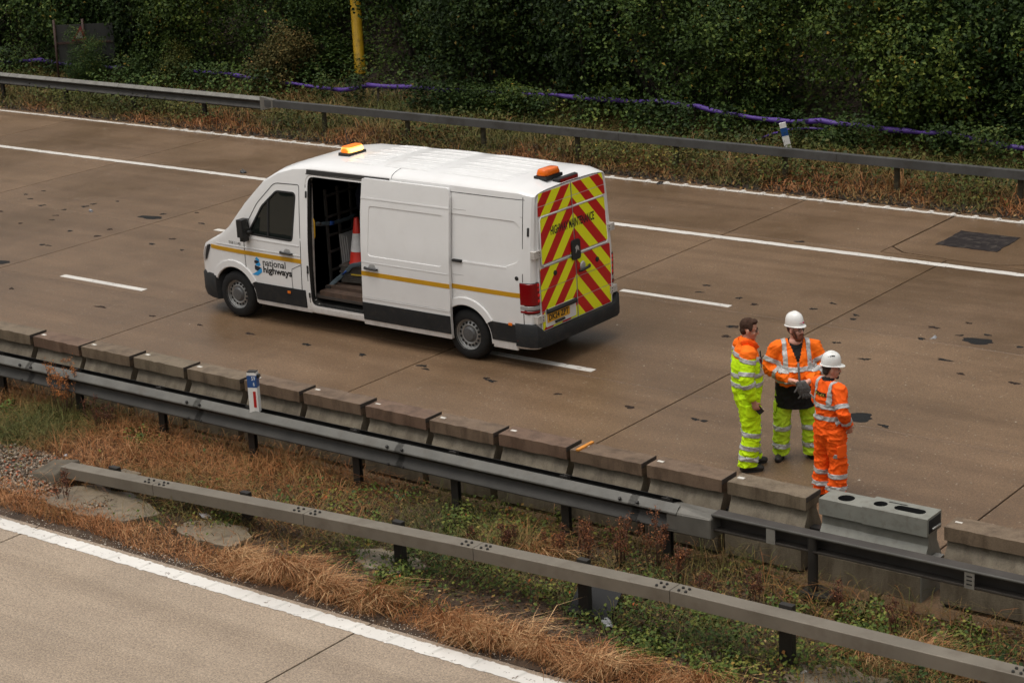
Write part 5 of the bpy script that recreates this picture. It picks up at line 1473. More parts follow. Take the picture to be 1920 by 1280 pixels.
def hand(bm, wrist, fdir, pdir, thumb_side, curl=0.5, size=1.0):
    """palm and five fingers; fdir finger direction, pdir palm facing direction, thumb_side direction of the thumb"""
    f = Vector(fdir).normalized(); p = Vector(pdir).normalized(); s = Vector(thumb_side).normalized(); w = Vector(wrist); k = size
    limb(bm, [w-f*.02, w+f*.045*k, w+f*.085*k], [(.024*k, .030*k), (.028*k, .034*k), (.024*k, .036*k)], 10, 3)
    limb(bm, [w+f*.05*k+s*.02*k, w+f*.08*k+s*.026*k], [.02*k, .016*k], 8, 2); limb(bm, [w+f*.05*k-s*.018*k, w+f*.08*k-s*.024*k], [.02*k, .016*k], 8, 2)
    for i, (o, l) in enumerate(((.030, .072), (.010, .080), (-.010, .075), (-.029, .060))):
        a = w + f*.082*k + s*o*k; c = curl*(1+.12*i)
        q1 = a + (f*math.cos(.5*c)+p*math.sin(.5*c))*l*.42*k; q2 = q1 + (f*math.cos(1.5*c)+p*math.sin(1.5*c))*l*.33*k; q3 = q2 + (f*math.cos(2.3*c)+p*math.sin(2.3*c))*l*.25*k
        limb(bm, [a-f*.02*k, a, q1, q2, q3], [.0105*k, .0100*k, .0093*k, .0086*k, .0074*k], 8, 2)
    a = w + f*.03*k + s*.028*k; b = a + (s*.75+f*.6+p*.25).normalized()*.036*k; c = b + (f*.85+s*.25+p*.5).normalized()*.032*k
    limb(bm, [w+f*.02*k+s*.012*k, a, b, c], [.016*k, .0135*k, .0115*k, .009*k], 8, 2)

def head_shape(bm, c, R, neck, chin=1.0):
    """c: head centre (between the ears); R: 3x3 turn of the head; faces +y"""
    def T(v): return Vector(c) + R @ Vector(v)
    ellipsoid(bm, T((0, -.012, .035)), (.077, .096, .092), 20, 14, R)          # skull
    ellipsoid(bm, T((0, .028, -.028)), (.062, .066, .078), 18, 12, R)          # face
    ellipsoid(bm, T((0, .040, -.078)), (.044, .044, .034), 14, 10, R)          # jaw
    ellipsoid(bm, T((0, .072, -.098)), (.022, .018, .018), 10, 8, R)           # chin
    limb(bm, [T((0, .084, .008)), T((0, .100, -.016)), T((0, .106, -.030))], [.011, .014, .016], 10, 3)   # nose
    for s in (-1, 1):
        ellipsoid(bm, T((s*.013, .096, -.034)), (.009, .011, .008), 8, 6, R)   # nostrils
        ellipsoid(bm, T((s*.028, .072, .020)), (.024, .016, .009), 10, 6, R)   # brow
        ellipsoid(bm, T((s*.040, .062, -.030)), (.022, .020, .020), 10, 8, R)  # cheek
        ellipsoid(bm, T((s*.079, -.008, -.012)), (.010, .020, .033), 10, 8, R) # ear
    ellipsoid(bm, T((0, .088, -.062)), (.023, .010, .008), 10, 6, R)           # lips
    limb(bm, [neck, T((0, -.012, -.075)), T((0, -.005, -.02))], [(.066, .064), (.058, .060), (.055, .06)], 14, 4)
    return T

def face_bits(T, R, body, glasses, brow, parent):
    for s in (-1, 1):
        bm = bmesh.new(); ellipsoid(bm, T((s*.029, .083, .004)), (.012, .007, .007), 10, 8, R); obj("eye", bm, MAT_EYE, parent)
        bm = bmesh.new(); limb(bm, [T((s*.012, .092, .024)), T((s*.03, .090, .028)), T((s*.046, .078, .022))], [.004, .005, .003], 6, 2); obj("eyebrow", bm, brow, parent)
    if glasses:
        bm = bmesh.new()
        for s in (-1, 1):
            q = [T((s*.031+.022*math.cos(a), .099-.006*abs(math.cos(a)), .001+.016*math.sin(a))) for a in np.linspace(0, 2*PI, 14)]
            tube(bm, q, .0026, 5)
            tube(bm, [T((s*.053, .094, .004)), T((s*.073, .06, .006)), T((s*.082, -.005, .004))], .0026, 5)
        tube(bm, [T((-.009, .10, .003)), T((.009, .10, .003))], .0026, 5)
        obj("spectacles", bm, MAT_FRAME, parent)

def helmet(T0, R, parent, peak=0.05, back=0.0, hk=1.0):
    T = lambda v: T0((v[0]*hk, v[1]*hk, .04+(v[2]-.04)*hk))
    bm = bmesh.new(); prof = [(1.0, 0.0), (1.0, .02), (.985, .055), (.93, .095), (.80, .135), (.58, .162), (.30, .177), (.02, .182)]
    seg = 36; rings = []
    c = (0, -.010, .060)
    for r, h in prof:
        rings.append([bm.verts.new(T((c[0]+.104*r*math.cos(2*PI*k/seg), c[1]+.126*r*math.sin(2*PI*k/seg), c[2]+h*.92))) for k in range(seg)])
    for a, b in zip(rings[:-1], rings[1:]):
        for k in range(seg): bm.faces.new((a[k], a[(k+1) % seg], b[(k+1) % seg], b[k]))
    bm.faces.new(rings[-1])
    # brim: short all round, a peak in front
    out = []
    for j_ in range(seg):
        a = 2*PI*j_/seg; fr = max(0, math.sin(a))**2
        d = 0.008 + peak*fr + back*max(0, -math.sin(a))
        out.append((bm.verts.new(T(((.104+d)*math.cos(a), c[1]+(.126+d)*math.sin(a), c[2]-.004-.012*fr))), bm.verts.new(T(((.104+d)*math.cos(a), c[1]+(.126+d)*math.sin(a), c[2]-.010-.012*fr))), bm.verts.new(T((.098*math.cos(a), c[1]+.12*math.sin(a), c[2]-.010)))))
    for k in range(seg):
        j = (k+1) % seg
        bm.faces.new((out[k][0], out[j][0], rings[0][j], rings[0][k])); bm.faces.new((out[k][1], out[j][1], out[j][0], out[k][0])); bm.faces.new((out[k][2], out[j][2], out[j][1], out[k][1]))
    bmesh.ops.recalc_face_normals(bm, faces=bm.faces[:])
    h = obj("helmet", bm, MAT_HELMET, parent, 40)
    bm = bmesh.new()
    for x in (-.03, 0, .03):
        pts = [T((x*(1-.3*abs(t)), c[1]+.126*math.sin(t*1.25), c[2]+.92*.182*math.cos(t*1.25)*(1-.02*abs(x)*30)-.003)) for t in np.linspace(-.75, .75, 9)]
        tube(bm, pts, [(.006, .007)]*9, 6)
    obj("helmet_ridge", bm, MAT_HELMET, h, 60)
    return h

def boots(pts, parent, mats=None):
    for a, toe in pts:
        a = Vector((a[0], a[1], 0.0)); d = Vector((toe[0], toe[1], 0)).normalized()
        bm = bmesh.new()
        limb(bm, [a-d*.06+Vector((0, 0, .045)), a+d*.02+Vector((0, 0, .05)), a+d*.10+Vector((0, 0, .043)), a+d*.17+Vector((0, 0, .036))], [(.042, .045), (.046, .052), (.048, .042), (.042, .034)], 14, 3)
        limb(bm, [a+Vector((0, 0, .05)), a+Vector((0, 0, .17))], [.052, .055], 14, 2)
        bo = remesh(bm, "boot", [MAT_BOOT], parent, .010, 2)
        bm = bmesh.new(); n = 20; side_ = Vector((-d.y, d.x, 0)); q = []
        for k in range(n):
            t = 2*PI*k/n; w = .050*(1+.1*math.cos(t)); p = a + d*(.055+.128*math.cos(t)) + side_*w*math.sin(t); q.append((p.x, p.y))
        prism(bm, q, 'z', 0.0, .022); obj("sole", bm, MAT_SEAL, bo)

# ---- person in yellow, orange shoulders, looking right, phone in hand
def person_yellow():
    p = empty("person", (-11.42, 19.085, 0), math.radians(42)-PI/2, "bareheaded person in yellow hi-vis jacket and trousers with orange shoulders, holding a phone", "person")
    bx_ = .0
    hipR, kneeR, ankR = (.10, 0, .92), (.115, .03, .50), (.12, -.03, .10)
    hipL, kneeL, ankL = (-.10, 0, .92), (-.115, .06, .50), (-.12, .07, .10)
    shR, elR, wrR = (.205, -.02, 1.47), (.285, -.06, 1.175), (.275, .02, .905)
    shL, elL, wrL = (-.205, -.02, 1.47), (-.275, -.05, 1.185), (-.265, .09, .96)
    # trousers
    bm = bmesh.new()
    for h, k, a in ((hipR, kneeR, ankR), (hipL, kneeL, ankL)):
        limb(bm, [h, k, (a[0], a[1], a[2]-.06)], [(.118, .132), (.096, .108), (.088, .112)])
    limb(bm, [(0, -.005, .86), (0, 0, .98), (0, .01, 1.08)], [(.165, .155), (.18, .165), (.175, .16)])
    tr = remesh(bm, "trousers", [MAT_HVY], p, .012, 5, folds(.009, 1.3, 6, 13, ((.50, .08, .9), (.16, .1, 1.2))))
    hem(tr, .075)
    for a, b in ((kneeR, ankR), (kneeL, ankL)):
        for t in (.04, .20, .33): ring_band(tr, a, b, t, .055, p, .16)
    bm = bmesh.new(); limb(bm, [(.215, 0.0, .83), (.217, 0.0, .70)], [(.018, .065), (.018, .065)]); remesh(bm, "cargo_pocket", [MAT_HVY], p, .01, 3)
    # jacket
    bm = bmesh.new()
    limb(bm, [(0, 0, .97), (0, .005, 1.1), (0, 0, 1.28), (0, -.012, 1.42)], [(.19, .178), (.19, .182), (.195, .178), (.175, .14)])
    limb(bm, [(-.20, -.015, 1.45), (0, -.02, 1.475), (.20, -.015, 1.45)], [.066, .082, .066])
    limb(bm, [(0, -.02, 1.47), (0, -.005, 1.545)], [(.10, .095), (.088, .09)])
    for s, e, w in ((shR, elR, wrR), (shL, elL, wrL)):
        limb(bm, [(s[0]*.8, s[1], s[2]-.02), s, e, (w[0], w[1]-.02, w[2]+.05)], [.085, .098, .086, .066])
    jk = remesh(bm, "jacket", [MAT_HVY, MAT_HVO], p, .012, 4, folds(.0055, 4.2, 7, 12, ((1.02, .07, .8), (1.18, .06, .5))))
    paint_by(jk, lambda c: 1 if c.z > 1.372 + 0.05*(abs(c.x) > .2) - .04*max(0, c.y*4) else 0)
    level_band(jk, 1.175, .05, p, lambda c: abs(c.x) < .2 and 1.05 < c.z < 1.3)
    level_band(jk, 1.06, .05, p, lambda c: abs(c.x) < .2 and .95 < c.z < 1.2)
    level_band(jk, 1.385, .05, p, lambda c: 1.28 < c.z < 1.48, (0.0, .25))
    for s, e, w in ((shR, elR, wrR), (shL, elL, wrL)):
        ring_band(jk, s, e, .245, .05, p, .13); ring_band(jk, e, w, .06, .05, p, .12)
    for s in (-1, 1):
        band(jk, [((s*.085, 0, 0), (1, 0, 0)), ((s*.085+.045, 0, 0), (-1, 0, 0)), ((0, 0, 1.19), (0, 0, 1)), ((0, 0, 1.37), (0, 0, -1))], p, lambda c: c.y > .02)
    # open collar
    bm = bmesh.new()
    for s in (-1, 1):
        limb(bm, [(s*.08, -.075, 1.55), (s*.10, 0.0, 1.565), (s*.085, .075, 1.525), (s*.055, .125, 1.475)], [(.010, .040), (.010, .042), (.010, .040), (.008, .03)], 10, 3)
    remesh(bm, "collar", [MAT_HVO2], p, .010, 2)
    # body: head, neck, hands, all one surface
    R = Matrix.Rotation(math.radians(-16), 3, 'Z') @ Matrix.Rotation(math.radians(-8), 3, 'X')
    bm = bmesh.new()
    hc = (0, .035, 1.685)
    T = head_shape(bm, hc, R, (0, -.01, 1.42))
    limb(bm, [(0, 0, .9), (0, 0, 1.2), (0, 0, 1.42)], [(.12, .09), (.13, .09), (.12, .07)])
    for s, e, w in ((shR, elR, wrR), (shL, elL, wrL)):
        limb(bm, [(0, 0, 1.40), s, e, w], [.05, .045, .037, .026], 10, 3)
    for h, k, a in ((hipR, kneeR, ankR), (hipL, kneeL, ankL)): limb(bm, [(0, 0, .92), h, k, a], [.08, .07, .05, .04], 10, 3)
    hand(bm, wrR, (-.05, .35, -1), (-.8, .5, .1), (-.1, 1, .25), .75)
    hand(bm, wrL, (.05, .3, -1), (.9, .2, 0), (0, 1, .2), .5)
    remesh(bm, "body", [MAT_SKIN_A], p, .0058, 2)
    MAT_HAIR = M("short_brown_hair", (0.050, 0.027, 0.018), 0.85, spec=0.15, var=0.35, scale=30, bmp=0.5, fine=120)
    bm = bmesh.new(); ellipsoid(bm, T((0, -.022, .050)), (.0805, .096, .088), 18, 12, R); ellipsoid(bm, T((0, -.055, -.005)), (.072, .054, .066), 16, 10, R); ellipsoid(bm, T((0, .045, .105)), (.062, .042, .026), 14, 8, R)
    for s in (-1, 1): ellipsoid(bm, T((s*.074, .015, .030)), (.010, .030, .034), 10, 8, R)
    remesh(bm, "hair", [MAT_HAIR], p, .008, 2, folds(.003, 2, 30, 30))
    face_bits(T, R, None, True, MAT_HAIR, p)
    boots(((ankR, (0, 1)), (ankL, (-.15, 1))), p)
    bm = bmesh.new(); box(bm, .015, .055, -.005, .005, -.045, .045); bevel_all(bm, .006, 2); bmesh.ops.rotate(bm, verts=bm.verts, cent=(0, 0, 0), matrix=Matrix.Rotation(.25, 3, 'X')); bmesh.ops.translate(bm, verts=bm.verts, vec=(.205, .0, 0))
    bm.free()
    bm = bmesh.new(); box(bm, -.008, .008, -.072, .072, -.036, .036); bevel_all(bm, .006, 2)
    bmesh.ops.rotate(bm, verts=bm.verts, cent=(0, 0, 0), matrix=Matrix.Rotation(-.9, 3, 'X'))
    ph = obj("phone", bm, MAT_SEAL); ph.parent = None
    ph.matrix_world = Matrix.Translation((-11.42, 19.085, 0)) @ Matrix.Rotation(math.radians(42)-PI/2, 4, 'Z') @ Matrix.Translation((.25, .075, .81))
    tag(ph, "black phone in the hand of the person in yellow", "phone")
    bm = bmesh.new(); box(bm, .262, .278, -.045, .035, 1.375, 1.465); bevel_all(bm, .006); 
    bmesh.ops.rotate(bm, verts=bm.verts, cent=(.27, 0, 1.42), matrix=Matrix.Rotation(-.35, 3, 'Y')); obj("shoulder_patch", bm, M("navy_patch", (0.015, 0.02, 0.07), 0.6), p)
    bm = bmesh.new(); box(bm, .02, .075, .125, .165, 1.22, 1.36); bevel_all(bm, .008); box(bm, .058, .07, .14, .155, 1.36, 1.44); obj("radio", bm, MAT_SEAL, p)
    bm = bmesh.new(); box(bm, .085, .125, .115, .15, 1.26, 1.36); bevel_all(bm, .01); obj("chest_badge", bm, M("dark_red_badge", (0.09, 0.01, 0.01), 0.5), p)
person_yellow()

# ---- broad bearded person in orange jacket, helmet, gloves in hand
def person_gloves():
    rz = math.radians(-50)-PI/2
    p = empty("person", (-11.12, 19.68, 0), rz, "broad bearded person in white helmet, orange jacket and yellow trousers holding grey gloves", "person"); p.scale = (.957, .957, .957)
    hipR, kneeR, ankR = (.12, 0, .90), (.17, .02, .49), (.185, .0, .10)
    hipL, kneeL, ankL = (-.12, 0, .90), (-.17, .03, .49), (-.19, .04, .10)
    shR, elR, wrR = (.225, -.01, 1.44), (.345, .02, 1.185), (.115, .30, 1.095)
    shL, elL, wrL = (-.225, -.01, 1.44), (-.345, .03, 1.185), (-.105, .31, 1.075)
    bm = bmesh.new()
    for h, k, a in ((hipR, kneeR, ankR), (hipL, kneeL, ankL)):
        limb(bm, [h, k, (a[0], a[1], a[2]-.06)], [(.128, .125), (.104, .108), (.098, .11)])
    limb(bm, [(0, 0, .84), (0, 0, 1.0)], [(.19, .14), (.20, .15)])
    tr = remesh(bm, "trousers", [MAT_HVY2], p, .012, 5, folds(.009, 2.2, 6, 12, ((.5, .08, .8), (.16, .09, 1.3))))
    hem(tr, .065)
    for a, b in ((kneeR, ankR), (kneeL, ankL)):
        for t in (.07, .30): ring_band(tr, a, b, t, .06, p, .17)
    bm = bmesh.new(); limb(bm, [(.255, .02, .74), (.262, .02, .63)], [(.018, .07), (.018, .07)]); remesh(bm, "cargo_pocket", [MAT_HVY2], p, .01, 3)
    # black long shirt
    bm = bmesh.new()
    limb(bm, [(0, .0, .68), (0, .015, .95), (0, .04, 1.10), (0, .01, 1.32), (0, -.01, 1.43)], [(.262, .205), (.252, .20), (.225, .19), (.19, .14), (.15, .10)])
    sh = remesh(bm, "shirt", [MAT_BLACKC], p, .013, 4, folds(.006, 5, 6, 9)); hem(sh, .705, .1)
    # orange jacket, open at the neck
    bm = bmesh.new()
    limb(bm, [(0, .02, 1.0), (0, .04, 1.10), (0, .015, 1.30), (0, -.012, 1.42)], [(.245, .195), (.242, .212), (.228, .172), (.185, .122)])
    limb(bm, [(-.215, -.01, 1.43), (0, -.025, 1.46), (.215, -.01, 1.43)], [.072, .085, .072])
    for s, e, w in ((shR, elR, wrR), (shL, elL, wrL)):
        E_, W_ = Vector(e), Vector(w); q = E_.lerp(W_, .86)
        limb(bm, [(s[0]*.8, s[1], s[2]-.02), s, e, q], [.085, .090, .078, .058])
    jk = remesh(bm, "jacket", [MAT_HVO, MAT_BLACKC], p, .012, 4, folds(.008, 7.7, 7, 11, ((1.03, .06, .6), (1.18, .07, .9))))
    paint_by(jk, lambda c: 1 if (c.y > .03 and c.z > 1.26 and abs(c.x) < (c.z-1.26)*.36) or (c.z > 1.505 and abs(c.x) < .09) else 0)
    for z in (1.20, 1.045): level_band(jk, z, .055, p, lambda c, z=z: abs(c.x) < .25 and abs(c.z-z) < .1 and not (c.y > .19 and abs(c.x) < .02 and False))
    for s in (-1, 1):
        band(jk, [((s*.145-.027, 0, 0), (1, 0, 0)), ((s*.145+.027, 0, 0), (-1, 0, 0)), ((0, 0, 1.20), (0, 0, 1))], p, lambda c: c.z > 1.15)
    for s, e, w in ((shR, elR, wrR), (shL, elL, wrL)):
        ring_band(jk, s, e, .175, .055, p, .15); ring_band(jk, e, w, .16, .055, p, .12)
    bm = bmesh.new(); tube(bm, [(0, .245, 1.0), (0, .262, 1.10), (0, .222, 1.22), (0, .200, 1.28)], [(.014, .008)]*4, 6); obj("zip", bm, M("grey_zip", (.12, .12, .12), .5), p)
    bm = bmesh.new(); box(bm, -.155, -.145, .163, .170, 1.292, 1.31); obj("chest_mark", bm, M("magenta_mark", (.55, .02, .12), .5), p)
    R = Matrix.Rotation(math.radians(40), 3, 'Z') @ Matrix.Rotation(math.radians(3), 3, 'X')
    bm = bmesh.new(); hc = (0, .03, 1.655)
    T = head_shape(bm, hc, R, (0, -.01, 1.40))
    limb(bm, [(0, 0, .9), (0, 0, 1.2), (0, 0, 1.40)], [(.12, .09), (.13, .09), (.12, .07)])
    ellipsoid(bm, (0, .02, 1.50), (.085, .08, .06))
    for s, e, w in ((shR, elR, wrR), (shL, elL, wrL)): limb(bm, [(0, 0, 1.38), s, e, w], [.05, .05, .042, .030], 10, 3)
    for h, k, a in ((hipR, kneeR, ankR), (hipL, kneeL, ankL)): limb(bm, [(0, 0, .92), h, k, a], [.08, .07, .05, .04], 10, 3)
    hand(bm, wrR, (-.85, .4, -.25), (-.2, -.2, -.9), (.2, .75, .5), .55, 1.05)
    hand(bm, wrL, (.80, .45, -.30), (.2, -.1, -.9), (-.2, .75, .5), .6, 1.05)
    remesh(bm, "body", [MAT_SKIN_B], p, .0062, 2)
    MAT_BEARD = M("red_brown_beard", (0.17, 0.05, 0.022), 0.7, var=0.3, scale=40, bmp=0.5, fine=120)
    bm = bmesh.new(); ellipsoid(bm, T((0, .045, -.098)), (.064, .060, .054), 16, 10, R); ellipsoid(bm, T((0, .078, -.085)), (.036, .028, .040), 12, 8, R)
    for s in (-1, 1): ellipsoid(bm, T((s*.060, .030, -.055)), (.016, .032, .048), 12, 8, R); ellipsoid(bm, T((s*.02, .094, -.049)), (.02, .010, .008), 10, 6, R)
    remesh(bm, "beard", [MAT_BEARD], p, .007, 2, folds(.003, 2, 40, 40))
    bm = bmesh.new(); ellipsoid(bm, T((0, -.045, .01)), (.080, .065, .07), 16, 10, R); remesh(bm, "hair", [MAT_BEARD], p, .008, 2)
    face_bits(T, R, None, True, MAT_BEARD, p)
    hm = helmet(T, R, p, .026, .004, .97)
    bm = bmesh.new(); ellipsoid(bm, T((-.005, .124, .098)), (.011, .005, .013), 8, 6, R); obj("helmet_mark", bm, bpy.data.materials["magenta_mark"], hm)
    bm = bmesh.new()
    tube(bm, [T((.107*math.sin(u), -.006+.130*math.cos(u), .097)) for u in np.linspace(.10, .45, 6)], .005, 5)
    obj("helmet_print", bm, M("dull_red_print", (.40, .16, .18), .5), hm)
    bm = bmesh.new()
    for s in (-1, 1): tube(bm, [T((s*.088, .045, .045)), T((s*.086, .05, -.02)), T((s*.062, .066, -.09)), T((0, .085, -.128))], .0045, 5)
    for s in (-1, 1): tube(bm, [T((s*.09, -.06, .045)), T((s*.085, -.02, -.03)), T((s*.062, .066, -.09))], .0045, 5)
    obj("chin_strap", bm, MAT_SEAL, p)
    boots(((ankR, (.45, 1)), (ankL, (-.5, 1))), p)
    # gloves hanging from the hands: two limp gloves with fingers
    W = Matrix.Translation((-11.12, 19.68, 0)) @ Matrix.Rotation(rz, 4, 'Z') @ Matrix.Scale(.957, 4)
    for k, (dx, lab) in enumerate(((-.02, "upper grey work glove of the pair held by the bearded person"), (.045, "lower grey work glove of the pair held by the bearded person"))):
        bm = bmesh.new()
        limb(bm, [(dx, .40, 1.10), (dx-.03, .405, 1.03), (dx-.05, .40, .975)], [(.035, .018), (.048, .022), (.05, .02)], 12, 3)
        for i in range(4):
            o = -.04+.026*i
            limb(bm, [(dx-.05+o*.7, .402, .985), (dx-.07+o*1.3-.01*k, .405, .925), (dx-.075+o*1.8, .398, .885+.008*abs(i-1.5))], [.014, .0125, .010], 8, 3)
        limb(bm, [(dx+.01, .41, 1.03), (dx+.04, .415, .98)], [.014, .011], 8, 3)
        g = remesh(bm, "work_glove", [M("grey_knit_glove", (.085, .083, .080), .8, var=.3, scale=30) if k == 0 else bpy.data.materials["grey_knit_glove"], M("pale_fingertips", (.20, .10, .09), .8)], None, .007, 2, folds(.003, k, 20, 20))
        g.matrix_world = W; tag(g, lab, "glove")
person_gloves()

# ---- person seen from behind in orange jacket and trousers
def person_back():
    rz = math.radians(66)-PI/2
    p = empty("person", (-10.12, 18.66, 0), rz, "person seen from behind in white helmet, orange jacket and orange trousers", "person"); p.scale = (.95, .95, .95)
    hipR, kneeR, ankR = (.10, 0, .90), (.125, .03, .50), (.135, -.01, .10)
    hipL, kneeL, ankL = (-.10, 0, .90), (-.13, .02, .50), (-.145, .0, .10)
    shR, elR, wrR = (.20, -.01, 1.42), (.315, -.05, 1.165), (.235, .10, .97)
    shL, elL, wrL = (-.20, -.01, 1.42), (-.27, .04, 1.165), (-.20, .20, 1.02)
    bm = bmesh.new()
    for h, k, a in ((hipR, kneeR, ankR), (hipL, kneeL, ankL)):
        limb(bm, [h, k, (a[0], a[1], a[2]-.07)], [(.125, .125), (.105, .110), (.096, .112)])
    limb(bm, [(0, -.02, .84), (0, -.01, .96), (0, 0, 1.04)], [(.18, .15), (.18, .145), (.17, .135)])
    limb(bm, [(0, .0, .70), (0, -.03, .80)], [(.10, .09), (.13, .12)])
    tr = remesh(bm, "trousers", [MAT_HVO2], p, .012, 4, folds(.010, 3.1, 6, 13, ((.5, .08, .7), (.16, .1, 1.3), (.8, .08, .6))))
    hem(tr, .065)
    for a, b in ((kneeR, ankR), (kneeL, ankL)):
        for t in (.15, .30): ring_band(tr, a, b, t, .055, p, .17)
    band(tr, [((.17, 0, .585), (0, 0, 1)), ((.17, 0, .635), (0, 0, -1)), ((0, -.07, 0), (0, 1, 0)), ((0, .06, 0), (0, -1, 0))], p, lambda c: c.x > .16)
    bm = bmesh.new(); limb(bm, [(.225, 0, .74), (.232, 0, .60)], [(.015, .075), (.015, .07)]); remesh(bm, "cargo_pocket", [MAT_HVO2], p, .01, 3)
    bm = bmesh.new()
    limb(bm, [(0, -.005, .965), (0, 0, 1.08), (0, -.005, 1.26), (0, -.015, 1.38)], [(.188, .15), (.185, .148), (.19, .142), (.165, .115)])
    limb(bm, [(-.19, -.01, 1.40), (0, -.025, 1.43), (.19, -.01, 1.40)], [.066, .080, .066])
    limb(bm, [(0, -.02, 1.42), (0, -.012, 1.475)], [(.092, .088), (.076, .078)])
    for s, e, w in ((shR, elR, wrR), (shL, elL, wrL)):
        limb(bm, [(s[0]*.8, s[1], s[2]-.02), s, e, (w[0], w[1]-.01, w[2]+.02)], [.080, .086, .074, .062])
    jk = remesh(bm, "jacket", [MAT_HVO2, MAT_BLACKC], p, .012, 4, folds(.009, 9.3, 7, 11, ((1.0, .06, .7), (1.18, .07, .6))))
    paint_by(jk, lambda c: 1 if c.z > 1.492 and abs(c.x) < .1 else 0)
    for z in (1.20, 1.06): level_band(jk, z, .055, p, lambda c, z=z: abs(c.x) < .205 and abs(c.z-z) < .1)
    for s in (-1, 1):
        band(jk, [((s*.125-.026, 0, 0), (1, 0, 0)), ((s*.125+.026, 0, 0), (-1, 0, 0)), ((0, 0, 1.20), (0, 0, 1))], p, lambda c: c.z > 1.15)
    for s, e, w in ((shR, elR, wrR), (shL, elL, wrL)):
        ring_band(jk, s, e, .20, .055, p, .14); ring_band(jk, e, w, .15, .055, p, .13)
    # back patch follows the jacket
    bm = bmesh.new()
    pb = band(jk, [((-.115, 0, 0), (1, 0, 0)), ((.085, 0, 0), (-1, 0, 0)), ((0, 0, 1.318), (0, 0, 1)), ((0, 0, 1.362), (0, 0, -1))], p, lambda c: c.y < -.03, .003, .004, MAT_BLACKC, "back_patch")
    bm.free()
    t = text_bm("AM CLARK", .185, .028, .012)
    ys = [(v.co.x, v.co.z, v.co.y) for v in pb.data.vertices]
    for v in t.verts:
        x, z = -.108 + v.co.x, 1.326 + v.co.y
        y = min(ys, key=lambda q: (q[0]-x)**2+(q[1]-z)**2)[2]
        v.co = Vector((x, y-.007, z))
    obj("back_lettering", t, M("yellow_lettering", (.55, .38, .04), .5), p)
    R = Matrix.Rotation(math.radians(-28), 3, 'Z') @ Matrix.Rotation(math.radians(-4), 3, 'X')
    bm = bmesh.new(); hc = (.0, .03, 1.610)
    T = head_shape(bm, hc, R, (0, -.015, 1.38))
    limb(bm, [(0, 0, .9), (0, 0, 1.2), (0, 0, 1.38)], [(.12, .09), (.13, .09), (.12, .07)])
    for s, e, w in ((shR, elR, wrR), (shL, elL, wrL)): limb(bm, [(0, 0, 1.36), s, e, w], [.05, .045, .037, .026], 10, 3)
    for h, k, a in ((hipR, kneeR, ankR), (hipL, kneeL, ankL)): limb(bm, [(0, 0, .92), h, k, a], [.08, .07, .05, .04], 10, 3)
    hand(bm, wrR, (-.2, .35, -1), (-.9, .2, 0), (0, 1, .2), .6)
    hand(bm, wrL, (.2, .35, -1), (.9, .2, 0), (0, 1, .2), .6)
    remesh(bm, "body", [MAT_SKIN_C], p, .0058, 2)
    MAT_HAIRC = M("dark_cropped_hair", (0.028, 0.017, 0.012), 0.7, var=0.3, scale=40, bmp=0.4, fine=120)
    bm = bmesh.new(); ellipsoid(bm, T((0, -.035, .03)), (.079, .078, .072), 18, 12, R); ellipsoid(bm, T((0, -.06, -.02)), (.066, .045, .055), 14, 10, R)
    remesh(bm, "hair", [MAT_HAIRC], p, .008, 2)
    bm = bmesh.new(); ellipsoid(bm, T((0, .074, -.098)), (.028, .024, .024), 12, 8, R)
    for s in (-1, 1): ellipsoid(bm, T((s*.016, .096, -.050)), (.018, .009, .007), 8, 6, R)
    remesh(bm, "beard", [MAT_HAIRC], p, .006, 1)
    face_bits(T, R, None, False, MAT_HAIRC, p)
    hm = helmet(T, R, p, .045, .006, .93)
    bm = bmesh.new()
    for k in range(4):
        a = -.42 + .17*k
        for r in (0,):
            c = T((.072*math.cos(a*1.4)+.006, -.006+.13*math.sin(a*.9), .185-.05*abs(a)))
            ellipsoid(bm, c, (.006, .012, .006), 8, 6, R)
    obj("helmet_vents", bm, MAT_SEAL, hm)
    boots(((ankR, (.2, 1)), (ankL, (-.2, 1))), p)
person_back()
# ------------------------------------------------------------------ plants
def unit(v): return v / np.maximum(np.linalg.norm(v, axis=-1, keepdims=True), 1e-6)

def leaves_np(P, Nn, size, aspect=0.62, fold=0.18):
    """two-triangle folded leaves at points P lying roughly across normals Nn"""
    n = len(P)
    r = unit(RNG.normal(size=(n, 3)))
    Nn = unit(Nn)
    u = unit(np.cross(Nn, r)); v = np.cross(Nn, u)
    s = size[:, None]
    base = P - u*s*0.5; tip = P + u*s*0.5
    l = P + v*s*aspect*0.5 + Nn*s*fold; q = P - v*s*aspect*0.5 + Nn*s*fold
    V = np.stack([base, q, tip, l], 1).reshape(-1, 3)
    k = 4*np.arange(n)[:, None]
    F = np.stack([k+[0, 1, 2], k+[0, 2, 3]], 1).reshape(-1, 3)
    return V, F

def blades_np(P, h, lean, w):
    """grass blades: base points, heights, horizontal lean vectors (length = reach), widths"""
    n = len(P)
    side_ = unit(np.stack([-lean[:, 1], lean[:, 0], np.zeros(n)], -1) + RNG.normal(0, .3, (n, 3)))
    side_[:, 2] *= .2
    up = np.array([0, 0, 1.0])
    q = np.minimum(1, np.linalg.norm(lean, axis=1)/np.maximum(h, .01)/2.2)[:, None]
    mid = P + up*h[:, None]*(.62-.12*q) + lean*.36; tip = P + up*h[:, None]*(1-.72*q) + lean
    W = w[:, None]
    V = np.stack([P-side_*W*.5, P+side_*W*.5, mid-side_*W*.42, mid+side_*W*.42, tip], 1).reshape(-1, 3)
    k = 5*np.arange(n)[:, None]
    F = np.stack([k+[0, 1, 3], k+[0, 3, 2], k+[2, 3, 4]], 1).reshape(-1, 3)
    return V, F

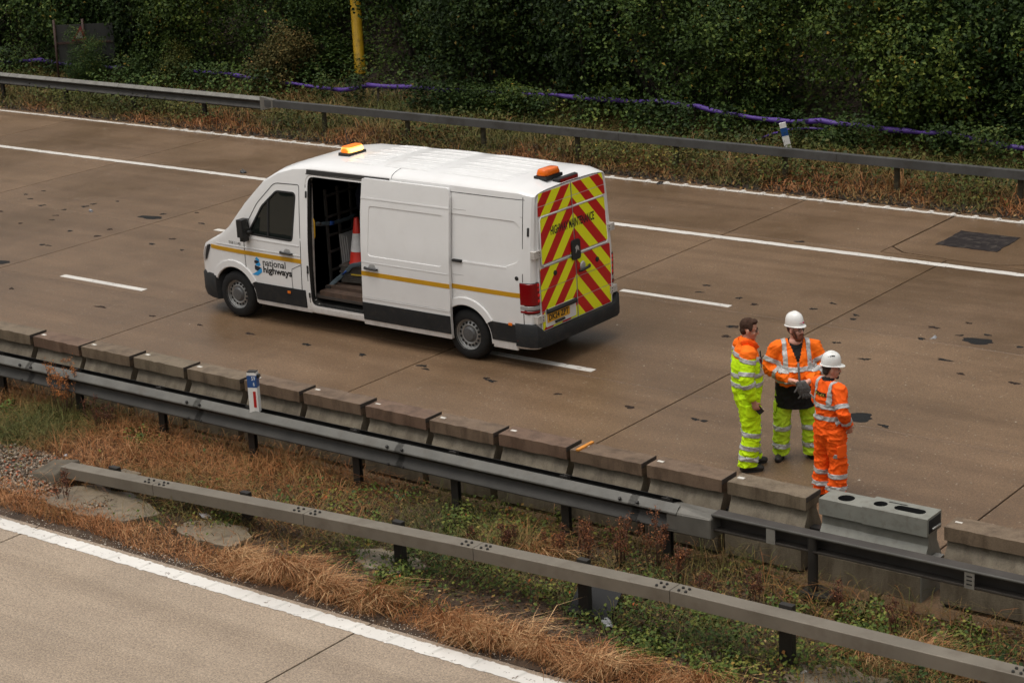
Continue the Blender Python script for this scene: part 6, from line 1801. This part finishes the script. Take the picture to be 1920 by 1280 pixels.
def vnoise(X, Y, s, seed=0):
    """cheap smooth value noise"""
    r = np.random.default_rng(seed); G = r.random((64, 64))
    x, y = X*s, Y*s; i, j = np.floor(x).astype(int), np.floor(y).astype(int); f, g = x-i, y-j
    f = f*f*(3-2*f); g = g*g*(3-2*g)
    a = G[i % 64, j % 64]; b = G[(i+1) % 64, j % 64]; c = G[i % 64, (j+1) % 64]; d = G[(i+1) % 64, (j+1) % 64]
    return (a*(1-f)+b*f)*(1-g) + (c*(1-f)+d*f)*g

LEAF = [(0.0, (0.008, 0.018, 0.004)), (0.30, (0.022, 0.046, 0.009)), (0.55, (0.044, 0.078, 0.015)), (0.78, (0.085, 0.118, 0.024)), (0.92, (0.135, 0.145, 0.032)), (1.0, (0.19, 0.13, 0.024))]
MAT_LEAF = tint_mat("hedge_leaf", LEAF, 0.6, 0.16, 0.36)
MAT_LEAF_Y = tint_mat("yellowing_leaf", [(0, (0.030, 0.042, 0.010)), (0.4, (0.056, 0.070, 0.013)), (0.75, (0.12, 0.11, 0.022)), (1, (0.27, 0.18, 0.030))], 0.6, 0.18, 0.18)
MAT_BARK = M("dark_bark", (0.030, 0.024, 0.018), 0.9, var=0.4, scale=8, bmp=0.5)

def shrub_mesh(seed, w, d, h, n, leaf, lobes=9):
    """a crown made of leaves over uneven lobes, plus its limbs; local origin on the ground"""
    r = np.random.default_rng(seed)
    C = []; S = []
    for k in range(lobes):
        t = k/(lobes-1)
        C.append((r.uniform(-.36, .36)*w, r.uniform(-.34, .30)*d - .05*d, h*(0.18+0.66*t) + r.uniform(-.06, .06)*h)); S.append(r.uniform(.20, .34)*min(w, h)*(1.12-.4*t))
    C = np.array(C); S = np.array(S)
    wts = S**2/np.sum(S**2)
    which = r.choice(lobes, n, p=wts)
    dirs = unit(r.normal(size=(n, 3)) + np.array([0, -.35, .25]))
    # clumps: sprays of leaves round twig tips
    k = n//14; tips = unit(r.normal(size=(k, 3)) + np.array([0, -.35, .25])); tw = r.choice(lobes, k, p=wts)
    rad = S[tw]*(0.72 + 0.38*r.random(k)**.6) * (1 + .22*np.sin(5*tips[:, 0]+seed)*np.cos(4*tips[:, 2]+seed))
    tip_pos = C[tw] + tips*rad[:, None]*np.array([1.1, 1.0, 1.05])
    idx = r.integers(0, k, n)
    P = tip_pos[idx] + r.normal(0, 1, (n, 3))*np.array([.085, .085, .075])*(leaf/.08)*1.25 - tips[idx]*(r.random(n)**2*.25)[:, None]
    P[:, 2] = np.maximum(P[:, 2], .03 + .05*r.random(n))
    nn = unit(tips[idx]*.6 + r.normal(size=(n, 3))*.75 + np.array([0, -.15, .55]))
    sz = leaf*(.6+.75*r.random(n))
    V, F = leaves_np(P, nn, sz, .64)
    clump = r.random(k)
    lobe_t = r.uniform(-.14, .14, lobes)
    tint = np.clip(.20 + .40*clump[idx]**1.4 + lobe_t[tw[idx]] + r.normal(0, .12, n), 0, .93)
    tint[r.random(n) < .012] = 1.0
    me = bpy.data.meshes.new("crown")
    o = raw("crown", V, F, MAT_LEAF, None, np.repeat(tint, 4))
    cm = o.data; bpy.data.objects.remove(o)
    bm = bmesh.new()
    root = Vector((0, 0, -.3))
    for j in range(5):
        a = Vector(C[min(lobes-1, 2*j)]); b = root.lerp(a, .5) + Vector((r.uniform(-.2, .2), r.uniform(-.1, .1), 0))
        tube(bm, [root + Vector((r.uniform(-.25, .25), r.uniform(-.1, .1), 0)), b, a, a + Vector((r.uniform(-.3, .3), r.uniform(-.3, .1), .3*S[0]))], [.055, .04, .024, .008], 6)
    tm = bpy.data.meshes.new("limbs"); bm.to_mesh(tm); bm.free(); tm.materials.append(MAT_BARK)
    return cm, tm

VAR = [shrub_mesh(21, 3.6, 2.4, 3.6, 14000, .095), shrub_mesh(22, 3.2, 2.4, 4.2, 15000, .082), shrub_mesh(23, 4.0, 2.6, 3.2, 15000, .10, 11),
       shrub_mesh(24, 3.4, 2.4, 3.9, 16000, .074), shrub_mesh(25, 2.6, 2.0, 2.3, 9000, .09, 8)]
def shrub(name, v, x, y, s, rz, label, group=None, cat="shrub", mat=None):
    t = empty(name, (x, y, float(bank_z(y))-.1), rz, label, cat, group); t.scale = (s, s, s*random.uniform(.95, 1.1))
    c = same("crown", VAR[v][0], t); same("limbs", VAR[v][1], t)
    if mat:
        c.material_slots[0].link = 'OBJECT'; c.material_slots[0].material = mat
    return t
FRONT = [(-54.5, 0, "shrub of the dark hedge beyond the left edge of the photo"), (-51.6, 2, "shrub of the dark hedge at the far left edge of the photo"), (-48.6, 3, "dense green shrub at the top left corner of the photo"),
         (-45.8, 1, "green shrub left of the grey sign back, above the far barrier"), (-43.0, 0, "dark green shrub just left of the grey road sign"), (-40.2, 2, "leafy shrub directly behind the grey road sign"),
         (-37.4, 1, "tall green shrub right of the grey road sign"), (-34.9, 3, "shrub immediately left of the yellow column"), (-31.0, 0, "shrub immediately right of the yellow column"),
         (-28.3, 1, "dark shrub behind the purple pipe, above the van roof's front half"), (-25.8, 2, "dark shrub above the middle of the van roof"), (-23.2, 3, "bright green upright bush above the rear of the van"),
         (-20.8, 1, "dark shrub left of the leaning white marker post"), (-18.2, 0, "broad green bush right behind the leaning white marker post"), (-15.8, 2, "leafy bush in the hedge left of the right edge of the photo"),
         (-13.2, 3, "ivy clad bush at the right edge of the photo"), (-10.4, 1, "shrub of the dark hedge beyond the right edge of the photo"), (-7.4, 0, "last shrub of the dark hedge to the right")]
for i, (x, v, lab) in enumerate(FRONT):
    y = 36.1 + random.uniform(-.3, .3)
    if x in (-34.9, -31.0): y = 37.0
    shrub("hedge_shrub", v, x, y, random.uniform(.92, 1.12), random.uniform(-.5, .5), lab, "shrubs of the roadside hedge")
for k in range(20):
    x = -56 + 2.6*k
    shrub("hedge_shrub", (k*3+1) % 4, x + random.uniform(-.4, .4), 38.9 + random.uniform(-.5, .5), random.uniform(1.05, 1.35), random.uniform(-2, 2), "taller dark shrub in the hedge's second row, half hidden by the front shrubs", "second row of the roadside hedge")
for k in range(9):
    x = -62 + 6.5*k
    shrub("hedge_tree", (k*2+1) % 4, x, 43.2 + random.uniform(-.5, .9), random.uniform(1.6, 2.0), random.uniform(-2, 2), "tall dark tree at the back of the hedge", "back row of the roadside hedge", "tree")
LOW = [(-46.8, .65, "low bush behind the far corrugated barrier at the left edge"), (-43.9, .6, "low leafy bush under the grey sign's left side"), (-38.6, .7, "low dark bush right of the grey sign's posts"), (-36.3, .75, "yellowing low bush behind the far barrier"), (-33.6, .8, "yellow green bramble bush at the foot of the yellow column"),
       (-29.3, .7, "low green bush above the van's amber beacon"), (-26.6, .7, "low bush behind the box beam above the van roof"), (-24.0, .8, "low bright bush behind the box beam, left of the workers"), (-21.3, .55, "low bush left of the hanging purple hose"), (-17.2, .75, "round leafy bush right of the leaning marker post"), (-15.0, .8, "low ivy bush behind the box beam near the right edge"), (-12.4, .8, "low ivy bush at the right edge behind the box beam")]
LOWY = {-38.6: 34.95, -36.6: 34.9, -29.3: 34.95, -27.5: 34.95, -26.4: 34.9, -23.1: 34.9, -18.55: 34.85, -16.4: 34.9, -39.9: 34.95}
LOW += [(-39.9, .5, "low dark bush hiding the purple pipe right of the road sign"), (-27.5, .5, "low bush hiding the purple pipe above the rear half of the van"), (-18.55, .36, "small leafy bush over the purple pipe right of the leaning marker post"), (-16.4, .36, "small ivy bush over the purple pipe near the right edge")]
LOW = [({-36.3: -36.6, -26.6: -26.4, -24.0: -23.1}.get(x, x), s*(.75 if x in (-38.6, -36.3, -29.3, -26.6, -24.0) else 1), l) for x, s, l in LOW]
LOW = [q for i, q in enumerate(LOW) if i % 2 == 0 or i > 11]
for i, (x, s, lab) in enumerate(LOW):
    shrub("low_bush", 4, x, LOWY.get(x, 35.75) + random.uniform(-.1, .1), s, random.uniform(-3, 3), lab, "low bushes in front of the hedge", "bush", None).scale = (s*1.5, s*1.1, s*.72)

# grasses of the far verge
def field(name, n, xf, zf, hf, wf, reach, tintf, m, label, cat="grass", keep=None):
    X, Y = xf(n)
    if keep is not None:
        k = keep(X, Y) > RNG.random(len(X)); X, Y = X[k], Y[k]
    n = len(X); z = zf(X, Y)
    a = RNG.uniform(0, 6.28, n); h = hf(X, Y); rr = reach(X, Y)*h*RNG.uniform(.2, 1, n)
    lean = np.stack([np.cos(a)*rr, np.sin(a)*rr, np.zeros(n)], -1)
    V, F = blades_np(np.stack([X, Y, z-.01], -1), h, lean, wf(X, Y))
    o = raw(name, V, F, m, None, np.repeat(np.clip(tintf(X, Y), 0, 1), 5))
    return tag(o, label, cat, kind='stuff')
GRASS = [(0.0, (0.036, 0.048, 0.010)), (0.22, (0.085, 0.090, 0.020)), (0.42, (0.160, 0.108, 0.036)), (0.62, (0.29, 0.108, 0.035)), (0.80, (0.38, 0.185, 0.080)), (1.0, (0.55, 0.35, 0.175))]
MAT_GRASS = tint_mat("mixed_grass", GRASS, 0.65, 0.25)
def uni(x0, x1, y0, y1): return lambda n: (RNG.uniform(x0, x1, n), RNG.uniform(y0, y1, n))
field("verge_grass", 52000, uni(-50, -7, 31.75, 35.6), lambda X, Y: bank_z(Y), lambda X, Y: (.09+.42*RNG.random(len(X))*np.clip(.30+(Y-31.75)*.9, 0, 1)), lambda X, Y: RNG.uniform(.010, .022, len(X)),
      lambda X, Y: np.full(len(X), 2.0), lambda X, Y: .17 + .58*vnoise(X, Y, 1.1, 3)*np.clip(1.30-(Y-31.75)*.75, .45, 1) + RNG.normal(0, .09, len(X)), MAT_GRASS, "rusty brown and dull green grass of the far verge below the hedge")
PIPE_SEEN = [(-43.5, -42.4), (-42.0, -41.2), (-40.2, -39.9), (-35.8, -34.9), (-34.0, -32.7), (-32.3, -31.7), (-31.3, -29.9), (-25.8, -25.2), (-24.6, -23.7), (-22.2, -21.6), (-21.2, -19.9), (-19.6, -18.9), (-17.9, -16.9), (-15.3, -13.2)]
def pipe_hidden(X, Y):
    k = np.ones(len(X))
    for a, b in PIPE_SEEN: k = np.where((X > a*.984) & (X < b*.984), .04, k)
    return k
def leafbed(name, n, xf, zf, lo, hi, size, tintf, m, label, keep=None, up=.9):
    X, Y = xf(n)
    if keep is not None:
        k = keep(X, Y) > RNG.random(len(X)); X, Y = X[k], Y[k]
    n = len(X); P = np.stack([X, Y, zf(X, Y) + lo + (hi-lo)*RNG.random(n)], -1)
    nn = np.stack([RNG.normal(0, .5, n), RNG.normal(0, .5, n)-.2, np.full(n, up)], -1)
    V, F = leaves_np(P, nn, RNG.uniform(*size, n), .72)
    return tag(raw(name, V, F, m, None, np.repeat(np.clip(tintf(X, Y), 0, 1), 4)), label, "ground cover", kind='stuff')
leafbed("verge_weeds", 34000, uni(-50, -7, 31.8, 36.8), lambda X, Y: bank_z(Y), .02, .36, (.05, .11), lambda X, Y: .1+.5*vnoise(X, Y, .8, 9)+RNG.normal(0, .14, len(X)), MAT_LEAF_Y, "low leafy weeds of the far verge under the box beam", keep=lambda X, Y: np.clip((vnoise(X, Y, .55, 5)-.38)*3.5, 0, 1)*np.clip((Y-31.9)*.8, .15, 1))
leafbed("hedge_ivy", 85000, uni(-54, -6, 33.3, 40.5), lambda X, Y: bank_z(Y), .03, .62, (.06, .11), lambda X, Y: .15+.50*vnoise(X, Y, .9, 19)+RNG.normal(0, .13, len(X)), MAT_LEAF, "dark ivy and brambles covering the foot of the hedge", keep=lambda X, Y: np.clip((Y-33.2)*.5+(vnoise(X, Y, .45, 77)-.45)*3, 0, 1))
leafbed("pipe_brambles", 34000, uni(-54, -6, 34.25, 34.74), lambda X, Y: bank_z(Y), .05, .78, (.05, .10), lambda X, Y: .18+.50*vnoise(X, Y, 1.1, 23)+RNG.normal(0, .14, len(X)), MAT_LEAF, "brambles growing up over the purple pipe", keep=pipe_hidden)
LITTER = [(0, (0.035, 0.020, 0.011)), (.4, (0.080, 0.040, 0.018)), (.7, (0.16, 0.075, 0.028)), (.88, (0.26, 0.14, 0.045)), (1, (0.38, 0.26, 0.12))]
MAT_LITTER = tint_mat("fallen_leaf", LITTER, 0.7, 0.25)
leafbed("rail_weeds", 15000, uni(-50, -7, 31.95, 32.9), lambda X, Y: bank_z(Y), .05, .50, (.04, .09), lambda X, Y: .15+.5*vnoise(X, Y, .9, 15)+RNG.normal(0, .15, len(X)), MAT_LEAF_Y, "olive weeds growing up round the posts of the far barrier", keep=lambda X, Y: np.clip((vnoise(X, Y, .8, 16)-.36)*3, 0, 1))
leafbed("verge_leaf_litter", 16000, uni(-50, -7, 31.6, 33.4), lambda X, Y: bank_z(Y), .004, .03, (.03, .08), lambda X, Y: RNG.random(len(X))**1.3, MAT_LITTER, "fallen leaves along the edge of the far carriageway")

# ------------------------------------------------------------------ central reserve
XR = (-25.5, -4.5)
rz_ = reserve_z
# short rusty grass along the near edge line
def edge_keep(X, Y): return np.clip(1.2-np.abs(Y-(13.80+.14*vnoise(X, Y, .9, 31)))*2.6, 0, 1)*(Y > 13.57+.10*vnoise(X, Y, 1.7, 33))*np.where(X < -15.0, 1, .75)
field("edge_grass", 60000, uni(*XR, 13.56, 14.5), rz_, lambda X, Y: .04+.13*RNG.random(len(X))*(.4+vnoise(X, Y, 1.6, 32)), lambda X, Y: RNG.uniform(.005, .010, len(X)), lambda X, Y: np.full(len(X), 1.8),
      lambda X, Y: .55+.25*vnoise(X, Y, 1.2, 34)+RNG.normal(0, .09, len(X)), MAT_GRASS, "short rust brown grass beside the near white edge line", keep=edge_keep)
# long blond grass lying over
TUS = []
for x0, x1, yc, st in ((-14.7, -13.2, 13.92, .07), (-13.1, -12.5, 13.95, .12), (-11.75, -10.75, 13.88, .07), (-10.55, -9.85, 13.80, .07), (-9.6, -8.4, 13.95, .2)):
    for x in np.arange(x0, x1, st): TUS.append((x+random.uniform(-.12, .12), yc+random.uniform(-.15, .15)))
for x, y in ((-8.0, 15.5), (-7.75, 15.35), (-7.5, 15.6), (-7.2, 15.45), (-16.3, 15.15), (-16.0, 15.3), (-15.6, 15.2), (-12.0, 15.72), (-11.8, 15.65)): TUS.append((x, y))
def tussocks(n):
    global TK
    t = np.array(TUS); w = RNG.random(len(t))**1.5+.08; k = RNG.choice(len(t), n, p=w/w.sum()); TK = k; return t[k, 0]+RNG.normal(0, .11, n), t[k, 1]+RNG.normal(0, .085, n)
X, Y = tussocks(17000); n = len(X)
ta, th, tt = RNG.normal(-.4, .8, len(TUS)), RNG.uniform(.55, 1.35, len(TUS)), RNG.uniform(-.28, .12, len(TUS))
a = ta[TK] + RNG.normal(0, .75, n); h = RNG.uniform(.06, .36, n)*th[TK]; rr = h*RNG.uniform(.6, 1.7, n)
V, F = blades_np(np.stack([X, Y, rz_(X, Y)-.01], -1), h, np.stack([np.cos(a)*rr, np.sin(a)*rr, 0*a], -1), RNG.uniform(.005, .0095, n))
tag(raw("long_grass", V, F, MAT_GRASS, None, np.repeat(np.clip(.84+tt[TK]+RNG.normal(0, .12, n), 0, 1), 5)), "long blond dry grass lying over beside the near edge line", "grass", kind='stuff')
# rough grass through the reserve
def mid_keep(X, Y):
    left = np.clip((-14.0-X)/3, 0, 1)
    k = np.clip(.30+.85*vnoise(X, Y, .9, 51)-.1, 0, 1)*(.45+.55*left)*np.clip((Y-14.2)*1.4, .1, 1)
    k *= 1 - .9*(((X+17.3)/.72)**2+((Y-14.35)/.38)**2 < 1) - .0
    k *= 1 - .85*(X < -18.3)*(Y < 15.1)
    k *= 1 - .8*(((X+11.4)/.9)**2+((Y-14.4)/.42)**2 < 1)
    return np.clip(k, 0, 1)
field("reserve_grass", 140000, uni(*XR, 14.0, 16.62), rz_, lambda X, Y: .05+.36*RNG.random(len(X))**1.3*(.3+1.1*vnoise(X, Y, 1.3, 52)), lambda X, Y: RNG.uniform(.004, .009, len(X)), lambda X, Y: np.full(len(X), 2.3),
      lambda X, Y: .10+.85*vnoise(X, Y, .75, 53)*np.clip(.55+(-13.5-X)*.06, .45, .9)+RNG.normal(0, .11, len(X)), MAT_GRASS, "rough brown and green grass between the two nearest barriers", keep=mid_keep)
# leafy ground cover
WEED = [(0, (0.016, 0.032, 0.007)), (.3, (0.040, 0.070, 0.013)), (.55, (0.090, 0.120, 0.020)), (.74, (0.165, 0.165, 0.030)), (.86, (0.24, 0.19, 0.04)), (.93, (0.26, 0.11, 0.03)), (1, (0.34, 0.08, 0.025))]
MAT_WEED = tint_mat("ground_leaf", WEED, 0.6, 0.2)
def weed_keep(X, Y):
    r = np.clip((X+17.5)/6, .04, 1)
    k = np.clip((vnoise(X, Y, .95, 61)*.6+vnoise(X, Y, 2.6, 66)*.4-.46)*4.5, 0, 1)*r
    k *= np.clip((Y-13.95)*2.2, 0, 1)*np.where(Y < 14.6, .55, 1)*(1-.8*(((X+7.8)/.5)**2+((Y-14.55)/.3)**2 < 1))
    k *= 1 - .85*(((X+11.4)/.8)**2+((Y-14.35)/.38)**2 < 1)
    return k
leafbed("ground_cover", 60000, uni(*XR, 14.0, 16.6), rz_, .015, .15, (.022, .058), lambda X, Y: .10+.60*vnoise(X, Y, 1.4, 62)+RNG.normal(0, .19, len(X)), MAT_WEED, "green bramble and ivy leaves covering the central reserve", keep=weed_keep, up=.8)
leafbed("leaf_litter", 34000, uni(*XR, 13.75, 16.6), rz_, .004, .035, (.018, .05), lambda X, Y: RNG.random(len(X))**1.5, MAT_LITTER, "brown leaf litter and twigs on the soil of the central reserve", up=1.6)
# twigs
n = 3500; X = RNG.uniform(*XR, n); Y = RNG.uniform(13.8, 16.5, n); a = RNG.uniform(0, 3.14, n); l = RNG.uniform(.05, .2, n)
d = np.stack([np.cos(a)*l, np.sin(a)*l, RNG.normal(0, .02, n)], -1); P = np.stack([X, Y, rz_(X, Y)+.015+.03*RNG.random(n)], -1); s = np.stack([-np.sin(a), np.cos(a), 0*a], -1)*.003
V = np.stack([P-s, P+s, P+d, P+np.array([0, 0, .006])], 1).reshape(-1, 3); k = 4*np.arange(n)[:, None]; F = np.stack([k+[0, 1, 2], k+[1, 3, 2], k+[3, 0, 2]], 1).reshape(-1, 3)
tag(raw("twigs", V, F, MAT_LITTER, None, np.repeat(RNG.random(n)*.6, 4)), "thin dead twigs scattered on the central reserve", "twigs", kind='stuff')
# gravel at the left, by the ramped terminal
MAT_STONE = tint_mat("gravel_stone", [(0, (0.045, 0.034, 0.024)), (.4, (0.13, 0.098, 0.070)), (.75, (0.25, 0.20, 0.145)), (.88, (0.38, 0.33, 0.26)), (.92, (0.30, 0.085, 0.035)), (1, (0.34, 0.09, 0.035))], 0.7, 0.4)
n = 5200; t_ = RNG.random(n); X = -20.6+3.1*t_+RNG.normal(0, .22, n); Y = RNG.uniform(14.05, 15.15, n)
k = (np.abs(Y-14.6) < .62) & ~((X > -18.2) & (Y > 14.55)); X, Y = X[k], Y[k]; n = len(X)
oct_ = np.array([(1, 0, 0), (-1, 0, 0), (0, 1, 0), (0, -1, 0), (0, 0, 1), (0, 0, -1)], float); of = np.array([(0, 2, 4), (2, 1, 4), (1, 3, 4), (3, 0, 4), (2, 0, 5), (1, 2, 5), (3, 1, 5), (0, 3, 5)])
s = RNG.uniform(.012, .034, (n, 1, 3))*np.array([1, 1, .7]); a = RNG.uniform(0, 6.28, n)[:, None]
o_ = oct_[None]*s*RNG.uniform(.8, 1.2, (n, 6, 1)); V = np.stack([o_[..., 0]*np.cos(a)-o_[..., 1]*np.sin(a)+X[:, None], o_[..., 0]*np.sin(a)+o_[..., 1]*np.cos(a)+Y[:, None], o_[..., 2]+(rz_(X, Y)+.012+.015*RNG.random(n))[:, None]], -1).reshape(-1, 3)
F = (of[None]+6*np.arange(n)[:, None, None]).reshape(-1, 3)
tag(raw("gravel", V, F, MAT_STONE, None, np.repeat(RNG.random(n), 6)), "loose grey and brick coloured gravel by the sloping end of the box beam", "gravel", kind='stuff')
o = chips("edge_grit", 1800, -24, -6, 13.49, 13.66, .004, .013, MAT_CHIP, lambda X, Y: 0*X); tag(o, "grit along the edge of the near carriageway", "grit")

# single plants one can point to
MAT_STALK = tint_mat("dry_stalk", [(0, (0.060, 0.022, 0.014)), (.45, (0.19, 0.075, 0.038)), (1, (0.46, 0.18, 0.055))], 0.75, 0.2)
def stalk_plant(x, y, h, label, n_stems=7, seeds=900, spread=.16, tint0=.35, name="dry_weed", group=None, lean=.12, droop=.5):
    t = empty(name, (x, y, float(reserve_z(np.array(x), np.array(y)))-.02), 0, label, "plant", group)
    bm = bmesh.new(); tips = []
    for k in range(n_stems):
        a = random.uniform(0, 6.28); r = spread*random.random(); hh = h*random.uniform(.6, 1)
        b = Vector((r*.4*math.cos(a), r*.4*math.sin(a), 0)); c = Vector((r*math.cos(a)+random.uniform(-lean, lean)*hh, r*math.sin(a)+random.uniform(-lean, lean)*hh, hh))
        m_ = b.lerp(c, .5)+Vector((random.uniform(-.02, .02), random.uniform(-.02, .02), 0))
        tube(bm, [b, m_, c], [.006, .0045, .002], 5); tips.append((b, m_, c))
        for j in range(4):
            u = random.uniform(.45, .9); q = b.lerp(c, u); e = q+Vector((random.uniform(-.1, .1), random.uniform(-.1, .1), random.uniform(.05, .14)))*h
            tube(bm, [q, e], [.003, .0015], 4); tips.append((q, q.lerp(e, .5), e))
    obj("stems", bm, M("dry_stem", (.085, .040, .024), .8) if "dry_stem" not in bpy.data.materials else bpy.data.materials["dry_stem"], t)
    P = []
    for k in range(seeds):
        b, m_, c = random.choice(tips); u = random.uniform(.45, 1.02)
        P.append(b.lerp(c, u)+Vector((random.gauss(0, .016), random.gauss(0, .016), random.gauss(0, .014))))
    P = np.array(P); V, F = leaves_np(P, RNG.normal(size=P.shape), RNG.uniform(.012, .03, len(P)), .5)
    tag(raw("seed_heads", V, F, MAT_STALK, t, np.repeat(np.clip(tint0+RNG.normal(0, .22, len(P)), 0, 1), 4)), kind="stuff")
    return t
G = "tall rusty seeded weeds by the box beam"
stalk_plant(-11.45, 15.85, .60, "rusty seeded weed standing left of the end shoe of the corrugated barrier", group=G)
stalk_plant(-11.10, 15.95, .72, "tallest rusty weed in front of the barrier's end shoe", group=G)
stalk_plant(-10.72, 16.0, .70, "rusty weed just right of the barrier's end shoe", group=G)
stalk_plant(-10.35, 15.9, .55, "short rusty weed at the start of the channel rail", group=G)
stalk_plant(-11.8, 15.8, .45, "leftmost small rusty weed behind the box beam", group=G)
stalk_plant(-12.28, 15.55, .42, "dark red brown dock with upright seed spikes", 6, 900, .13, .05, "dock_plant", lean=.05)
stalk_plant(-12.75, 15.55, .30, "small dark red dock left of the larger dock", 3, 300, .08, .05, "dock_plant")
stalk_plant(-20.0, 16.12, .95, "tall orange brown umbel weed before the corrugated barrier at left", 9, 1500, .34, .92, "umbel_weed", lean=.2)
stalk_plant(-19.3, 16.1, .6, "dark bushy weed right of the orange umbel weed", 9, 700, .3, .1, "umbel_weed")
for i, (x, y, h, lab) in enumerate(((-9.85, 15.5, .5, "thin dark dock stalks left of the channel rail's round post"), (-9.35, 15.75, .55, "thin dock stalks close beside the channel rail's round post"), (-8.55, 15.95, .6, "reddish stalk clump under the channel rail, right of its post"), (-7.9, 15.9, .5, "rusty stalk clump near the right edge under the channel rail"), (-17.75, 14.2, .42, "sparse rusty twig plant by the left concrete footing"))):
    stalk_plant(x, y, h, lab, 4, 420, .18, .15, "dry_weed")
def leaf_clump(x, y, r, h, n, label, mat=MAT_WEED, base=.3, size=(.025, .058)):
    t = empty("leafy_weed", (x, y, float(reserve_z(np.array(x), np.array(y)))-.01), 0, label, "plant")
    d = unit(RNG.normal(size=(n, 3))); d[:, 2] = np.abs(d[:, 2]); rad = RNG.random(n)**.45
    P = d*rad[:, None]*np.array([r, r, h])*(1+.3*np.sin(7*d[:, :1]+5*d[:, 1:2]))
    V, F = leaves_np(P, d+RNG.normal(0, .5, (n, 3))+np.array([0, 0, .4]), RNG.uniform(*size, n), .7)
    tag(raw("leaves", V, F, mat, t, np.repeat(np.clip(base+.25*rad+RNG.normal(0, .13, n), 0, .94), 4)), kind="stuff")
    bm = bmesh.new()
    for k in range(7):
        a = random.uniform(0, 6.28); tube(bm, [(0, 0, 0), (r*.6*math.cos(a), r*.6*math.sin(a), h*.7)], [.005, .002], 4)
    obj("stems", bm, MAT_BARK, t)
for q in ((-9.6, 15.35, .30, .26, 700, "green leafy weed left of the channel rail's round post"), (-9.0, 15.75, .28, .26, 650, "green leafy weed right of the channel rail's round post"), (-8.1, 15.7, .42, .34, 1100, "large green weed patch under the channel rail"), (-7.3, 16.0, .4, .3, 900, "green weed patch at the right edge under the channel rail"),
          (-9.8, 14.45, .38, .22, 900, "bright bramble patch right of the black sheet in front of the box beam"), (-8.9, 14.35, .4, .2, 900, "bramble patch below the box beam at lower right"), (-12.9, 14.45, .3, .16, 500, "green ivy patch right of the round concrete footing"), (-14.0, 15.3, .3, .22, 600, "green nettle clump behind the box beam's middle joint"), (-13.2, 15.95, .3, .3, 600, "green weed under the corrugated barrier, middle of the photo"),
          (-15.6, 14.75, .26, .16, 420, "small green weed patch behind the second footing"), (-18.4, 16.0, .25, .26, 450, "dark green weed beside the corrugated barrier's left posts"), (-20.9, 15.9, .3, .25, 500, "grass green weed at the left edge by a barrier post"), (-11.0, 15.2, .28, .2, 500, "green weed behind the box beam, beneath the rusty weeds"), (-12.3, 16.62, .12, .2, 160, "small sprig growing between two concrete blocks")):
    leaf_clump(*q)

# ------------------------------------------------------------------ litter and drains on the reserve
o = obj("black_sheet", bbox(-.22, .22, -.28, .28, 0, .02, .006), M("matt_black_sheet", (.008, .008, .008), .8), None, None, (-10.72, 14.98, .10)); o.rotation_euler = (.35, .12, .3); tag(o, "matt black sheet lying beside a box beam post", "sheet")
MAT_PAPER = M("crumpled_white_paper", (.55, .54, .55), .7, var=.15)
def scrap(x, y, s, label, m=MAT_PAPER):
    bm = bmesh.new(); ellipsoid(bm, (0, 0, s*.3), (s, s*.7, s*.45), 10, 7)
    for v in bm.verts: v.co += Vector((1, 1, 1))*s*.7*noise.noise(v.co*(22)+Vector((x, y, 0)))
    o = obj("litter_scrap", bm, m, None, None, (x, y, float(reserve_z(np.array(x), np.array(y)))+.02)); o.rotation_euler.z = x
    tag(o, label, "litter")
scrap(-15.85, 14.62, .06, "white paper scrap on the soil behind the second concrete footing")
scrap(-10.42, 14.72, .07, "clear plastic scrap right of the black sheet", M("cloudy_plastic", (.40, .40, .40), .3))
scrap(-8.25, 14.72, .035, "small white scrap at the foot of the box beam's right post")
scrap(-18.95, 15.25, .03, "tiny pale scrap behind the gravel at left")
dr = empty("drain_grate", (-7.42, 14.62, .03), .12, "dark slotted drain grate at the bottom right edge", "drain")
MAT_IRON = M("cast_iron", (.022, .021, .020), .55, .4, var=.3)
bm = bmesh.new(); box(bm, -.32, .32, -.22, .22, -.06, .0); obj("frame", bm, MAT_IRON, dr)
for k in range(8):
    obj("bar", bbox(-.28+.08*k-.022, -.28+.08*k+.022, -.19, .19, .0, .025, .005), MAT_IRON, dr)

scrap(-29.21, 24.78, .05, "crumpled pale can on the far lane near the left edge", M("dull_aluminium", (.24, .24, .25), .5, .4))
scrap(-11.8, 24.75, .05, "crumpled grey white scrap on the road behind the workers", bpy.data.materials["dull_aluminium"])
scrap(-28.97, 28.67, .09, "dark metal scrap lying by the solid white line ahead of the van", M("dark_scrap_metal", (.06, .06, .06), .5, .4))
scrap(-20.64, 31.4, .08, "dark scrap lying against the far edge line behind the van's rear", bpy.data.materials["dark_scrap_metal"])

shrub("hedge_shrub", 1, -39.45, 33.95, .38, .4, "small leafy bush covering the right half of the grey road sign", "shrubs of the roadside hedge")

MAT_DRYSHRUB = tint_mat("dry_olive_leaf", [(0, (0.022, 0.022, 0.008)), (.4, (0.070, 0.062, 0.018)), (.75, (0.14, 0.095, 0.03)), (1, (0.24, 0.13, 0.045))], 0.7, 0.15)
shrub("hedge_shrub", 4, -33.6, 35.5, .72, .4, "rusty olive half dead bush at the left foot of the yellow column", "shrubs of the roadside hedge", "shrub", MAT_DRYSHRUB)
shrub("hedge_shrub", 4, -37.2, 34.9, .5, 1.4, "yellow green bramble bush close behind the far corrugated barrier", "shrubs of the roadside hedge", "shrub", MAT_LEAF_Y)
